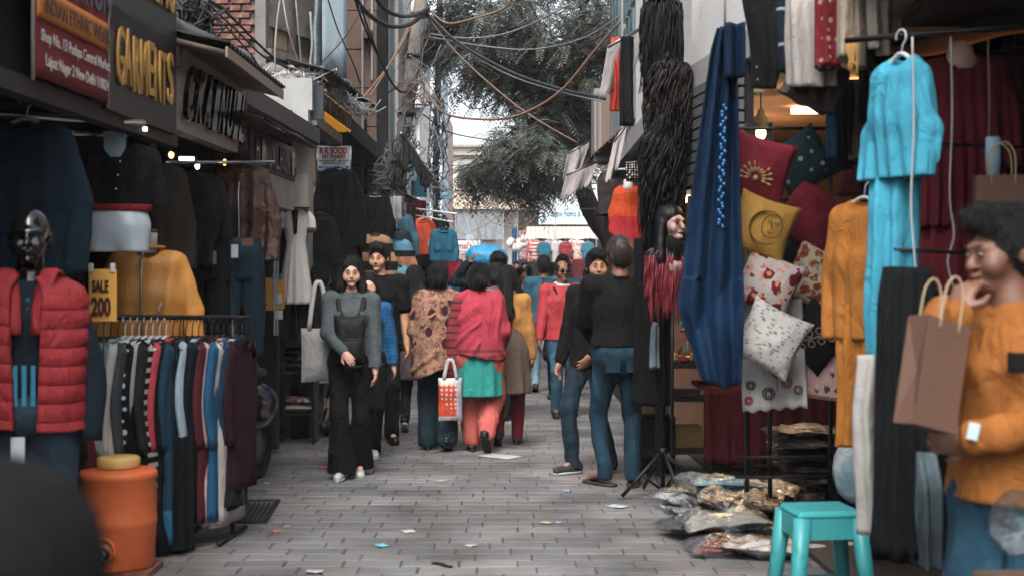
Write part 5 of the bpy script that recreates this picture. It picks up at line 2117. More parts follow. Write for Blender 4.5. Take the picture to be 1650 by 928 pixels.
# puffer vest: quilted shell, open at the front
VEST = cloth('#8e1f24', wr=.6, var=.2, rough=.6)


def vest_fn(u, v):
    th = -math.pi / 2 + .30 - .1 * v + u * (2 * math.pi - .60 + .2 * v)
    q = np.abs(np.sin(math.pi * 8.5 * v)) ** .6 * .013
    sx = np.interp(v, [0, .04, .12, .22, .6, 1], [.10, .13, .195, .205, .205, .20])
    sy = np.interp(v, [0, .04, .12, .22, .6, 1], [.075, .085, .115, .135, .145, .14])
    q = q * np.interp(v, [0, .1, .2, 1], [.2, .5, 1, 1]) * (1 + .25 * np.sin(u * 23 + v * 9))
    return (np.cos(th) * (sx + q), np.sin(th) * (sy + q), 1.475 - np.interp(v, [0, .12, 1], [0, .05, .60]) + .01 * np.sin(th * 2))


mb = MB()
mb.sheet(vest_fn, 60, 96, .03)
mb.build('quilted_shell', VEST, mn)
mb = MB()
for s in (-1, 1):
    mb.tube(spline([(s * .11, .04, 1.45), (s * .085, -.05, 1.50), (s * .06, -.10, 1.40), (s * .055, -.13, 1.25)], 14), .012, .04, n=10, ref=(0, 0, 1))
mb.tube(spline([(-.11, .04, 1.46), (0, .09, 1.51), (.11, .04, 1.46)], 12), .014, .05, n=10, ref=(0, 0, 1))
mb.build('collar', VEST, mn)
mb = MB()
for s in (-1, 1):
    mb.tube(spline([(s * .08, 0, .92), (s * .09, -.01, .5), (s * .09, 0, .08)], 14), [.115 - .0035 * i for i in range(14)], n=16, fold=.04, jit=.006)
mb.ell((0, 0, .92), (.19, .13, .13), 20, 12)
mb.build('jeans', denim('#172e3d'), mn)
MB().box((-.03, -.125, .80), (.052, .006, .1)).build('price_tag', paint('#a9adae'), mn)
MB().lathe([(.0, .0), (.17, .0), (.17, .012), (.0, .02)], 24).build('base', GLOSSB, mn)

# orange leather jacket bust
D = 8.0
mn = tag(empty('mannequin_bust', (XP(238, D), D, ZP(402, D)), R(8)), 'white headless bust in a mustard orange leather jacket', 'mannequin')
LEA = mat('orange_leather', '#cc8524', rough=.42, var=.15, vs=4., bump=.12, bs=120., wr=.3, spec=.4)
def wear(o, parent, z=0.):
    o.parent = parent
    o.location = (0, 0, z)
    del o['category']
    return o


wear(top('jacket', None, 'x', (0, 0, 0), 0, LEA, w=.42, L=.58, dep=.22, sl=.54, sa=.16, waist=.86, hem=.92, hang=None, fold=.02, res=.009, sr0=.085, sr1=.06), mn)
mb = MB()
th = np.linspace(0, 6.283, 24)
mb.tube(np.stack([.072 * np.cos(th), .06 * np.sin(th), .012 + 0 * th], 1), .01, .03, n=8, ref=(0, 0, 1), cap=False)
mb.build('collar', LEA, mn)
MB().tube([(0, 0, -.02), (0, 0, .05), (0, 0, .095)], [.06, .052, .055], n=18).build('neck', paint('#b0a8a0', .4), mn)
MB().tube([(0, 0, .095), (0, 0, .10), (0, 0, .115)], [.057, .057, .05], n=18).build('neck_cap', GLOSSB, mn)
mb = MB()
mb.tube(spline([(-.015, -.07, .0), (-.02, -.118, -.1), (-.02, -.122, -.3), (-.02, -.11, -.56)], 14), .005, n=6)
mb.build('zip', CHROME, mn)
for (x, z) in ((-.02, -.05), (.08, -.32)):
    MB().box((x, -.125, z), (.014, .008, .05), rot=(0, .3, 0)).build('zip_pull', CHROME, mn)
MB().tube([(0, 0, -.55), (0, 0, -.9), (0, 0, -1.5)], .02, n=10).build('stand_pole', CHROME, mn)

# hip form with black top hung above the bust
D = 7.35
mn = tag(empty('half_mannequin', (XP(190, D), D, ZP(232, D)), R(5)), 'white hanging hip form in a black jacket with red waist trim', 'mannequin')
wear(top('jacket', None, 'x', (0, 0, 0), 0, cloth('#0f1012'), w=.42, L=.33, dep=.2, sl=.5, sa=.1, waist=.92, hem=.8, hang=None, fold=.02), mn)
mb = MB()
mb.tube([(0, 0, -.315), (0, 0, -.33), (0, 0, -.35)], .176, .108, n=28)
mb.build('waist_trim', cloth('#7e1b24'), mn)
S = SDF()
S.cone((0, 0, -.32), (0, 0, -.42), .14, .158, .05, .68)
for q in (-1, 1):
    S.cone((q * .075, -.01, -.42), (q * .082, -.012, -.60), .088, .075, .035)
S.cuts.append((0, 0, -1, .56))
S.cuts.append((0, 0, 1, -.335))
sdf_build(S, .009, 'hip_form', GLOSSW, mn)
mb = MB()
mb.prism([(-.055, .055), (.055, .055), (.055, -.03), (.03, -.075), (-.02, -.075), (-.05, -.04)], -.098, -.088)
mb.build('pale_insert', paint('#7f98a4', .4), mn)
MB().bar((0, 0, .05), (0, 0, .16), .006).build('hook', CHROME, mn)
for i in range(3):
    MB().ell((.03 - .01 * i, -.108, -.10 - .07 * i), (.007, .005, .007), 8, 6).build('button', CHROME, mn)

NAVY, BLK, TEALD = cloth('#101c26'), cloth('#101011'), cloth('#0f2a38')
top('hooded_sweatshirt', 'dark teal hoodie on a white hanger at the shop edge', 'sweatshirt', tuple(P(42, 196, 6.4)), R(6), TEALD, w=.40, L=.70, dep=.17, sl=.58, sa=.09, hang=HANGW, collar=TEALD, sr0=.085, sr1=.06)
top('jacket', 'black jacket hung at the far left edge of the shop', 'jacket', tuple(P(-5, 190, 6.9)), R(20), cloth('#0e0f11'), w=.46, L=.8, dep=.15)
top('jacket', 'olive brown jacket hanging behind the hip form', 'jacket', tuple(P(245, 262, 8.2)), R(50), cloth('#352c24'), w=.46, L=.62, dep=.14, sl=.55, sa=.15)
top('jacket', 'dark grey jacket with tag beside the leather jacket', 'jacket', tuple(P(310, 280, 9.1)), R(10), cloth('#2a2b2d'), w=.40, L=.42, dep=.14, sl=.42, sa=.1, collar=cloth('#2a2b2d'))
top('leather_jacket', 'brown leather jacket hung beside the white pillar', 'jacket', tuple(P(393, 268, 9.6)), R(-12), mat('brown_leather', '#4a2c20', rough=.42, var=.35, vs=7., wr=.7, spec=.45), w=.36, L=.64, dep=.18, sl=.58, sa=.08, collar=mat('brown_leather', '#4a2c20', rough=.42, var=.35, vs=7., wr=.7, spec=.45), zipper=CHROME)
top('jacket', 'black quilted jacket between the shop rails', 'jacket', tuple(P(275, 275, 8.8)), R(30), BLK, w=.42, L=.6)
top('jacket', 'charcoal jacket deep in the dark shop', 'jacket', tuple(P(345, 285, 10.2)), R(15), cloth('#1c1c1e'), w=.44, L=.6)
top('jacket', 'navy jacket below the short lit tube', 'jacket', tuple(P(228, 330, 8.9)), R(25), NAVY, w=.42, L=.62)
trousers('jeans', 'washed blue jeans hung beside the scooter', tuple(P(388, 384, 9.3)), R(15), denim('#14323f'), w=.30, L=.78, flare=.075, cat='jeans', patch=mat('patch', '#6b4a34'))
trousers('jeans', 'black jeans hung under the grey jacket', tuple(P(330, 385, 9.2)), R(5), denim('#101417'), w=.32, L=.9, flare=.075, cat='jeans')
trousers('jeans', 'indigo jeans hung beside the black jeans', tuple(P(355, 388, 9.6)), R(-5), denim('#14202c'), w=.3, L=.9, flare=.075, cat='jeans')
for i, (px, py, D, lab) in enumerate(((343, 415, 9.0, 'brown card price tag on the black jeans'), (287, 385, 8.9, 'white price tag under the grey jacket'), (378, 405, 9.1, 'white price tag on the washed jeans'), (273, 402, 8.7, 'pale oval tag beside the leather bust'))):
    tag(MB().rbox((0, 0, 0), (.045, .006, .085), .003).build('price_tag', paint('#7a5744' if i == 0 else '#b5b3ae'), None, tuple(P(px, py, D)), .1), lab, 'tag', 'price tags')
# full leg form in dark jeans with boots
D = 12.6
mn = tag(empty('leg_mannequin', (XP(432, D), D, 0), R(-10)), 'leg form in dark flared jeans and black boots by the blue stool', 'mannequin')
o = trousers('jeans', None, (0, 0, 1.17), 0, denim('#0f1d28'), w=.30, L=1.06, flare=.10, patch=mat('patch', '#6b4a34'))
o.parent = mn
del o['category']
for s in (-1, 1):
    mb = MB()
    mb.tube([(s * .075, 0, .25), (s * .075, 0, .12), (s * .075, -.01, .04)], [.045, .045, .05], n=12)
    mb.tube(spline([(s * .075, .03, .035), (s * .075, -.06, .035), (s * .08, -.16, .025)], 8), [.045, .045, .045, .044, .042, .04, .034, .02], [.035, .035, .034, .033, .03, .027, .022, .014], n=12)
    mb.build('boot', GLOSSB, mn)
tag(MB().tube([(0, 0, 0), (0, 0, .09), (0, 0, .10)], [.12, .13, .11], [.08, .09, .08], n=24).build('waist_cap', mat('grey_cap', '#55585a', rough=.3), mn, (0, 0, 1.165)), None)
rail('dark rail beside the yellow cards', tuple(P(385, 492, 11.2)), tuple(P(448, 488, 11.8)), .016, BLACKM)

# yellow posters in clear stand
b = tag(empty('card_stand', tuple(P(436, 520, 11.6))), 'clear acrylic stand with yellow product cards', 'stand')
s_ = 11.6 / FPX
part('post', mat('acrylic', '#b3bbbe', rough=.15, alpha=.6), b, (6 * s_, 9 * s_, -.03, -.01, -20 * s_, 100 * s_))
part('post', mat('acrylic', '#b3bbbe', rough=.15, alpha=.6), b, (11 * s_, 13 * s_, -.03, -.01, -20 * s_, 100 * s_))
YC = paint('#c08a22', .5, pat=('dots', 60., .2, '#8f3a20', .3))
o = part('card', YC, b, (-8 * s_, 8 * s_, .0, .01, 20 * s_, 72 * s_))
o = part('card', YC, b, (2 * s_, 22 * s_, .02, .03, 22 * s_, 74 * s_))
part('card_header', paint('#1f6a7c'), b, (2 * s_, 19 * s_, -.005, -.001, 70 * s_, 78 * s_))
part('leaflet', paint('#b9b8b4'), b, (8 * s_, 18 * s_, -.02, -.008, 32 * s_, 47 * s_))
part('leaflet', paint('#b9b8b4'), b, (8 * s_, 20 * s_, -.02, -.008, 6 * s_, 20 * s_))
o = tag(MB().box((0, 0, 0), (28 * 10.8 / FPX, .006, 56 * 10.8 / FPX)).build('white_card', paint('#9ba1a3'), None, tuple(P(402, 428, 10.8))), 'blank white card hanging under the brown leather jacket', 'card')

# ------------------------------------------------------------------ crowded shirt rack at the left
D = 7.55
rk = tag(empty('clothes_rack', (0, 0, 0)), 'low black clothes rack packed with shirts behind the orange cooler', 'rack')
ra, rb = np.array(P(140, 510, 7.25)), np.array(P(398, 512, 8.15))
mb = MB()
mb.bar(ra, rb, .014)
mb.build('rail', BLACKM, rk)
for e in (ra + (rb - ra) * .02, ra + (rb - ra) * .9):
    mb = MB()
    mb.bar(e, (e[0], e[1], 0), .014)
    mb.build('post', BLACKM, rk)
    mb = MB()
    mb.bar((e[0] - .02, e[1] - .28, .015), (e[0] + .02, e[1] + .28, .015), .014)
    mb.build('foot', BLACKM, rk)
cols = [('#1a1214', None, 'black shirt at the near end of the rack', .66), ('#521520', None, 'maroon shirt nearest the sale card on the rack', .9), ('#8b8c8c', None, 'light grey shirt just past the maroon one on the rack', .9), ('#1f7a6a', None, 'sea green shirt on the packed rack', .9),
        ('#b3aca6', None, 'ruffled white shirt on the packed rack', .92), ('#3c4346', None, 'slate grey shirt on the packed rack', .94), ('#141415', ('dots', 17., .25, '#b5bcc0', .2), 'black shirt with white polka dots on the rack', .95),
        ('#a7a4a1', None, 'thin white shirt beside the polka dots', .96), ('#2e2c26', None, 'dark olive shirt on the packed rack', .98), ('#141415', ('stripe', 2, 18., .42, '#a9a6a2'), 'black and white striped shirt on the rack', 1.0),
        ('#b93a47', None, 'bright coral red shirt on the rack', 1.07), ('#0f0f12', None, 'black shirt after the coral one', 1.08), ('#16384a', ('band', 2, -1.1, -.9, '#28607c'), 'navy shirt with a lighter blue hem', 1.08), ('#0d1a24', ('dots', 12., .16, '#a9b3b8', .4), 'midnight shirt with pale flecks on the rack', 1.07),
        ('#8fa0a8', None, 'pale blue grey shirt in the middle of the rack', 1.02), ('#122633', None, 'dark blue shirt past the rack middle', 1.0), ('#111d26', None, 'ink blue shirt past the rack middle', .98), ('#501a22', None, 'wine red shirt toward the street end', 1.0),
        ('#b08f88', None, 'pale pink shirt toward the street end', 1.02), ('#164e70', None, 'royal blue shirt toward the street end', 1.0), ('#b0a9a3', None, 'cream knitted shirt toward the street end', 1.03), ('#123246', None, 'teal navy shirt second from the street end', .96), ('#3a1820', None, 'dark plum shirt at the street end of the rack', .86)]
N_ = len(cols)
for i, (cc_, pt, lab, L_) in enumerate(cols):
    t = (i + .5) / N_
    p = ra + (rb - ra) * (.03 + .95 * t)
    mb = MB()
    wdt = .40 + .04 * math.sin(i * 1.7)
    body_tube(mb, wdt, L_, .060 + .012 * math.sin(i * 2.3), .06, 1., 1.06, drop=.09, fold=.12, ff=5, ph=i, seed=i, jit=.008, n=28, rings=20)
    sleeve_tube(mb, -1, wdt, .5, .05, .06, .045, seed=i, y1=random.uniform(-.02, .02), fy=.5)
    sleeve_tube(mb, 1, wdt, .5, .05, .06, .045, seed=i + 50, y1=random.uniform(-.02, .02), fy=.5)
    o = tag(mb.build('shirt', cloth(cc_, pat=pt), None, (p[0], p[1], p[2] - .115), R(84 - 12 * max(0, t - .55) + random.uniform(-4, 4))), lab, 'shirt', 'shirts on the low black rack')
    hanger(o, .38, HANGW if 4 <= i <= 10 else HANGB, .125)
# long dark garments showing beneath the rack
drape('skirt', 'dark skirt hanging lowest at the rack foot', 'skirt', (XP(272, 7.6), 7.62, .62), R(8), cloth('#0d1118'), .24, .6, .09, fold=.3, ff=7)
drape('skirt', 'charcoal skirt hanging low at the street end of the rack', 'skirt', (XP(345, 8.0), 8.0, .5), R(30), cloth('#17181a'), .30, .32, .1, fold=.2)

# SALE card
b = tag(empty('sale_card', tuple(P(143, 518, 6.75)), R(-4)), 'yellow SALE 200 card clipped above the rack', 'sign')
s_ = 6.75 / FPX
mb = MB()
mb.rbox((23 * s_, 0, 42 * s_), (46 * s_, .006, 84 * s_), .003)
mb.build('card', paint('#cf9220', .6, var=.1), b)
text('lettering', 'SALE', .075, paint('#3a1a14', .6), b, (6 * s_, -.006, 48 * s_), width=27 * s_, bold=.003)
text('lettering', '200', .12, paint('#4f1713', .6), b, (5 * s_, -.006, 10 * s_), width=32 * s_, bold=.005)
for x in (4, 40):
    MB().rbox((x * s_, -.004, 86 * s_), (.022, .018, .045), .004).build('clip', paint('#b6b6b4', .3), b)
mb = MB()
mb.bar((23 * s_, .01, 0), (23 * s_, .01, -.35), .005)
mb.build('wire_stem', BLACKM, b)

# orange water cooler
D = 7.1
b = tag(empty('water_cooler', (XP(191, D), D, .0)), 'orange insulated water cooler jug with a pale yellow lid', 'water cooler')
ORG = mat('orange_plastic', '#cf5c1a', rough=.5, var=.22, vs=5., bump=.1, bs=50., pat=('blotch', 5., .66, '#8d3c16'))
z0 = .03
MB().lathe([(0, z0), (.165, z0), (.178, z0 + .02), (.181, z0 + .2), (.186, z0 + .215), (.190, z0 + .235), (.186, z0 + .25), (.184, z0 + .3), (.184, z0 + .44), (.19, z0 + .45), (.19, z0 + .475), (.18, z0 + .487), (.1, z0 + .495), (0, z0 + .497)], 48).build('body', ORG, b)
MB().lathe([(0, z0 + .495), (.10, z0 + .495), (.105, z0 + .505), (.105, z0 + .545), (.095, z0 + .553), (0, z0 + .555)], 36).build('lid', paint('#c39a4a', .5), b)
mb = MB()
mb.lathe([(.0, .02), (.05, .02), (.055, .0)], 20, c=(-.02, -.183, z0 + .10), axis=(0, -1, 0))
mb.build('tap_recess', mat('orange_dark', '#96461c', rough=.5), b)
mb = MB()
mb.lathe([(.03, .0), (.03, .02), (.02, .035), (0, .035)], 16, c=(-.015, -.2, z0 + .10), axis=(0, -1, 0))
mb.bar((-.015, -.225, z0 + .1), (-.015, -.235, z0 + .055), .012)
mb.build('tap', GLOSSB, b)
th = np.linspace(-.2, math.pi + .2, 18)
MB().tube(np.stack([-.02 + .055 * np.cos(th), -.19 + 0 * th, z0 + .10 + .075 * np.sin(th)], 1), .008, n=8).build('tap_rim', ORG, b)
b = tag(MB().box((0, 0, .0), (.36, .3, .045)).build('paving_slab', mat('old_brick', '#7d4a3a', rough=.9, var=.3), None, (XP(193, D), D, .01)), 'brick red slab under the orange cooler', 'slab')

# scooter behind the rack (handlebar end shows)
D = 9.5
sc_ = tag(empty('motor_scooter', (XP(336, D), D + .1, 0), R(-10)), 'dark parked scooter with a round mirror behind the rack', 'scooter')
mb = MB()
mb.ell((0, -.28, .92), (.17, .2, .13), 20, 12, rot=(R(-20), 0, 0))
mb.ell((0, -.38, .62), (.16, .14, .33), 20, 12, rot=(R(14), 0, 0))
mb.rbox((0, .12, .30), (.3, .75, .14), .05)
mb.ell((0, .62, .55), (.2, .45, .2), 20, 12)
mb.build('body', mat('gloss_char', '#141517', rough=.2, var=.1, bump=0, coat=.6), sc_)
MB().ell((0, .5, .78), (.16, .42, .06), 20, 10).build('seat', mat('seat_black', '#101010', rough=.6), sc_)
for yy in (-.62, .85):
    w_ = MB()
    th = np.linspace(0, 6.283, 28)
    w_.tube(np.stack([0 * th, yy + .19 * np.cos(th), .23 + .19 * np.sin(th)], 1), .055, n=10, ref=(1, 0, 0), cap=False)
    w_ = w_.build('wheel', mat('rubber', '#121212', rough=.9), sc_)
    MB().lathe([(0, -.04), (.13, -.03), (.13, .03), (0, .04)], 20, c=(0, yy, .23), axis=(1, 0, 0)).build('rim', metal(), w_)
mb = MB()
mb.tube(spline([(-.36, -.22, 1.03), (-.15, -.30, 1.02), (0, -.30, 1.0), (.15, -.30, 1.02), (.36, -.22, 1.03)], 16), .018, n=10)
mb.build('handlebar', BLACKM, sc_)
for s in (-1, 1):
    MB().bar((s * .30, -.245, 1.03), (s * .43, -.2, 1.035), .024).build('grip', mat('rubber', '#121212', rough=.9), sc_)
    MB().tube(spline([(s * .2, -.28, 1.03), (s * .28, -.28, 1.14), (s * .27, -.27, 1.22)], 8), .008, n=8).build('mirror_stem', BLACKM, sc_)
    mm = MB().ell((s * .30, -.27, 1.25), (.085, .02, .05), 20, 10, rot=(0, s * .3, 0)).build('mirror', BLACKM, sc_)
    MB().ell((s * .30, -.285, 1.25), (.075, .01, .042), 20, 10, rot=(0, s * .3, 0)).build('mirror_glass', mat('mirror', '#c0c4c6', rough=.05, metal=1., var=0, bump=0), mm)
MB().rbox((.13, -.34, 1.02), (.1, .08, .09), .02).build('switch_housing', metal('#8a8f93', .4), sc_)
MB().ell((0, -.44, .93), (.09, .05, .07), 16, 10).build('headlight', mat('head_glass', '#8d9599', rough=.1, metal=.4), sc_)


# plastic stools
def stool(label, loc, rz, col, h=.46, w=.30):
    M_ = mat('stool_plastic', col, rough=.45, var=.2, vs=9., bump=.08, bs=90., coat=.1, pat=('blotch', 11., .64, tuple(x * .55 + .01 for x in lin(col))))
    o = tag(empty('plastic_stool', loc, rz), label, 'stool', 'plastic stools')
    MB().rbox((0, 0, h - .02), (w, w, .04), .016).build('seat', M_, o)
    b_ = w * .5 - .02
    for sx in (-1, 1):
        for sy in (-1, 1):
            mb = MB()
            t, q = np.array((sx * b_, sy * b_, h - .03)), np.array((sx * (b_ + .045), sy * (b_ + .045), 0))
            mb.tube([t, (t + q) / 2, q], [.036, .032, .028], n=8, sq=.5)
            mb.build('leg', M_, o)
    for k in range(4):
        a = k * math.pi / 2
        mb = MB()
        rr = b_ + .012
        mb.box((rr * math.cos(a), rr * math.sin(a), h - .075), (.018, w * .86, .09), rz=a)
        mb.build('apron', M_, o)
        mb = MB()
        rr = b_ + .035
        mb.box((rr * math.cos(a), rr * math.sin(a), .12), (.014, w * .98, .035), rz=a)
        mb.build('stretcher', M_, o)
    return o


stool('turquoise plastic stool beside the heap of packed clothes', (XP(1322, 6.25), 6.25, 0), R(7), '#1c9192', .47, .29)
o = stool('bright blue plastic stool beside the leg form', (XP(450, 13.9), 13.9, 0), R(10), '#0f5f9c', .58, .2)

# white gown and neighbours by the framing shop
D = 12.9
mn = tag(empty('dress_form', (XP(477, D), D, 0)), 'long white gown with dark lace neckline on a stand', 'dress')
mb = MB()
zt = ZP(337, D)
t = np.linspace(0, 1, 30)
mb.tube(np.stack([0 * t, 0 * t, zt - t * .86], 1), np.interp(t, [0, .06, .15, .3, .36, 1], [.05, .12, .12, .095, .085, .16]), np.interp(t, [0, .1, .3, .4, 1], [.04, .07, .07, .07, .12]), n=48, fold=np.interp(t, [0, .35, .4, 1], [0, 0, .08, .16]), ff=14)
for s in (-1, 1):
    mb.tube(spline([(s * .09, 0, zt - .05), (s * .13, 0, zt - .1), (s * .14, 0, zt - .21)], 10), .045, .035, n=12, fold=.06)
mb.build('gown', cloth('#cfc8c2', wr=.3, var=.12), mn)
mb = MB()
mb.prism([(-.03, zt - .01), (.03, zt - .01), (.02, zt - .22), (-.01, zt - .24)], -.076, -.068)
mb.build('lace_panel', cloth('#2a2625', pat=('dots', 70., .3, '#8f8a86', .8)), mn)
mb = MB()
for s in (-1, 1):
    mb.tube([(s * .14, 0, zt - .17), (s * .14, 0, zt - .19), (s * .14, 0, zt - .215)], .048, .038, n=12)
mb.build('lace_cuff', cloth('#4a4643'), mn)
MB().bar((0, 0, 0), (0, 0, zt), .012).build('stand_pole', BLACKM, mn)
top('jacket', 'black coat in front of the framing shop pillar', 'coat', tuple(P(515, 345, 13.4)), R(10), BLK, w=.28, L=.75, dep=.16, sl=.6)
top('jacket', 'ochre coat half hidden behind the olive shawl', 'coat', tuple(P(525, 375, 13.9)), R(-15), cloth('#7a5424'), w=.24, L=.55, dep=.14, sl=.5)
top('long_coat', 'huge black coat hung below the R K SOOD sign', 'coat', tuple(P(545, 272, 14.4)), R(-6), cloth('#0c0d0f'), w=.38, L=.95, dep=.2, sl=.70, sa=.13, sr0=.08, sr1=.06, fold=.1)
for i, (px, lab) in enumerate(((528, 'navy trousers hung below the huge black coat'), (548, 'black trousers hung below the huge black coat'), (566, 'charcoal trousers hung below the huge black coat'))):
    trousers('trousers', lab, tuple(P(px, 348, 14.7 - i * .1)), R(20 * i - 20), [denim('#112a3a'), cloth('#0d0d0f'), cloth('#1a1a1c')][i], w=.22, L=.75, flare=.06, cat='trousers', knee=.06)
top('jacket', 'black jacket with beige lapels on a high rail', 'jacket', tuple(P(604, 312, 15.6)), R(5), cloth('#121315'), w=.32, L=.5, dep=.15, sl=.48, collar=cloth('#8f7d6e'))
top('sweater', 'brown and black banded sweater behind the man in black', 'sweater', tuple(P(604, 378, 15.2)), 0, cloth('#a17556', pat=('stripe', 2, 5.2, .5, '#141516')), w=.34, L=.45, dep=.14)
top('denim_jacket', 'light denim jacket with a banded front on the rail', 'jacket', tuple(P(641, 385, 15.8)), R(4), cloth('#4f7f96', pat=[('band', 2, -.45, -.13, '#15171a'), ('band', 2, -.32, -.2, '#9a6f54')]), w=.30, L=.42, dep=.14)
top('denim_jacket', 'pale blue denim jacket at the bottom of the rail', 'jacket', tuple(P(640, 428, 15.6)), R(4), denim('#5b94ab'), w=.30, L=.4, dep=.14)
top('denim_jacket', 'mid blue denim jacket beside the orange coat', 'jacket', tuple(P(648, 345, 17.0)), R(-25), denim('#3c6478'), w=.30, L=.5, dep=.14)
top('denim_jacket', 'dark denim jacket above the banded sweaters', 'jacket', tuple(P(636, 368, 16.4)), R(5), denim('#1d2b33'), w=.34, L=.3, dep=.14)
drape('scarf', 'crumpled white scarf bundle above the denim jackets', 'scarf', tuple(P(638, 318, 17)), R(10), cloth('#a9a4a4'), .13, .36, .08, fold=.3, seed=4)
drape('scarf', 'dark plum garment hanging by the rail end', 'scarf', tuple(P(662, 328, 17.4)), R(10), cloth('#2c2022'), .12, .62, .07, fold=.25, seed=6)
drape('scarf', 'second black garment hanging by the rail end', 'scarf', tuple(P(666, 350, 17.8)), R(10), cloth('#121214'), .10, .6, .07, fold=.25, seed=8)
rail('white rail over the orange coat', tuple(P(664, 336, 18)), tuple(P(735, 345, 17.2)), .013, HANGW)
rail('thin white rail just above the orange coat', tuple(P(668, 347, 18)), tuple(P(730, 358, 17.2)), .011, HANGW)
OC = cloth('#b8431f')
o = top('coat', 'bright orange double breasted coat on the far rail', 'coat', tuple(P(681, 353, 17.8)), R(-4), OC, w=.30, L=.45, dep=.14, sl=.38, sa=.10, hem=1.1, collar=OC, buttons=BLACKM, hang=HANGW)
for s in (-1, 1):
    MB().box((s * .09, -.078, -.29), (.008, .006, .08), rot=(0, s * .2, 0)).build('pocket_zip', HANGW, o)
top('shirt', 'teal buttoned overshirt beside the orange coat', 'shirt', tuple(P(715, 369, 17.3)), R(2), cloth('#14566c'), w=.30, L=.40, dep=.12, sl=.38, sa=.06, collar=cloth('#14566c'), buttons=BLACKM, pocket=cloth('#14566c'))
top('tee_shirt', 'black tee with a pale print above the teal overshirt', 'shirt', tuple(P(709, 345, 18.2)), R(0), cloth('#121315', pat=('dots', 18., .14, '#8d9497', .5)), w=.20, L=.4, sl=.15)
top('shirt', 'crimson shirt mostly hidden behind the teal overshirt', 'shirt', tuple(P(718, 400, 18.4)), 0, cloth('#8e1b26'), w=.30, L=.42, sl=.3)
trousers('jeans', 'dark jeans hung beneath the orange coat', tuple(P(684, 408, 18.2)), 0, denim('#0f1519'), w=.26, L=.7, flare=.06, cat='jeans', knee=.06)
trousers('jeans', 'dark jeans hung beneath the teal overshirt', tuple(P(705, 418, 18.2)), 0, denim('#16222a'), w=.24, L=.7, flare=.06, cat='jeans', knee=.06)
drape('dress', 'dark red garment hanging under the small awning', 'dress', tuple(P(675, 325, 20)), 0, cloth('#5a1a1e'), .2, .3, .06, fold=.2)
c = tag(empty('small_awning'), 'small sloping brown awning below the blue signboard', 'awning')
mb = MB()
a0, a1 = P(648, 308, 21), P(688, 328, 20.4)
mb.sheet(lambda u, v: (a0.x + (a1.x - a0.x) * u - .5 * v, a0.y + v * .8, a0.z + (a1.z - a0.z) * u + .1 * v), 8, 4, .02)
mb.build('sheet', mat('awn_brown', '#6e6059', rough=.8), c)
# framed pictures
for i, (x0, y0, x1, y1, cc_, lab) in enumerate(((486, 240, 508, 293, '#b2702a', 'gold framed orange picture in the framing shop'), (488, 300, 508, 335, '#b58a4e', 'small framed picture below the orange one'), (470, 300, 484, 350, '#6d4a34', 'narrow framed picture by the pillar'))):
    D = 15.3
    a, c_ = P(x0, y1, D), P(x1, y0, D)
    o = tag(empty('framed_picture', tuple(a)), lab, 'picture', 'framed pictures in the shop')
    w_, h_ = c_.x - a.x, c_.z - a.z
    part('canvas', mat('canvas', cc_, rough=.6, var=.3, vs=14., pat=('blotch', 9., .58, '#8c4a1c')), o, (0, w_, 0, .01, 0, h_))
    part('frame', mat('frame_wood', '#4a3322', rough=.5), o, (-.02, 0, -.012, .012, -.02, h_ + .02), (w_, w_ + .02, -.012, .012, -.02, h_ + .02), (0, w_, -.012, .012, -.02, 0), (0, w_, -.012, .012, h_, h_ + .02))
# far rail garments under the fabric shop awning
fs = [(858, '#b0504a', 'red and white printed kurta at the far awning end', ('floral', 12., '#c9c2bc', '#7b1f24', .35)), (865, '#a33a38', 'red check kurta second along the far awning', ('stripe', 2, 9., .5, '#c0b7b0')), (876, '#145a6c', 'teal blue kurta centred under the far awning', None),
      (887, '#8f7f86', 'pink grey printed kurta under the far awning', ('floral', 14., '#b5a9a9', '#6c3f4a', .35)), (899, '#a5a19c', 'pale grey kurta under the far awning', None), (911, '#7c2226', 'maroon kurta right of the pale one', ('floral', 14., '#a84a44', '#5a1014', .3)),
      (925, '#b9a19a', 'white and red printed kurta under the far awning', ('floral', 11., '#8e2b2e', '#d0c6c0', .4)), (933, '#b5a69c', 'second white printed kurta under the far awning', ('floral', 11., '#a3542f', '#d0c6c0', .4)), (947, '#2a6472', 'light teal cloth at the awning corner', None)]
for i, (px, cc_, lab, pt) in enumerate(fs):
    top('kurta', lab, 'kurta', tuple(P(px, 386 + (i % 3) * 2, 44.2 - .15 * (i % 3))), R((i % 3 - 1) * 14), cloth(cc_, pat=pt), w=.36, L=.72 if i != 8 else .5, dep=.12, sl=.22, sa=.3, hang=HANGW, group='kurtas under the far awning')
drape('cloth_roll', 'deep blue cloth hanging at the far shop corner', 'cloth', tuple(P(829, 368, 43)), 0, cloth('#134a6a'), .16, 1.1, .1, fold=.2)
drape('cloth_roll', 'pink floral cloth hanging at the far shop corner', 'cloth', tuple(P(842, 372, 43.4)), 0, cloth('#9d6f74', pat=('floral', 9., '#c9bdb8', '#7a3a44', .3)), .22, .9, .1, fold=.2)
o = tag(empty('bag_cluster', tuple(P(832, 392, 42.5))), 'bunch of pale plastic goods hanging at the far shop corner', 'goods')
mb = MB()
for i in range(9):
    mb.ell((random.uniform(-.25, .3), random.uniform(-.1, .1), random.uniform(-.15, .12)), (.11, .09, .12), 10, 8, jit=.2, seed=i)
tag(mb.build('pouches', mat('pouch', '#bcb3b0', rough=.3, var=.3, vs=9., pat=('blotch', 8., .62, '#a0605c')), o), None, kind='stuff')
drape('dress', 'dark maroon printed dress behind the man in the red jacket', 'dress', tuple(P(940, 418, 30)), 0, cloth('#5a2024', pat=('dots', 30., .2, '#8a4a44')), .45, .6, .1, fold=.1)

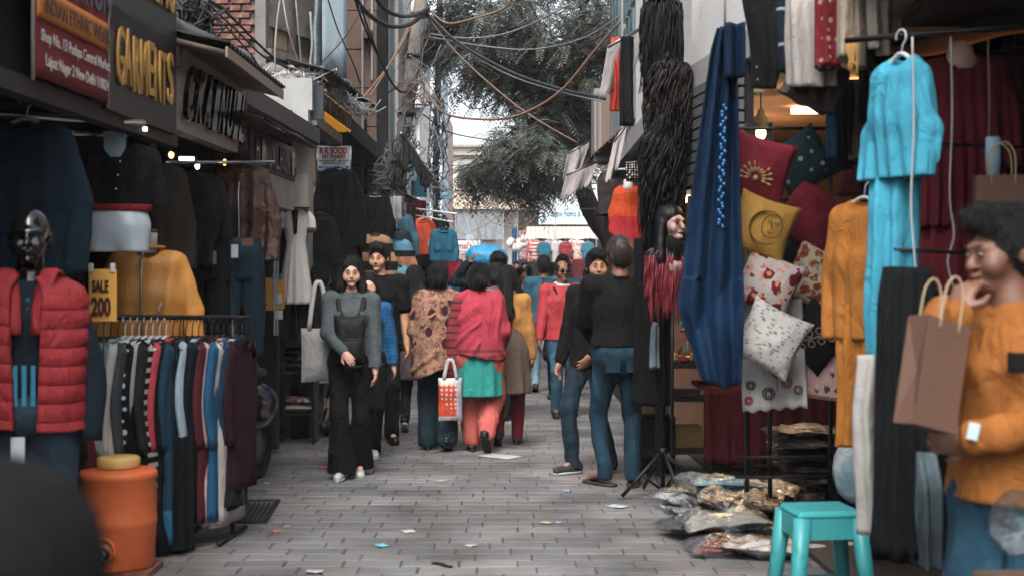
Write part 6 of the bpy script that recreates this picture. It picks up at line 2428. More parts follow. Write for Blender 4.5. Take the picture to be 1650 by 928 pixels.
# red mats
for i, (px, py, w_, lab) in enumerate(((474, 607, 34, 'small dark red doormat nearer the shop'), (488, 651, 62, 'worn dark red doormat on the pavers'))):
    D = 3392 / (py - 445)
    o = tag(MB().rbox((0, 0, .006), (w_ / FPX * D * 1.1, .55, .014), .004).build('doormat', mat('mat_red', '#5c2420', rough=.95, var=.4, vs=12., bump=.7, bs=150.), None, (XP(px, D), D, .0)), lab, 'doormat', 'red doormats')
# drain grate
D = 8.95
o = tag(empty('drain_grate', (XP(408, D), D, .006), R(4)), 'dark metal drain grate set in the pavers by the rack', 'drain grate')
mb = MB()
for (c_, s2) in (((0, -.42, 0), (.24, .02, .012)), ((0, .42, 0), (.24, .02, .012)), ((-.12, 0, 0), (.02, .86, .012)), ((.12, 0, 0), (.02, .86, .012))):
    mb.box(c_, s2)
mb.build('frame', mat('iron', '#232524', rough=.6, metal=.4, var=.3), o)
for i in range(7):
    MB().box((-.096 + i * .032, 0, 0), (.012, .82, .012)).build('grate_bar', mat('iron', '#3a3d3c', rough=.6, metal=.4, var=.3), o)
part('pit', mat('pit', '#0c0c0c'), o, (-.12, .12, -.43, .43, -.011, -.005))

# low shelf of folded clothes under the white gown
D = 12.7
o = tag(empty('display_shelf', (XP(474, D), D, 0)), 'low dark shelf holding folded clothes beneath the white gown', 'shelf')
for z in (.25, .62):
    part('board', mat('dark_table', '#16120f', rough=.5), o, (-.2, .2, -.16, .16, z, z + .025))
for x in (-.19, .19):
    part('upright', BLACKM, o, (x - .012, x + .012, -.15, .15, 0, .96))
fc = [('#0f1418', None, 'black folded jeans at the bottom of the upper shelf pile'), ('#16242c', None, 'indigo folded jeans second in the upper shelf pile'), ('#101012', None, 'charcoal folded jeans third in the upper shelf pile'), ('#0e1a22', None, 'navy folded jeans on top of the upper shelf pile'),
      ('#8f8a86', None, 'white folded cloth on the lower shelf'), ('#6a4a40', ('floral', 20., '#a39a92', '#3a1c1a', .4), 'brown printed folded cloth on the lower shelf')]
for i, (cc_, pt, lab) in enumerate(fc):
    mb = MB()
    pillow_mesh(mb, .34 - .02 * (i % 2), .26, .075, 14, .02, .006, i)
    mb.v = [v[:, (0, 2, 1)] for v in mb.v]
    z = (.645 + .035 + i * .062) if i < 4 else (.275 + .035 + (i - 4) * .062)
    tag(mb.build('folded_garment', cloth(cc_, pat=pt), None, (XP(474, D) + random.uniform(-.01, .01), D - .01, z), random.uniform(-.06, .06)), lab, 'folded clothes', 'folded clothes on the low shelf')

# small lit bulbs deep in the left shops
for i, (px, py, D, wm) in enumerate(((276, 250, 9.6, 1), (268, 226, 8.0, 0), (318, 268, 10.4, 0), (362, 262, 11.0, 1))):
    o = tag(empty('shop_bulb', tuple(P(px, py, D))), ['warm orange bulb hanging above the leather bust', 'small cool bulb under the sign beam', 'small cool bulb among the dark jackets', 'warm bulb beside the brown leather jacket'][i], 'lamp', 'small bulbs in the left shops')
    MB().ell((0, 0, 0), (.018, .018, .024), 10, 8).build('bulb', mat('bulb_warm' if wm else 'bulb_cool', '#ffb45a' if wm else '#f2f4f6', emis=3.5, var=0, bump=0), o)
    MB().bar((0, 0, .02), (0, 0, .28), .003, 6).build('cord', BLACKM, o)

# ------------------------------------------------------------------ right: cushion stall
rk = tag(empty('cushion_rack'), 'black metal display frame carrying the cushions', 'rack')
D = 7.85
for px in (1208, 1246, 1345):
    mb = MB()
    mb.bar((XP(px, D), D + .1, 0), (XP(px, D), D + .1, ZP(195, D)), .014)
    mb.build('upright', BLACKM, rk)
for py in (205, 320, 430, 540, 740, 772):
    mb = MB()
    mb.bar((XP(1188, D), D + .09, ZP(py, D)), (XP(1360, D), D + .09, ZP(py, D)), .009)
    mb.build('crossbar', BLACKM, rk)


def cushion(label, px, py, D, sz, roll, m, yaw=-8, t=.14, w=None):
    mb = MB()
    pillow_mesh(mb, w or sz, sz, t, 22, .09, .006, int(px))
    o = tag(mb.build('cushion', m, None, tuple(P(px, py, D)), rot=(R(random.uniform(-6, 6)), R(roll), R(yaw))), label, 'cushion', 'cushions on the display frame')
    return o


GOLD = mat('gold_thread', '#a8834a', rough=.45, metal=.3, var=.3, vs=40.)
c1 = cushion('burgundy cushion with a gold sunburst embroidery at the top', 1222, 272, 7.35, .335, 17, cloth('#7c1c2c', wr=.4))
mb = MB()
for k in range(11):
    a = R(-10 + 20 * k)
    for r0 in (.045, .075):
        mb.ell((.0 + r0 * math.cos(a), -.074 + r0 * .12, -.05 + r0 * math.sin(a)), (.017, .006, .007), 8, 6, rot=(0, -a, 0))
mb.ell((0, -.078, -.05), (.014, .008, .014), 10, 8)
tag(mb.build('embroidery', GOLD, c1), None, kind='stuff')
c2 = cushion('dark teal cushion with small paisley motifs', 1292, 262, 7.6, .31, -32, cloth('#12333a', pat=('dots', 14., .2, '#7d7a62', .5), wr=.4), -18)
c3 = cushion('mustard cushion printed with a crescent moon face', 1228, 366, 7.3, .315, 20, cloth('#a97a24', wr=.4))
mb = MB()
th = np.linspace(.9, 5.4, 30)
INK = mat('print_ink', '#4a3620', rough=.9)
mb.tube(np.stack([.02 + .085 * np.cos(th), -.074 + .006 * np.cos(th * 2), .0 + .085 * np.sin(th)], 1), np.interp(np.linspace(0, 1, 30), [0, .5, 1], [.002, .022, .002]), .003, n=8, ref=(0, 1, 0))
th = np.linspace(0, 6.283, 30)
mb.tube(np.stack([.045 + .052 * np.cos(th), -.076 + 0 * th, .015 + .06 * np.sin(th)], 1), .0022, n=6, cap=False)
for (x, z, r) in ((.028, .035, .011), (.064, .035, .011)):
    mb.tube(np.stack([x + r * np.cos(th), -.078 + 0 * th, z + r * .5 * np.sin(th)], 1), .002, n=6, cap=False)
mb.tube(spline([(.046, -.078, .03), (.04, -.08, .008), (.05, -.079, .004)], 8), .002, n=6)
mb.tube(spline([(.03, -.078, -.016), (.046, -.079, -.022), (.062, -.078, -.014)], 8), .0026, n=6)
tag(mb.build('printed_motif', INK, c3), None, kind='stuff')
cushion('plain burgundy cushion with a faint tonal medallion', 1308, 352, 7.55, .345, 33, cloth('#6a1424', pat=('floral', 6., '#561020', '#741a2a', .3), wr=.4), -15)
cushion('cream cushion with burgundy and peach flowers', 1237, 458, 7.3, .31, 24, cloth('#a79a94', pat=('floral', 13., '#5a1a22', '#b9745a', .42), wr=.4))
cushion('cream cushion with a dense rust paisley print', 1316, 448, 7.5, .32, 27, cloth('#b09f88', pat=('floral', 19., '#7c3226', '#8a7440', .42), wr=.4), -12)
cushion('white cushion with scattered grey leaf print', 1242, 545, 7.2, .325, 27, cloth('#a8a39d', pat=('leaves', (26., 26., 60.), .3, '#6f6a66'), wr=.4))
c8 = cushion('black cushion with an embroidered leaf sprig', 1314, 542, 7.45, .30, 42, cloth('#121011', wr=.4), -10)
mb = MB()
mb.tube(spline([(-.06, -.062, -.1), (.0, -.074, .0), (.06, -.064, .1)], 12), .002, n=6)
th = np.linspace(0, 6.283, 20)
for k in range(4):
    t_ = -.7 + k * .45
    for q in (-1, 1):
        cx_, cz_ = .06 * t_ + q * .022, .1 * t_ - q * .016
        mb.tube(np.stack([cx_ + .019 * np.cos(th) * .9, -.074 + .0 * th, cz_ + .016 * np.sin(th)], 1), .0018, n=6, cap=False)
tag(mb.build('embroidery', mat('thread_tan', '#a08672', rough=.8), c8), None, kind='stuff')
cushion('small dark red cushion with radiating stitches', 1386, 288, 7.4, .22, 10, cloth('#4a141a', wr=.4), -20)
cushion('black cushion tucked behind the mustard one', 1282, 400, 7.85, .30, 10, cloth('#151213', wr=.4))
cushion('dark brown cushion tucked behind the leaf print', 1290, 500, 7.85, .30, -10, cloth('#221817', wr=.4))
# embroidered white cloth and pink gift pack
o = tag(empty('embroidered_cloth', tuple(P(1190, 490, 7.45)), R(-6)), 'white cloth with embroidered roundels hanging below the cushions', 'cloth')
EC = cloth('#aaa59f', wr=.6)
mb = MB()
mb.sheet(lambda u, v: (u * .33 + v * .02, .02 * np.sin(u * 7 + v * 3) - .05 * v, -v * .56 + u * .03 + .008 * np.sin(u * 30) * v), 24, 24, .006)
mb.build('panel', EC, o)
th = np.linspace(0, 6.283, 22)
for i, (x, z, r, cc_) in enumerate(((.06, -.42, .022, '#3d3a3a'), (.15, -.46, .03, '#3d3a3a'), (.24, -.40, .026, '#8e3430'), (.30, -.44, .022, '#3d3a3a'), (.2, -.34, .035, '#8e3430'), (.05, -.50, .02, '#8e3430'))):
    mb = MB()
    for rr in (r, r * .55):
        mb.tube(np.stack([x + rr * np.cos(th), -.075 + .0 * th + .02 * np.sin(x * 21), z + rr * np.sin(th)], 1), .004, n=6, cap=False)
    mb.build('roundel', mat('thread', cc_, rough=.9), o)
o = tag(MB().rbox((0, 0, 0), (.22, .10, .28), .02).build('gift_pack', mat('gift_foil', '#a87f78', rough=.35, var=.2, pat=[('floral', 16., '#2a1f20', '#b9a09a', .26)]), None, tuple(P(1330, 600, 7.5)), rot=(0, .12, -.2)), 'pink gift pack with dark flower trim under the leaf cushion', 'gift pack')

# table with maroon cloth
D = 10.6
o = tag(empty('stall_table', (XP(1250, D), D, 0)), 'stall table draped in maroon cloth behind the display frame', 'table')
tw = (1374 - 1128) / FPX * D
part('tabletop', mat('ply', '#5a4636'), o, (-tw / 2, tw / 2, -.3, .5, .64, .66))
mb = MB()
mb.sheet(lambda u, v: ((u - .5) * tw * 1.02, -.32 - .025 * np.sin(u * 60) * v - .02 * v, .665 - v * .54 + .01 * np.sin(u * 25) * v), 120, 14, .008)
mb.build('cloth_front', cloth('#4a1018', wr=.3), o)
part('cloth_top', cloth('#4a1018'), o, (-tw / 2, tw / 2, -.31, .5, .661, .67))
for x in (-tw * .45, -tw * .2, tw * .2, tw * .45):
    part('leg', BLACKM, o, (x - .02, x + .02, -.26, -.22, 0, .64))
part('foot_rail', BLACKM, o, (-tw * .47, tw * .47, -.25, -.23, .06, .09))

# blue velvet cloth
o = tag(empty('velvet_cloth', tuple(P(1168, 45, 7.1)), R(-8)), 'long deep blue velvet cloth with beaded border hung on a cord', 'cloth')
VEL = mat('velvet', '#032440', rough=.75, var=.4, vs=6., bump=.3, bs=200., wr=.6, spec=.15, pat=('blotch', 2.2, .62, '#04121f'))


def velv(u, v):
    L_ = 1.8
    hw = np.interp(v, [0, .06, .5, .8, 1], [.035, .06, .125, .165, .10])
    cx_ = np.interp(v, [0, .5, .8, 1], [.0, -.05, -.07, -.02])
    z = -v * L_ * (1 - .05 * np.abs(u - .62) * (v > .7))
    crease = .05 * np.abs(np.sin((v * 3.3 + u * .9) * math.pi)) * np.clip((v - .5) * 3, 0, 1)
    return (cx_ + (u - .5) * 2 * hw, .035 * np.sin(u * 16 + 1.5 * v) * (1 - .5 * np.clip(v * 2 - 1, 0, 1)) - crease, z)


mb = MB()
mb.sheet(velv, 60, 90, .01)
mb.build('cloth', VEL, o)
mb = MB()
mb.sheet(lambda u, v: (.0 + u * .10, -.06 - .03 * np.sin(u * 8), .01 - v * .27), 20, 12, .012)
mb.build('folded_end', VEL, o)
mb = MB()
for k in range(38):
    t_ = .22 + k * .009
    mb.ell((.005 + .012 * math.sin(k * 1.9) - .05 * t_, -.055, -t_ * 1.8), (.009, .005, .011), 6, 5)
tag(mb.build('beading', mat('beads', '#1b5f94', rough=.3, metal=.3), o), None, kind='stuff')
mb = MB()
mb.bar((.0, 0, 0), (.0, 0, .5), .006)
mb.build('cord', WIREW, o)


# ------------------------------------------------------------------ wig stand
def strands(mb, c, n, L0, r, wave, spread, seed, rad=.007, top=.06, down=1.):
    rg = random.Random(seed)
    for i in range(n):
        a = rg.uniform(0, 6.283)
        q = rg.uniform(.25, 1.15) ** .6 * (1 + .25 * math.sin(2 * a + seed))
        p0 = np.array(c) + np.array((math.cos(a) * .03, math.sin(a) * .03, top * rg.uniform(.6, 1)))
        L_ = L0 * rg.uniform(.55, 1.15)
        pts = [p0]
        ph = rg.uniform(0, 6)
        for k in range(1, 9):
            t = k / 8
            rr = r * q * min(1, t * 4) * (1 + spread * t)
            pts.append(np.array(c) + np.array((math.cos(a) * rr + wave * math.sin(t * 14 + ph), math.sin(a) * rr * .8 + wave * math.cos(t * 12 + ph), -L_ * (t - .06))))
        mb.tube(spline(pts, 15), rad * np.interp(np.linspace(0, 1, 15), [0, .5, 1], [1.2, 1., .35]), n=4)


HB = mat('wig_hair', '#020202', rough=.5, var=.3, vs=20., bump=.2, bs=80., spec=.22)
HBR = mat('wig_brown', '#140d0a', rough=.5, var=.4, vs=14., bump=.2, bs=80., spec=.25, pat=('blotch', 6., .62, '#3a2216'))
D = 9.3
for i, (px, py, L_, r, n, wv_, m_, lab) in enumerate(((1066, -10, .62, .105, 240, .008, HB, 'straight black wig hung highest on the stand'), (1076, 90, .66, .135, 260, .02, HBR, 'wavy brown black wig hung second on the stand'),
                                                    (1068, 205, .80, .15, 300, .026, HB, 'long curly black wig hung third on the stand'))):
    mb = MB()
    strands(mb, (0, 0, 0), int(n * 1.6), L_, r, wv_, .15, i + 3, .0062)
    mb.ell((0, 0, -.02), (.10, .09, .08), 20, 12)
    tag(mb.build('wig', m_, None, tuple(P(px, py, D))), lab, 'wig', 'wigs on the stand')
wst = tag(empty('wig_stand', (XP(1068, 9.55), 9.55, 0)), 'black tripod stand holding the wigs', 'stand')
mb = MB()
mb.bar((0, 0, .0), (0, 0, 3.2), .016)
mb.build('pole', BLACKM, wst)
MB().bar((0, 0, .28), (0, 0, .33), .03).build('collar', BLACKM, wst)
for k in range(4):
    a = R(20 + 90 * k)
    mb = MB()
    mb.bar((0, 0, .31), (.30 * math.cos(a), .30 * math.sin(a), .02), .013)
    lg = mb.build('leg', BLACKM, wst)
    mb = MB()
    mb.bar((.015 * math.cos(a), .015 * math.sin(a), .05), (.16 * math.cos(a), .16 * math.sin(a), .16), .009)
    mb.build('brace', BLACKM, lg)
hd = tag(empty('wig_display_bust', tuple(P(1083, 362, 9.1)), R(35)), 'pale mannequin head in a black wig with red ends', 'mannequin head')
mann_head('head', mat('pale_form', '#96746a', rough=.4, var=.08), hd, (0, 0, 0), .95)
for q in (-1, 1):
    MB().ell((q * .03, -.085, .008), (.013, .008, .005), 10, 6).build('eye', EYED, hd)
    mb = MB()
    mb.tube([(q * .016, -.092, .028), (q * .032, -.092, .033), (q * .046, -.083, .028)], .003, n=6)
    mb.build('eyebrow', HB, hd)
MB().ell((0, -.095, -.05), (.017, .006, .007), 12, 8).build('lips', mat('lips_red', '#8e3036', rough=.4), hd)
S = SDF()
S.ell((0, .03, .05), (.083, .095, .085), .02)
S.ell((0, .05, -.02), (.085, .075, .1), .03)
for q in (-1, 1):
    S.cone((q * .075, .02, 0), (q * .10, .0, -.22), .03, .04, .03)
S.ell((0, -.115, -.02), (.066, .075, .1), .015, True)
sdf_build(S, .008, 'wig', HB, hd, folds(4, .003, 70., .3))
mb = MB()
strands(mb, (0, .02, -.12), 170, .48, .12, .008, .2, 21, .009, .0)
mb.build('red_ends', mat('wig_red', '#6e1522', rough=.5, var=.4, vs=8., pat=('band', 2, -.2, .3, '#120c0e')), hd)
S = SDF()
S.cone((0, -.01, -.13), (0, -.01, -.36), .075, .03, .03)
sdf_build(S, .01, 'black_bib', BLACKC_ if 'BLACKC_' in globals() else cloth('#0e0e10'), hd)
mb = MB()
mb.bar((0, 0, -.3), (0, 0, -1.5 + .02), .012)
mb.build('stand_pole', BLACKM, hd)
drape('dress', 'long black dress hung between the broad man and the wig stand', 'dress', tuple(P(1052, 385, 9.7)), R(10), cloth('#0b0b0d'), .26, 1.12, .14, fold=.2, ff=6, seed=3)
drape('dress', 'silver grey scarf end hanging beside the broad man', 'scarf', tuple(P(1053, 520, 9.4)), R(10), cloth('#5f6e75'), .07, .30, .05, fold=.3, seed=5, top_w=.03)

# scarves further back on the right
drape('scarf', 'red and orange fringed scarf high on the right', 'scarf', tuple(P(992, 62, 11.0)), R(5), cloth('#a82c20', pat=('blotch', 5., .6, '#b8702a')), .08, .57, .05, fold=.35, seed=2)
drape('scarf', 'black fringed scarf high on the right', 'scarf', tuple(P(1010, 58, 10.8)), R(5), cloth('#0e0f11'), .10, .68, .05, fold=.35, seed=7)
o = top('kurta_dress', 'long red kurta with an orange yoke on a white bust form', 'dress', tuple(P(1012, 298, 13.3)), R(-4), cloth('#a01f22', pat=[('band', 2, -.30, -.02, '#a83f1e'), ('band', 2, -.68, -.60, '#a8501e')]), w=.28, L=.66, dep=.16, sl=.36, sa=.10, hem=1.25, waist=.95, hang=None, collar=None, sr0=.06, sr1=.045)
MB().tube([(0, 0, -.05), (0, 0, .0), (0, 0, .05)], [.07, .045, .04], n=14).build('bust_neck', paint('#b0a49c', .4), o)
drape('cloth', 'small black and white checked cloth above the red kurta', 'cloth', tuple(P(1018, 262, 13.0)), R(0), cloth('#16161a', pat=('dots', 42., .35, '#a5a2a0', .1)), .11, .17, .04, fold=.15)
drape('cloth', 'white ruffled cloth at the hip of the red kurta', 'cloth', tuple(P(1042, 395, 12.6)), R(0), cloth('#b0aeac'), .08, .2, .06, fold=.35)
drape('cloth', 'beige garment hanging behind the red kurta', 'cloth', tuple(P(985, 290, 15.8)), R(0), cloth('#3a332f'), .3, .4, .08, fold=.1)
rail('pale pipe over the red kurta', tuple(P(968, 275, 15.5)), tuple(P(1022, 272, 13.2)), .011, HANGW)
rail('dark pipe below the awning flaps', tuple(P(935, 337, 20)), tuple(P(1000, 335, 15)), .013, BLACKM)
drape('signcloth', 'red streaked white banner under the shutter', 'banner', tuple(P(1110, 222, 10.2)), R(25), cloth('#a39a94', pat=('stripe', 0, 16., .35, '#8e2f28')), .26, .34, .04, fold=.12)
drape('cloth', 'white plastic sheet bunched beside the shutter', 'cloth', tuple(P(1096, 100, 9.9)), R(10), mat('poly_white', '#a9a6a3', rough=.35, var=.2, wr=.6), .10, .48, .08, fold=.3, seed=9)

# trinket stand with little copper figures
D = 10.7
ts = tag(empty('trinket_stand', (XP(1112, D), D, 0)), 'tiered stand of small copper trinkets beside the velvet cloth', 'stand')
COP = mat('copper', '#a86a44', rough=.3, metal=.7, var=.4, vs=30.)
part('table', mat('dark_table', '#16120f', rough=.5), ts, (-.3, .3, -.2, .3, .80, .84), (-.28, -.24, -.18, -.14, 0, .8), (.24, .28, -.18, -.14, 0, .8), (-.28, -.24, .24, .28, 0, .8), (.24, .28, .24, .28, 0, .8))
for i, (z, w_) in enumerate(((.86, .24), (1.06, .19), (1.30, .16))):
    o = MB().lathe([(0, 0), (w_ * .5, 0), (w_ * .55, .015), (w_ * .5, .03), (0, .03)], 24, c=(.02, 0, z), flat=.8).build('tier', COP, ts)
    for k in range(6):
        a = k * 1.05 + i
        h_ = random.uniform(.06, .11)
        MB().lathe([(0, 0), (.018, 0), (.012, h_ * .3), (.02, h_ * .5), (.008, h_ * .75), (.014, h_ * .88), (0, h_)], 12, c=(.02 + w_ * .4 * math.cos(a), w_ * .33 * math.sin(a), z + .03)).build('figurine', [COP, mat('pale_brass', '#a89070', rough=.35, metal=.5), paint('#1f8a86')][k % 3 if k % 3 < 2 else (2 if k == 2 else 0)], o)
mb = MB()
mb.bar((.02, 0, .84), (.02, 0, 1.38), .012)
mb.build('stem', paint('#b8aea6', .4), ts)
for k in range(7):
    o = MB().lathe([(0, 0), (.025, 0), (.03, .03), (.012, .05), (.02, .07), (0, .075)], 12, c=(-.2 + k * .065, -.16 + .02 * (k % 2), .84)).build('trinket', [COP, mat('pale_brass', '#a89070', rough=.35, metal=.5), mat('bead_red', '#7a2a24')][k % 3], ts)

# oil drum, trays and boxes
D = 10.8
o = tag(empty('metal_drum', (XP(1056, D), D, 0)), 'dark metal drum standing behind the broad man', 'drum')
DR = mat('drum_paint', '#1b1d1c', rough=.45, metal=.3, var=.3)
MB().lathe([(0, 0), (.15, 0), (.155, .01), (.152, .12), (.158, .13), (.152, .14), (.152, .26), (.158, .27), (.152, .28), (.152, .40), (.157, .41), (.14, .415), (0, .415)], 32).build('shell', DR, o)
MB().lathe([(.10, .415), (.11, .43), (.11, .45), (.0, .455)], 24).build('lid', metal('#50534f', .4), o)
for i, (px, py, w_, h_, cc_, lab) in enumerate(((1054, 652, .20, .07, '#8d7a5a', 'low cardboard tray on the dark drum'), (1107, 701, .20, .16, '#94783f', 'yellow brown carton under the trinket stand'), (1106, 632, .19, .05, '#8c6e5c', 'flat pinkish box below the trinket stand'))):
    D = 10.9 if i else 10.7
    z_ = ZP(py, D) - h_ / 2
    if i == 0:
        z_ = .456
    if i == 1:
        z_ = .18
    oo = tag(MB().rbox((0, 0, h_ / 2), (w_, .22, h_), .004).build('carton', mat('cardboard', cc_, rough=.85, var=.2), None, (XP(px, D), D, z_)), lab, 'box', 'boxes under the right stall')
part('shelf', mat('dark_table', '#16120f', rough=.5), ts, (-.28, .28, -.16, .26, .16, .18))
part('shelf', mat('dark_table', '#16120f', rough=.5), ts, (-.28, .28, -.16, .26, .55, .57))

# ------------------------------------------------------------------ packed clothes in clear film
FILM = bpy.data.materials.new('clear_film')
FILM.use_nodes = True
_n, _l = FILM.node_tree.nodes, FILM.node_tree.links
_n.clear()
_o = _n.new('ShaderNodeOutputMaterial')
_t = _n.new('ShaderNodeBsdfTransparent')
_g = _n.new('ShaderNodeBsdfGlossy')
_g.inputs['Roughness'].default_value = .09
_g.inputs['Color'].default_value = (.8, .85, .87, 1)
_m = _n.new('ShaderNodeMixShader')
_f = _n.new('ShaderNodeFresnel')
_f.inputs[0].default_value = 1.24
_b = _n.new('ShaderNodeBump')
_b.inputs['Strength'].default_value = 1.
_b.inputs['Distance'].default_value = .02
_nz = _n.new('ShaderNodeTexNoise')
_nz.inputs['Scale'].default_value = 8
_nz.inputs['Detail'].default_value = 5
_nz.inputs['Distortion'].default_value = 1.2
_l.new(_nz.outputs[0], _b.inputs['Height'])
_l.new(_b.outputs[0], _g.inputs['Normal'])
_l.new(_b.outputs[0], _f.inputs['Normal'])
_l.new(_f.outputs[0], _m.inputs[0])
_l.new(_t.outputs[0], _m.inputs[1])
_l.new(_g.outputs[0], _m.inputs[2])
_l.new(_m.outputs[0], _o.inputs['Surface'])


def pack(label, x, y, z, rz, w, d, t, m, tilt=(0, 0), group='packed clothes in the heap'):
    o = tag(empty('clothes_pack', (x, y, z), rot=(tilt[0], tilt[1], rz)), label, 'clothes pack', group)
    sd = random.randrange(999)
    for nm, k, mm, cr in (('garment', 1., m, .012), ('film', 1.10, FILM, .024)):
        mb = MB()
        pillow_mesh(mb, w * k, d * k, t * (.75 if nm == 'garment' else 1.0), 26, .03, cr, sd)
        mb.v = [v[:, (0, 2, 1)] for v in mb.v]
        mb.build(nm, mm, o)
    return o


heap = [('#5c1a1e', None, 'deep red garment pack at the front of the heap', 1165, 8.05, .05, .1, .46, .26, .10), ('#b0aaa4', None, 'white garment pack low in the heap beside the stool', 1218, 7.95, .07, -.3, .42, .28, .08),
        ('#14333e', None, 'dark blue garment pack low in the heap', 1205, 8.3, .10, .2, .44, .3, .09), ('#8b8c80', None, 'olive grey garment pack in the middle of the heap', 1150, 8.25, .15, .15, .44, .28, .10),
        ('#3b1f20', ('floral', 12., '#8e8680', '#5a2024', .35), 'brown printed garment pack high in the heap', 1180, 8.4, .235, -.1, .46, .28, .10), ('#2f93ad', None, 'turquoise garment pack on top of the heap', 1150, 8.65, .30, .25, .44, .30, .08),
        ('#b3b0ac', ('floral', 10., '#5a2024', '#8a8680', .35), 'white and red garment pack at the heap corner', 1088, 8.7, .20, .7, .26, .34, .09), ('#2c2a2e', None, 'charcoal garment pack at the left foot of the heap', 1100, 8.5, .09, .4, .30, .30, .1),
        ('#aaa7a3', None, 'pale garment pack at the left of the heap', 1098, 8.6, .14, .5, .28, .3, .08), ('#5a2a24', None, 'rust garment pack at the back of the heap', 1215, 8.75, .22, -.4, .40, .3, .1), ('#1a1c20', None, 'black garment pack under the heap back', 1180, 8.85, .08, .0, .5, .36, .14)]
for (cc_, pt, lab, px, D, z, rz, w_, d_, t_) in heap:
    pack(lab, XP(px + 14, D - .45), D - .45, z, rz, w_, d_, t_, cloth(cc_, pat=pt), (random.uniform(-.12, .16), random.uniform(-.1, .1)))
st2 = ['#101013', '#1d1416', '#2a1916', '#141518', '#0e1216', '#231b1b', '#121214']
lb2 = ['black garment pack at the bottom of the tall stack', 'plum black garment pack second from the stack bottom', 'dark brown garment pack in the tall stack', 'charcoal garment pack in the middle of the tall stack', 'blue black garment pack high in the tall stack', 'umber garment pack next to the top of the tall stack', 'black glossy garment pack on top of the tall stack']
for i, cc_ in enumerate(st2):
    pack(lb2[i], XP(1338 - 6 * i, 8.9), 8.9 + .02 * i, .05 + .075 * i, .15 * math.sin(i * 2.1), .46, .34, .075, cloth(cc_), (.05 * math.sin(i * 3), .06 * math.cos(i * 2)), 'packed clothes in the tall stack')
o = tag(MB().ell((0, 0, .10), (.10, .08, .11), 18, 12, jit=.12, seed=8).build('brown_pouch', mat('pouch_brown', '#3c1f18', rough=.35, var=.3, wr=.8), None, (XP(1300, 8.3), 8.3, .0)), 'brown glossy pouch slumped between heap and stack', 'pouch')
o = tag(MB().ell((0, 0, .16), (.13, .10, .17), 18, 12, jit=.14, seed=3).build('blue_white_bag', mat('bag_bw', '#7fa0ac', rough=.35, var=.3, wr=.8, pat=('blotch', 7., .55, '#b3b6b6')), None, (XP(1382, 7.6), 7.6, .28)), 'blue and white plastic bag wedged behind the mustard kurta', 'bag')
o = tag(MB().sheet(lambda u, v: (u * .55, v * .28 + .05 * np.sin(u * 6), .02 + .02 * np.sin(u * 9) * np.sin(v * 7)), 20, 10, .004).build('plastic_sheet', mat('poly_white', '#a9a6a3', rough=.35, var=.2, wr=.6), None, (XP(1285, 7.6), 7.55, .0)), 'crumpled white plastic sheet on the ground behind the stool', 'plastic sheet')

# ------------------------------------------------------------------ right: hanging dresses
cur = tag(empty('dark_backdrop'), 'dark curtain added to hide the lit shop behind the hanging dresses', 'backdrop')  # sheet added to hide the lit interior and keep the stall dark
a0, a1 = P(1385, 60, 7.2), P(1760, 60, 6.4)
mb = MB()
mb.sheet(lambda u, v: (a0.x + (a1.x - a0.x) * u, a0.y + (a1.y - a0.y) * u + .03 * np.sin(u * 60), 2.66 - v * 2.6), 90, 8, .01)
mb.build('cloth', cloth('#1c1416', wr=.4), cur)
TURQ = cloth('#2b93ab', wr=.6, var=.15)
o = top('tunic_dress', 'turquoise long sleeved dress hung from the stall roof', 'dress', tuple(P(1452, 92, 5.15)), R(-66), TURQ, w=.27, L=.44, dep=.15, sl=.40, sa=.13, hem=.95, hang=HANGW, fold=.05, sr0=.066, sr1=.06, res=.009, hook=.1)
drape('dress_skirt', 'turquoise inner skirt below the turquoise dress', 'skirt', tuple(P(1440, 225, 5.22)), R(-40), TURQ, .17, .80, .09, fold=.25, ff=6, seed=2)
MU = cloth('#a8640f', wr=.6, var=.15)
o = top('kurta', 'mustard kurta hung edge on beside the turquoise dress', 'kurta', tuple(P(1392, 322, 6.3)), R(-55), MU, w=.36, L=.62, dep=.16, sl=.52, sa=.06, hang=HANGW, fold=.06)
drape('long_skirt', 'long mustard skirt hanging under the mustard kurta', 'skirt', tuple(P(1386, 490, 6.35)), R(-50), MU, .17, .64, .10, fold=.3, ff=6, seed=5)
MAR = cloth('#5c121e', wr=.6)
o = top('gown', 'maroon gathered gown on a pink neck form', 'dress', tuple(P(1548, 92, 6.0)), R(-8), MAR, w=.38, L=.72, dep=.2, sl=.35, sa=.12, waist=.8, hem=1.0, hang=None, fold=.08, ff=14)
MB().tube([(0, 0, -.06), (0, 0, .0), (0, 0, .06)], [.085, .06, .05], n=18).build('neck_form', paint('#b08a7c', .45), o)
drape('gown_skirt', 'maroon pleated skirt under the maroon gown', 'skirt', tuple(P(1556, 345, 6.05)), R(-8), MAR, .38, .85, .16, fold=.22, ff=12, seed=4)
o = top('gown', 'very dark maroon gown at the right edge of the stall', 'dress', tuple(P(1632, 80, 6.1)), R(-5), cloth('#3c0e16'), w=.40, L=.85, dep=.2, sl=.4, sa=.1, waist=.85, fold=.07, ff=12)
drape('pleated_skirt', 'black pleated skirt hung below the turquoise dress', 'skirt', tuple(P(1462, 432, 4.95)), R(-20), cloth('#101416'), .22, .96, .16, hem=1.05, fold=.18, ff=14, seed=8, top_w=.16)
drape('trousers', 'off white knitted trousers hung beside the stool', 'trousers', tuple(P(1400, 575, 5.1)), R(-30), cloth('#9d9892', wr=.4), .085, .62, .07, fold=.2, ff=4, seed=3)
drape('trousers', 'black trousers hung between skirt and paper bag', 'trousers', tuple(P(1515, 470, 5.6)), R(0), cloth('#0f0f11'), .16, 1.0, .1, fold=.25, ff=5, seed=6)
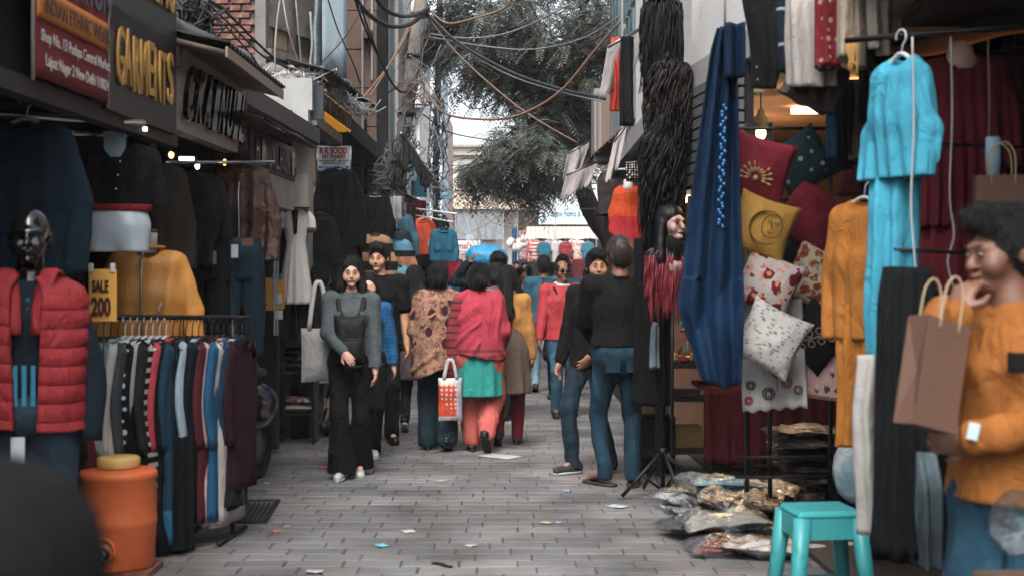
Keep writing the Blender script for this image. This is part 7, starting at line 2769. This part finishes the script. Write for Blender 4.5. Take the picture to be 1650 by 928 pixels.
drape('trousers', 'frayed grey denim hung low behind the youth', 'jeans', tuple(P(1492, 730, 4.8)), R(0), denim('#4a5a60'), .10, .36, .08, fold=.25, ff=5, seed=9)
drape('trousers', 'dark brown trousers hung behind the pleated skirt', 'trousers', tuple(P(1440, 620, 5.6)), R(0), cloth('#2c1814'), .12, .6, .08, fold=.25, ff=5, seed=12)
rail('black rail with wire hooks over the dresses', tuple(P(1362, 66, 5.6)), tuple(P(1700, 38, 5.2)), .012, BLACKM)
rail('thin black rail across the dress waists', tuple(P(1425, 228, 5.3)), tuple(P(1680, 240, 5.6)), .007, BLACKM)
rail('thin black rail under the turquoise dress', tuple(P(1440, 402, 5.1)), tuple(P(1560, 408, 5.2)), .007, BLACKM)
for i, (px, D, lab) in enumerate(((1470, 5.0, 'pale twine hanging in front of the turquoise dress'), (1532, 5.4, 'pale twine hanging in front of the maroon gown'), (1592, 5.5, 'brown twine at the side of the maroon gown'))):
    p = P(px, 60, D)
    o = tag(MB().tube(spline([(0, 0, 0), (.005, 0, -.3), (-.004, 0, -.6), (.012, .0, -.85 + .1 * i), (-.012, 0, -.95 + .1 * i), (.01, 0, -1.05 + .1 * i)], 30), .0035, n=6).build('twine', WIREW if i < 2 else WIRET, None, tuple(p)), lab, 'twine', 'twine hanging in the dress stall')
# row of cloths at the very top
drape('sequin_dress', 'black sequinned dress with a beaded hem at the top', 'dress', tuple(P(1232, -40, 6.7)), R(5), cloth('#0d0f12', pat=('dots', 18., .1, '#a0a6a8', .2)), .22, .54, .08, hem=.5, fold=.12, seed=2)
drape('scarf', 'dark denim scarf with white lines at the top', 'scarf', tuple(P(1266, -40, 6.6)), R(25), cloth('#1c2a34', pat=('stripe', 2, 6., .08, '#8c9496')), .07, .45, .04, fold=.2)
drape('lace_skirt', 'white lace edged skirt hanging at the top', 'skirt', tuple(P(1308, -40, 6.4)), R(-5), cloth('#a39a92', wr=.5), .22, .50, .1, fold=.3, ff=7, seed=3)
drape('border_cloth', 'red brocade cloth with white motifs at the top', 'cloth', tuple(P(1332, -40, 6.2)), R(-8), cloth('#6e141c', pat=[('dots', 24., .3, '#8f7a72', .3)]), .11, .40, .05, fold=.2, seed=5)
for i, (px, cc_, lab, bt) in enumerate(((1362, '#93836f', 'cream folded cloth left of the brass tassels', 100), (1386, '#8a7b69', 'wheat folded cloth in the middle of the top row', 112), (1408, '#9a8d80', 'ivory folded cloth toward the stall roof', 78), (1425, '#86796c', 'tan folded cloth next to the stall roof', 90), (1376, '#5a1a20', 'wine folded cloth peeking between the cream ones', 80))):
    drape('folded_cloth', lab, 'cloth', tuple(P(px, -40, 6.0 + .05 * (i == 4))), R(-15), cloth(cc_), .065, (bt + 40) / FPX * 6., .05, fold=.18, ff=4, seed=i, group='folded cloths hanging at the top')
for i, (px, py, cc_, L_, lab) in enumerate(((1344, 140, '#0f3a58', .36, 'deep blue scarf hanging behind the cushions'), (1362, 135, '#131315', .42, 'black scarf hanging behind the cushions'), (1380, 128, '#5f554e', .40, 'taupe scarf hanging behind the cushions'), (1400, 120, '#2e2320', .34, 'dark brown scarf hanging behind the cushions'), (1412, 128, '#471418', .40, 'wine scarf hanging behind the cushions'))):
    drape('scarf', lab, 'scarf', tuple(P(px, py, 6.9)), R(-10), cloth(cc_), .075, L_, .05, fold=.25, seed=i * 3, group='scarves behind the cushions')
drape('scarf', 'grey brown scarf bunched under the lace skirt', 'scarf', tuple(P(1318, 112, 6.55)), R(-20), cloth('#433c39'), .26, .16, .09, fold=.3, ff=6, seed=13, sway=-.05)
o = tag(empty('tassels', tuple(P(1372, 60, 5.9))), 'golden rope tassels tied under the black rail', 'tassel')
mb = MB()
for k in range(5):
    mb.tube(spline([(0, 0, 0), (.01 * k - .02, -.01, -.05), (.02 * math.sin(k * 2), -.01, -.12 - .01 * k)], 8), .006, n=6)
mb.build('rope', mat('gold_rope', '#a5752a', rough=.6), o)


# ------------------------------------------------------------------ paper bags
def paper_bag(label, loc, rot, w, h, d):
    KR = mat('kraft', '#573a2b', rough=.8, var=.12, vs=3., bump=.15, bs=60.)
    o = tag(empty('paper_bag', loc, rot=rot), label, 'bag', 'kraft paper bags')
    v = np.array([(-w / 2, -d / 2, 0), (w / 2, -d / 2, 0), (w / 2, d / 2, 0), (-w / 2, d / 2, 0), (-w / 2, -d / 2, h), (w / 2, -d / 2, h), (w / 2, d / 2, h), (-w / 2, d / 2, h), (-w / 2 + .02, 0, h * .5), (w / 2 - .02, 0, h * .5)])
    mb = MB()
    mb.add(v, [(0, 3, 2, 1), (0, 1, 5, 4), (2, 3, 7, 6), (1, 2, 9), (2, 6, 9), (6, 5, 9), (5, 1, 9), (3, 0, 8), (0, 4, 8), (4, 7, 8), (7, 3, 8)], 0, False)
    mb.build('bag', KR, o)
    for yy in (-d / 2 - .003, d / 2 + .003):
        mb = MB()
        mb.tube(spline([(-w * .22, yy, h - .03), (-w * .2, yy, h + .08), (0, yy, h + .12), (w * .2, yy, h + .08), (w * .22, yy, h - .03)], 16), .003, n=6)
        mb.build('handle', mat('kraft_rope', '#9a8266', rough=.9), o)
    return o


paper_bag('brown paper carrier bag hanging from the youth\'s arm', tuple(P(1490, 690, 3.75)), (R(-4), R(14), R(26)), .15, .29, .075)
paper_bag('brown paper bag hung behind the youth\'s head', tuple(P(1614, 345, 5.2)), (0, 0, R(-10)), .19, .14, .08)
o = tag(MB().tube([(0, 0, 0), (0, 0, .08), (0, 0, .16)], [.024, .028, .026], n=14).build('roll', mat('blue_white', '#7f9fb0', rough=.5), None, tuple(P(1600, 290, 5.35))), 'pale blue roll standing in the hung paper bag', 'roll')
o = tag(MB().ell((0, 0, 0), (.075, .07, .07), 18, 12, jit=.2, seed=5).build('clear_bag', FILM, None, tuple(P(1648, 842, 3.3))), 'crumpled clear plastic bag at the lower right corner', 'bag')
o = tag(MB().rbox((0, 0, 0), (.5, .4, .72), .01).build('carton', mat('cardboard', '#4a3628', rough=.85, var=.25), None, (XP(1665, 3.5) + .16, 3.5, .36)), 'dark cardboard carton at the lower right corner', 'box')

# ------------------------------------------------------------------ litter on the pavers
lit = [(525, 754, '#a8622e', .09, 'orange wrapper by the white sneaker'), (710, 776, '#aaa6a2', .06, 'white paper scrap in mid lane'), (657, 857, '#b3b0ac', .07, 'white folded scrap in the near lane'), (615, 880, '#4fb0c0', .06, 'bright cyan scrap on the near pavers'),
       (880, 843, '#b09a84', .06, 'cream scrap near the middle of the lane'), (806, 736, '#aaa39c', .20, 'flat sheet of paper behind the red shawl woman'), (507, 922, '#a9a6a2', .07, 'white scrap at the bottom edge'), (447, 857, '#a0683e', .05, 'tan scrap by the drain grate'),
       (995, 817, '#a9b5b8', .10, 'pale stick shaped scrap before the broad man'), (760, 880, '#a8a39e', .05, 'small pale scrap right of the cyan one'), (912, 792, '#7fa8b0', .04, 'tiny blue scrap below the dark sneaker'), (430, 780, '#a6b4b8', .03, 'tiny white scrap by the rack'),
       (900, 843, '#8d9aa0', .03, 'tiny grey scrap beside the cream one'), (463, 850, '#a39890', .03, 'tiny beige scrap near the drain'), (770, 712, '#3f9fb0', .03, 'tiny teal scrap by the red shawl woman')]
for i, (px, py, cc_, w_, lab) in enumerate(lit):
    D = 3392 / (py - 445)
    mb = MB()
    ph = i * 1.3
    mb.sheet(lambda u, v: ((u - .5) * w_, (v - .5) * w_ * (1.2 if w_ < .15 else 1.6), .006 + .006 * np.abs(np.sin(u * 5 + ph)) * np.abs(np.sin(v * 4 + ph))), 7, 6, .002)
    tag(mb.build('paper_scrap', mat('scrap', cc_, rough=.6, var=.2), None, (XP(px, D), D, .0), random.uniform(0, 3)), lab, 'litter', 'litter scattered on the pavers')
D = 3392 / (912 - 445)
o = tag(MB().tube(spline([(-.05, .05, .008), (-.01, .02, .012), (.03, -.03, .008), (.05, -.05, .01)], 12), .012, .006, n=8).build('strap', mat('strap_black', '#121212', rough=.7), None, (XP(712, D), D, .0)), 'short black strap lying on the pavers', 'strap')

# ------------------------------------------------------------------ the cast
WHITESH = mat('white_sneaker', '#b0adaa', rough=.5, var=.12)
BLKSH = mat('black_shoe', '#121213', rough=.5, var=.2)
BLACKC = cloth('#111214')


def px_of(px, D):
    return XP(px, D)


# woman in grey sweater with front pack
def wx(J):
    s = J['s']
    o = J['o']
    c = J['chest']
    BK = mat('pack_black', '#070708', rough=.75, var=.25, wr=.5)
    mb = MB()
    pillow_mesh(mb, .25 * s, .38 * s, .17 * s, 22, .05, .012, 77)
    mb.v = [v + np.array((c.x - .005, c.y - .185 * s, c.z - .17 * s)) for v in mb.v]
    pk = mb.build('front_pack', BK, o)
    mb = MB()
    pillow_mesh(mb, .19 * s, .16 * s, .08 * s, 16, .05, .006, 78)
    mb.v = [v + np.array((c.x - .005, c.y - .262 * s, c.z - .25 * s)) for v in mb.v]
    mb.build('pack_pocket', BK, pk)
    for q in (-1, 1):
        mb = MB()
        mb.tube(spline([tuple(J['sh'][(q + 1) // 2] + Vector((-q * .05, .0, .062)) * s), tuple(J['sh'][(q + 1) // 2] + Vector((-q * .055, -.075, .02)) * s), tuple(c + Vector((q * .085, -.125, .05)) * s), tuple(c + Vector((q * .045, -.175, -.02)) * s)], 16), .004, .019 * s, n=8, ref=(0, 1, .25))
        mb.build('strap', BK, pk)
    mb = MB()
    mb.tube([(c.x - .10 * s, c.y - .262 * s, c.z - .165 * s), (c.x, c.y - .272 * s, c.z - .168 * s), (c.x + .09 * s, c.y - .262 * s, c.z - .165 * s)], .004, n=6)
    mb.build('zip', metal('#55585a'), pk)


D = 10.5
WOM = person('woman in grey sweater walking toward us with a black pack worn on her front', XP(566, D), D, 4, 1.61, True, feet=((-.07, -.12, 0, -.15), (.06, .12, .02, .1, .25)),
             hands=((-.05, -.30, 1.02), (.20, -.08, .76)), elbow=((-1, .3, -.4), (.5, 1, 0)), hn=((.2, 1, -.2), (-1, 0, 0)), head=(.05, 0, 0), sk='#bb8c74',
             top_=dict(m=cloth('#4b5355'), hem=.88, ease=.006), bot=dict(kind='flare', m=cloth('#0f1012')), shoe=dict(m=WHITESH), hair='front', res=.008, extra=wx)
tote('cream tote bag with a faint floral print slung from the grey sweater woman', (XP(512, D), D + .04, ZP(572, D)), R(20), .26, .40, .10, cloth('#9a9690', pat=('floral', 7., '#8b8e96', '#a58a84', .22)), .34, paint('#aeaaa4'))

D = 11.6
person('person in bright blue sweater hidden behind the grey sweater woman', XP(594, D), D, 5, 1.50, True, feet=((-.05, -.05, 0, -.1), (.05, .02, 0, .1)), hands=((-.22, 0, .75), (.25, -.05, .78)), sk='#bb8c74',
       top_=dict(m=cloth('#10517c', pat=('stripe', 2, 30., .3, '#0d4468')), hem=.88), bot=dict(kind='pants', m=BLACKC), shoe=dict(m=WHITESH), hair='long', face=False, res=.010)
D = 12.7
person('young man in a black v-neck tee glancing aside', XP(612, D), D, 8, 1.76, False, feet=((-.09, .10, 0, -.1), (.10, -.10, 0, .15)), hands=((-.2, .05, .78), (.245, -.04, .80)), sk='#b3815f', head=(-.35, .05, 0),
       top_=dict(m=cloth('#101113'), hem=.86, sleeve=.25, name='tee_shirt', ease=.012), bot=dict(kind='pants', m=cloth('#15171a')), shoe=dict(m=BLKSH), hair='quiff', res=.009)


def olive(J):
    shawl(J, cloth('#2b2a26'), .80, 11, .12)
    kurta(J, cloth('#8e8783', pat=('floral', 8., '#6a5c5a', '#9c8e88', .28)), .50, .05)


D = 13.2
person('woman wrapped in an olive shawl over a pale printed tunic seen from behind', XP(518, D), D, 168, 1.57, True, feet=walk(.12, -1), hands=((-.2, -.2, 1.0), (.2, -.2, 1.0)), sk='#8a5a41', hair='bun', face=False, res=.012,
       bot=dict(kind='slim', m=cloth('#8c7a6c')), shoe=dict(kind='boot', m=BLKSH), top_=dict(m=BLACKC, hem=.8), extra=olive, head=(-.3, 0, 0))

D = 13.6
person('woman with very long loose black hair walking away', XP(668, D), D, 178, 1.57, True, feet=walk(.14, 1), hands=((-.22, 0, .76), (.22, 0, .76)), sk='#8a5a41', hair='long', face=False, res=.012,
       bot=dict(kind='slim', m=cloth('#2a2422')), shoe=dict(m=BLKSH, sole=WHITESH), top_=dict(m=cloth('#5c4a50'), hem=.55, flare=.03), extra=lambda J: None)

PAIS = cloth('#8a6452', pat=[('blotch', 26., .52, '#5c3a30'), ('blotch', 60., .6, '#a98468'), ('leaves', (9.5, 9.5, 7.), .34, '#34181a'), ('cells', 4.6, '#8f6c58', .03)], wr=.4)


def brown(J):
    shawl(J, PAIS, .68, 21, -.42, .035)


D = 12.1
person('woman in a brown patterned shawl walking away with a plastic bag', XP(705, D), D, 183, 1.585, True, feet=walk(.10, -1), hands=((-.22, -.05, .85), (.18, -.2, 1.0)), sk='#8a5a41', hair='bun', face=False, res=.012,
       bot=dict(kind='wide', m=denim('#15303c')), shoe=dict(m=BLKSH, kind='flat'), top_=dict(m=BLACKC, hem=.8), extra=brown)
o = tote('red and white printed plastic bag carried by the brown shawl woman', (XP(726, 11.9), 11.85, ZP(642, 11.9)), R(8), .20, .36, .08, mat('poly_print', '#a9a49f', rough=.35, var=.15, wr=.6, pat=[('band', 2, -.14, .12, '#a8402c'), ('dots', 26., .3, '#b9aaa2', .2), ('band', 0, .05, .2, '#8d8f98')]), .15, name='plastic_bag')

REDSH = cloth('#a52f3f', pat=[('band', 2, .845, .868, '#5a3a30'), ('band', 2, .80, .82, '#6d3a34'), ('stripe', 0, 60., .08, '#8a2836')], wr=.5)


def redsh(J):
    shawl(J, REDSH, .80, 31, .16, .03)
    kurta(J, cloth('#1a8078', pat=('stripe', 0, 90., .3, '#1c8a80')), .47, .015)
    mb = MB()
    s = J['s']
    mb.tube(spline([tuple(J['sh'][1] + Vector((.02, .07, .03))), tuple(J['el'][1] + Vector((.02, .09, 0))), tuple(J['wr'][1] + Vector((.0, .08, -.1))), tuple(J['wr'][1] + Vector((-.02, .07, -.32)))], 26), key([(0, .05), (.5, .075), (1, .05)], 26), .035, n=20, fold=.25, ff=4, jit=.008)
    mb.build('shawl_end', cloth('#8a2c38', pat=('stripe', 2, 16., .3, '#4a2a26')), J['o'])


D = 12.0
person('woman in a red shawl over a teal tunic walking away', XP(772, D), D, 180, 1.575, True, feet=((-.07, .16, .10, -.25, .85), (.07, -.08, 0, .1)), hands=((-.2, -.18, 1.0), (.23, -.06, .86)), sk='#8a5a41', hair='bun', face=False, res=.012,
       bot=dict(kind='salwar', m=cloth('#b8544a', wr=.6), fold=.012), shoe=dict(m=BLKSH, kind='flat'), top_=dict(m=cloth('#8a2836'), hem=.8), extra=redsh)


def must(J):
    kurta(J, cloth('#5b4a42'), .46, .03)


D = 12.45
person('woman in a mustard sweater with a long black ponytail walking away', XP(818, D), D, 178, 1.56, True, feet=walk(.12, 1), hands=((-.25, -.02, .80), (.2, -.1, .85)), sk='#8a5a41', hair='pony', face=False, res=.011,
       bot=dict(kind='pants', m=cloth('#5a1520')), shoe=dict(m=BLKSH, kind='flat'), top_=dict(m=cloth('#a4702c'), hem=.78, ease=.012), extra=must)
D = 14.6
person('dark haired person between the red shawl and the mustard sweater', XP(799, D), D, 175, 1.60, True, sk='#8a5a41', hair='bun', face=False, res=.014, top_=dict(m=cloth('#7a5a60'), hem=.8), bot=dict(kind='pants', m=BLACKC), shoe=dict(m=BLKSH))
D = 15.2
person('porter with cropped hair steadying a blue sack on his shoulder', XP(802, D), D, 0, 1.74, False, hands=((-.32, -.02, 1.62), (.25, -.05, .8)), elbow=((-1, .2, .1), (.3, 1, 0)), sk='#6b4330', head=(.1, .38, 0), hair='short', res=.011,
       top_=dict(m=cloth('#14222c'), hem=.85, name='shirt'), bot=dict(kind='pants', m=BLACKC), shoe=dict(m=BLKSH))
o = MB().ell((0, 0, 0), (.235, .20, .16), 28, 18, jit=.07, seed=4, rot=(0, .25, 0)).build('blue_sack', mat('sack_poly', '#0f7fa8', rough=.4, var=.2, wr=.9), None, tuple(P(786, 417, 15.5)))
tag(o, 'bulging bright blue plastic sack carried on the porter\'s shoulder', 'sack')

D = 18.3
person('man in a faded denim jacket and pale jeans walking away', XP(876, D), D, 176, 1.73, False, feet=((-.10, -.12, 0, 0), (.10, .16, .03, .1, .4)), sk='#7a4d38', hair='short', face=False, res=.012,
       top_=dict(m=denim('#2f6d84'), hem=.88, ease=.012, collar=denim('#2f6d84'), name='denim_jacket'), bot=dict(kind='slim', m=denim('#6a8794')), shoe=dict(m=mat('sandal', '#3a2a22'), kind='flat'))


def redman(J):
    s = J['s']
    nb = J['neckb']
    th = np.linspace(0, 6.283, 24)
    mb = MB()
    mb.tube(np.stack([nb.x + .068 * s * np.cos(th), nb.y - .005 + .064 * s * np.sin(th), nb.z + .025 * s + .018 * s * np.sin(th)], 1), .022 * s, .034 * s, n=10, ref=(0, 0, 1), cap=False, jit=.004)
    mb.build('white_scarf', cloth('#b3b1ae'), J['o'])
    for q in (-1, 1):
        mb = MB()
        mb.tube(spline([tuple(nb + Vector((q * .07, .02, .03)) * s), tuple(nb + Vector((q * .10, -.06, .0)) * s), tuple(nb + Vector((q * .075, -.12, -.09)) * s)], 10), .012 * s, .034 * s, n=8, ref=(0, 0, 1))
        mb.build('jacket_collar', cloth('#161617'), J['o'])
        mb = MB()
        mb.ell((0, 0, 0), (.026 * s, .008 * s, .018 * s), 16, 8)
        mb.build('sunglass_lens', mat('lens', '#0b0a0a', rough=.1, var=0, bump=0), J['o'], J['hp'](q * .031, -.106, .008), rot=J['Rh'].to_euler())
        mb = MB()
        mb.bar(np.array(J['hp'](q * .05, -.104, .012)), np.array(J['hp'](q * .08, .0, .012)), .003)
        mb.build('sunglass_arm', BLACKM, J['o'])
    w, e = J['wr'][0], J['el'][0]
    d = (w - e).normalized()
    mb = MB()
    mb.tube([np.array(w - d * .012), np.array(w + d * .012)], .034 * s, n=16)
    mb.build('wristwatch', CHROME, J['o'])
    mb = MB()
    off = Vector((-.045, -.035, 0)) * s
    mb.tube(spline([tuple(J['sh'][0] + off), tuple(e + off * .9), tuple(w + off * .6)], 14), .010 * s, .005, n=6)
    mb.build('sleeve_stripe', cloth('#1a1a1b'), J['o'])


D = 15.0
person('man in a red jacket with sunglasses and a white neck scarf', XP(906, D), D, 14, 1.645, False, feet=((-.1, -.08, 0, -.2), (.1, .1, 0, .2)), hands=((-.30, -.10, .80), (.25, -.1, .8)), sk='#7a4a35', hair='bald', res=.009, girth=1.12,
       top_=dict(m=cloth('#a52a31', rough=.55), hem=.86, ease=.02, name='jacket'), bot=dict(kind='pants', m=denim('#2f5f74')), shoe=dict(m=BLKSH), extra=redman)
D = 17.2
person('smiling dark haired man behind the red jacket', XP(906, D), D, -10, 1.715, False, sk='#6a4030', hair='quiff', res=.011, head=(.25, 0, 0), top_=dict(m=cloth('#0f3a4a'), hem=.86), bot=dict(kind='pants', m=BLACKC), shoe=dict(m=BLKSH))
D = 10.75
person('young man in black sweater and faded jeans facing the man in black', XP(952, D), D, -38, 1.665, False, feet=((-.07, -.14, 0, -.25), (.12, .10, 0, .3)), hands=((-.25, -.10, .80), (.15, -.2, .95)), lean=(.04, .0), sk='#9a6a50', hair='quiff', res=.009, head=(.75, .0, 0),
       top_=dict(m=cloth('#101113'), hem=.84, ease=.016), bot=dict(kind='slim', m=denim('#1d3644'), fold=.010), shoe=dict(m=mat('grey_shoe', '#262a2d', rough=.7), sole=WHITESH))


def bigman(J):
    s = J['s']
    w = J['waist']
    mb = MB()
    z = 1.0 * s
    mb.tube([(0, 0, z - .016), (0, 0, z + .016)], .186 * s, .134 * s, n=32)
    mb.build('belt', mat('belt', '#3a2a20', rough=.5), J['o'])
    for q in (-1, 1):
        mb = MB()
        mb.rbox((q * .075 * s, .137 * s, .87 * s), (.11 * s, .012, .13 * s), .005)
        mb.build('back_pocket', denim('#12384a'), J['o'])
    for i in (0, 1):
        a = J['ank'][i]
        mb = MB()
        fd = J['toe'][i][0]
        mb.tube([np.array(a + fd * t * s - Vector((0, 0, (.085 - .012) * s))) for t in (-.1, -.05, .05, .14, .2, .215)], np.array((.03, .048, .05, .052, .04, .01)) * s, .014, n=12, ref=(fd.y, -fd.x, 0))
        mb.tube([np.array(a + fd * t * s - Vector((0, 0, zz * s))) for t, zz in ((.0, .02), (.05, .03), (.1, .045))], .05 * s, .02, n=12, ref=(fd.y, -fd.x, 0))
        mb.build('sandal', mat('sandal', '#2e221c', rough=.7), J['o'])


D = 10.05
person('broad man in black shirt and blue jeans with his back to us', XP(998, D), D, 188, 1.75, False, feet=((-.095, .02, 0, -.3), (.10, -.02, 0, .55)), hands=((-.10, -.30, 1.02), (.12, -.28, 1.0)), elbow=((-.9, .5, -.2), (.9, .5, -.2)), sk='#7a4d38', hair='crop', face=False, res=.010, girth=1.12, build=1.1, head=(.2, 0, 0),
       hcol=mat('brown_hair', '#2a1d17', rough=.5, var=.3, vs=40., bump=.4, bs=140.), top_=dict(m=cloth('#0e1113'), hem=.985, ease=.014, name='shirt', collar=cloth('#0e1113')), bot=dict(kind='slim', m=denim('#0f394d'), fold=.010), shoe=None, extra=bigman)

# youth in mustard sweatshirt at the right edge
D = 3.95
person('youth in a mustard sweatshirt with his hand at his mouth', XP(1630, D), D, -42, 1.665, False, feet=((-.09, 0, 0, -.1), (.1, .05, 0, .2)), hands=((-.075, -.215, 1.435, .12, .5, .85), (-.02, -.20, 1.10)), elbow=((-.12, -.35, -.9), (.6, -.2, -.7)), hn=((.1, 1., -.5), (-.2, .9, .2)), lean=(0, -.01), sk='#6b4634',
       hair='quiff', res=.0075, head=(-.55, .12, 0), curl=.75, top_=dict(m=cloth('#8f5210', wr=.7), hem=.90, ease=.008, name='sweatshirt', fold=.012), bot=dict(kind='pants', m=denim('#0f4054'), fold=.01), shoe=dict(m=BLKSH),
       extra=lambda J: (MB().rbox(tuple(J['chest'] + Vector((.085, -.155, .03))), (.055, .006, .055), .003).build('chest_patch', cloth('#15130f'), J['o']),
                        MB().rbox(tuple(J['wr'][1] + Vector((.02, -.06, .02))), (.03, .006, .045), .002, rot=(0, .2, .4)).build('held_card', paint('#9fb4b6'), J['o'])))
# vendor behind the scooter
D = 11.2
person('man in profile behind the scooter mirror', XP(383, D), D, 75, 1.60, False, sk='#5f3c2c', hair='short', res=.012, top_=dict(m=cloth('#1a1714'), hem=.86), bot=dict(kind='pants', m=BLACKC), shoe=dict(m=BLKSH))
# very near passer-by at the lower left corner
D = 1.2
person('blurred passer-by in dark clothing closest at the lower left corner', XP(-275, D), D, 160, 1.56, False, sk='#7a4f3c', hair='crop', res=.012, face=False, girth=1.15, build=1.1, top_=dict(m=cloth('#0a0b0c'), hem=.6, ease=.03, name='jacket'), bot=dict(kind='pants', m=BLACKC), shoe=dict(m=BLKSH))

# distant crowd
crowd = [(682, 405, 20.5, 100, 'short', '#12506a', 'man in a blue shirt turning below the orange coat', '#6a4030'),
         (624, 436, 16.0, 20, 'short', '#2c6880', 'short dark haired vendor among the pale denim jackets', '#5a3828'),
         (697, 425, 22.5, 170, 'bun', '#0f3a4c', 'dark haired walker in deep blue below the teal overshirt', '#7a4d38'),
         (738, 428, 24.0, 165, 'bun', '#1b1d20', 'walker in black left of the bridal board', '#7a4d38'),
         (749, 424, 27.0, 60, 'short', '#3c4a52', 'man in slate shirt in profile near the blue sack', '#6a4030'),
         (727, 421, 30.0, 150, 'short', '#1d2a33', 'far walker in navy beyond the orange coat', '#6a4030'),
         (759, 421, 33.0, 10, 'short', '#5a5450', 'far walker in grey below the bridal board', '#7a4d38'),
         (741, 419, 37.0, 180, 'short', '#14394a', 'farthest walker in teal below the bridal board', '#6a4030'),
         (840, 432, 22.0, 40, 'bun', '#8f7560', 'woman in a beige top left of the denim jacket', '#8a5a41'),
         (853, 428, 26.0, 170, 'short', '#7fa3ad', 'walker in a pale blue shirt left of the denim jacket', '#7a4d38'),
         (846, 422, 32.0, 5, 'short', '#26282b', 'far walker in charcoal under the kurtas', '#6a4030'),
         (861, 421, 36.0, 175, 'long', '#4a2a2e', 'far woman in wine red under the kurtas', '#7a4d38'),
         (832, 421, 38.0, 0, 'short', '#8e2a2c', 'far walker in a red top beside the blue sack', '#7a4d38'),
         (890, 424, 25.0, 160, 'short', '#5b8c98', 'walker in a light teal shirt right of the denim jacket', '#6a4030'),
         (948, 432, 21.0, 185, 'bun', '#191a1d', 'woman in black between the red jacket and the black sweater', '#7a4d38'),
         (822, 438, 19.5, 178, 'long', '#101419', 'woman with dark loose hair beside the denim jacket', '#7a4d38'),
         (1044, 436, 15.5, 200, 'bun', '#9a2734', 'woman in a red top behind the broad man', '#7a4d38'),
         (778, 424, 29.0, 170, 'short', '#16222c', 'walker in dark blue behind the red shawl', '#6a4030'),
         (716, 430, 19.0, 176, 'bun', '#0e4a66', 'person in azure between the shawl women', '#7a4d38')]
for i, (px, py, D, rz, hr, cc_, lab, sk_) in enumerate(crowd):
    person(lab, XP(px, D), D, rz, ZP(py, D) + .0, hr in ('bun', 'long'), feet=walk(.13, 1 if i % 2 else -1), sk=sk_, hair=hr, face=False, res=.02 if D > 19 else .015,
           top_=dict(m=cloth(cc_), hem=.84), bot=dict(kind='pants', m=cloth(['#15171a', '#1d2c36', '#2c2724'][i % 3])), shoe=dict(m=BLKSH), group='distant walkers in the lane')

# ------------------------------------------------------------------ thin city haze filling the lane
hz = MB().box((0, 60, 4.9), (146, 176, 12.)).build('haze', FILM)
hz.data.materials.clear()
hm = bpy.data.materials.new('haze_air')
hm.use_nodes = True
hm.node_tree.nodes.clear()
ho = hm.node_tree.nodes.new('ShaderNodeOutputMaterial')
hv = hm.node_tree.nodes.new('ShaderNodeVolumePrincipled')
hv.inputs['Density'].default_value = .0007
hv.inputs['Color'].default_value = (.92, .94, .95, 1)
hm.node_tree.links.new(hv.outputs[0], ho.inputs['Volume'])
hz.data.materials.append(hm)
tag(hz, 'thin pale haze in the air', None, None, 'stuff')
scene.cycles.volume_bounces = 0
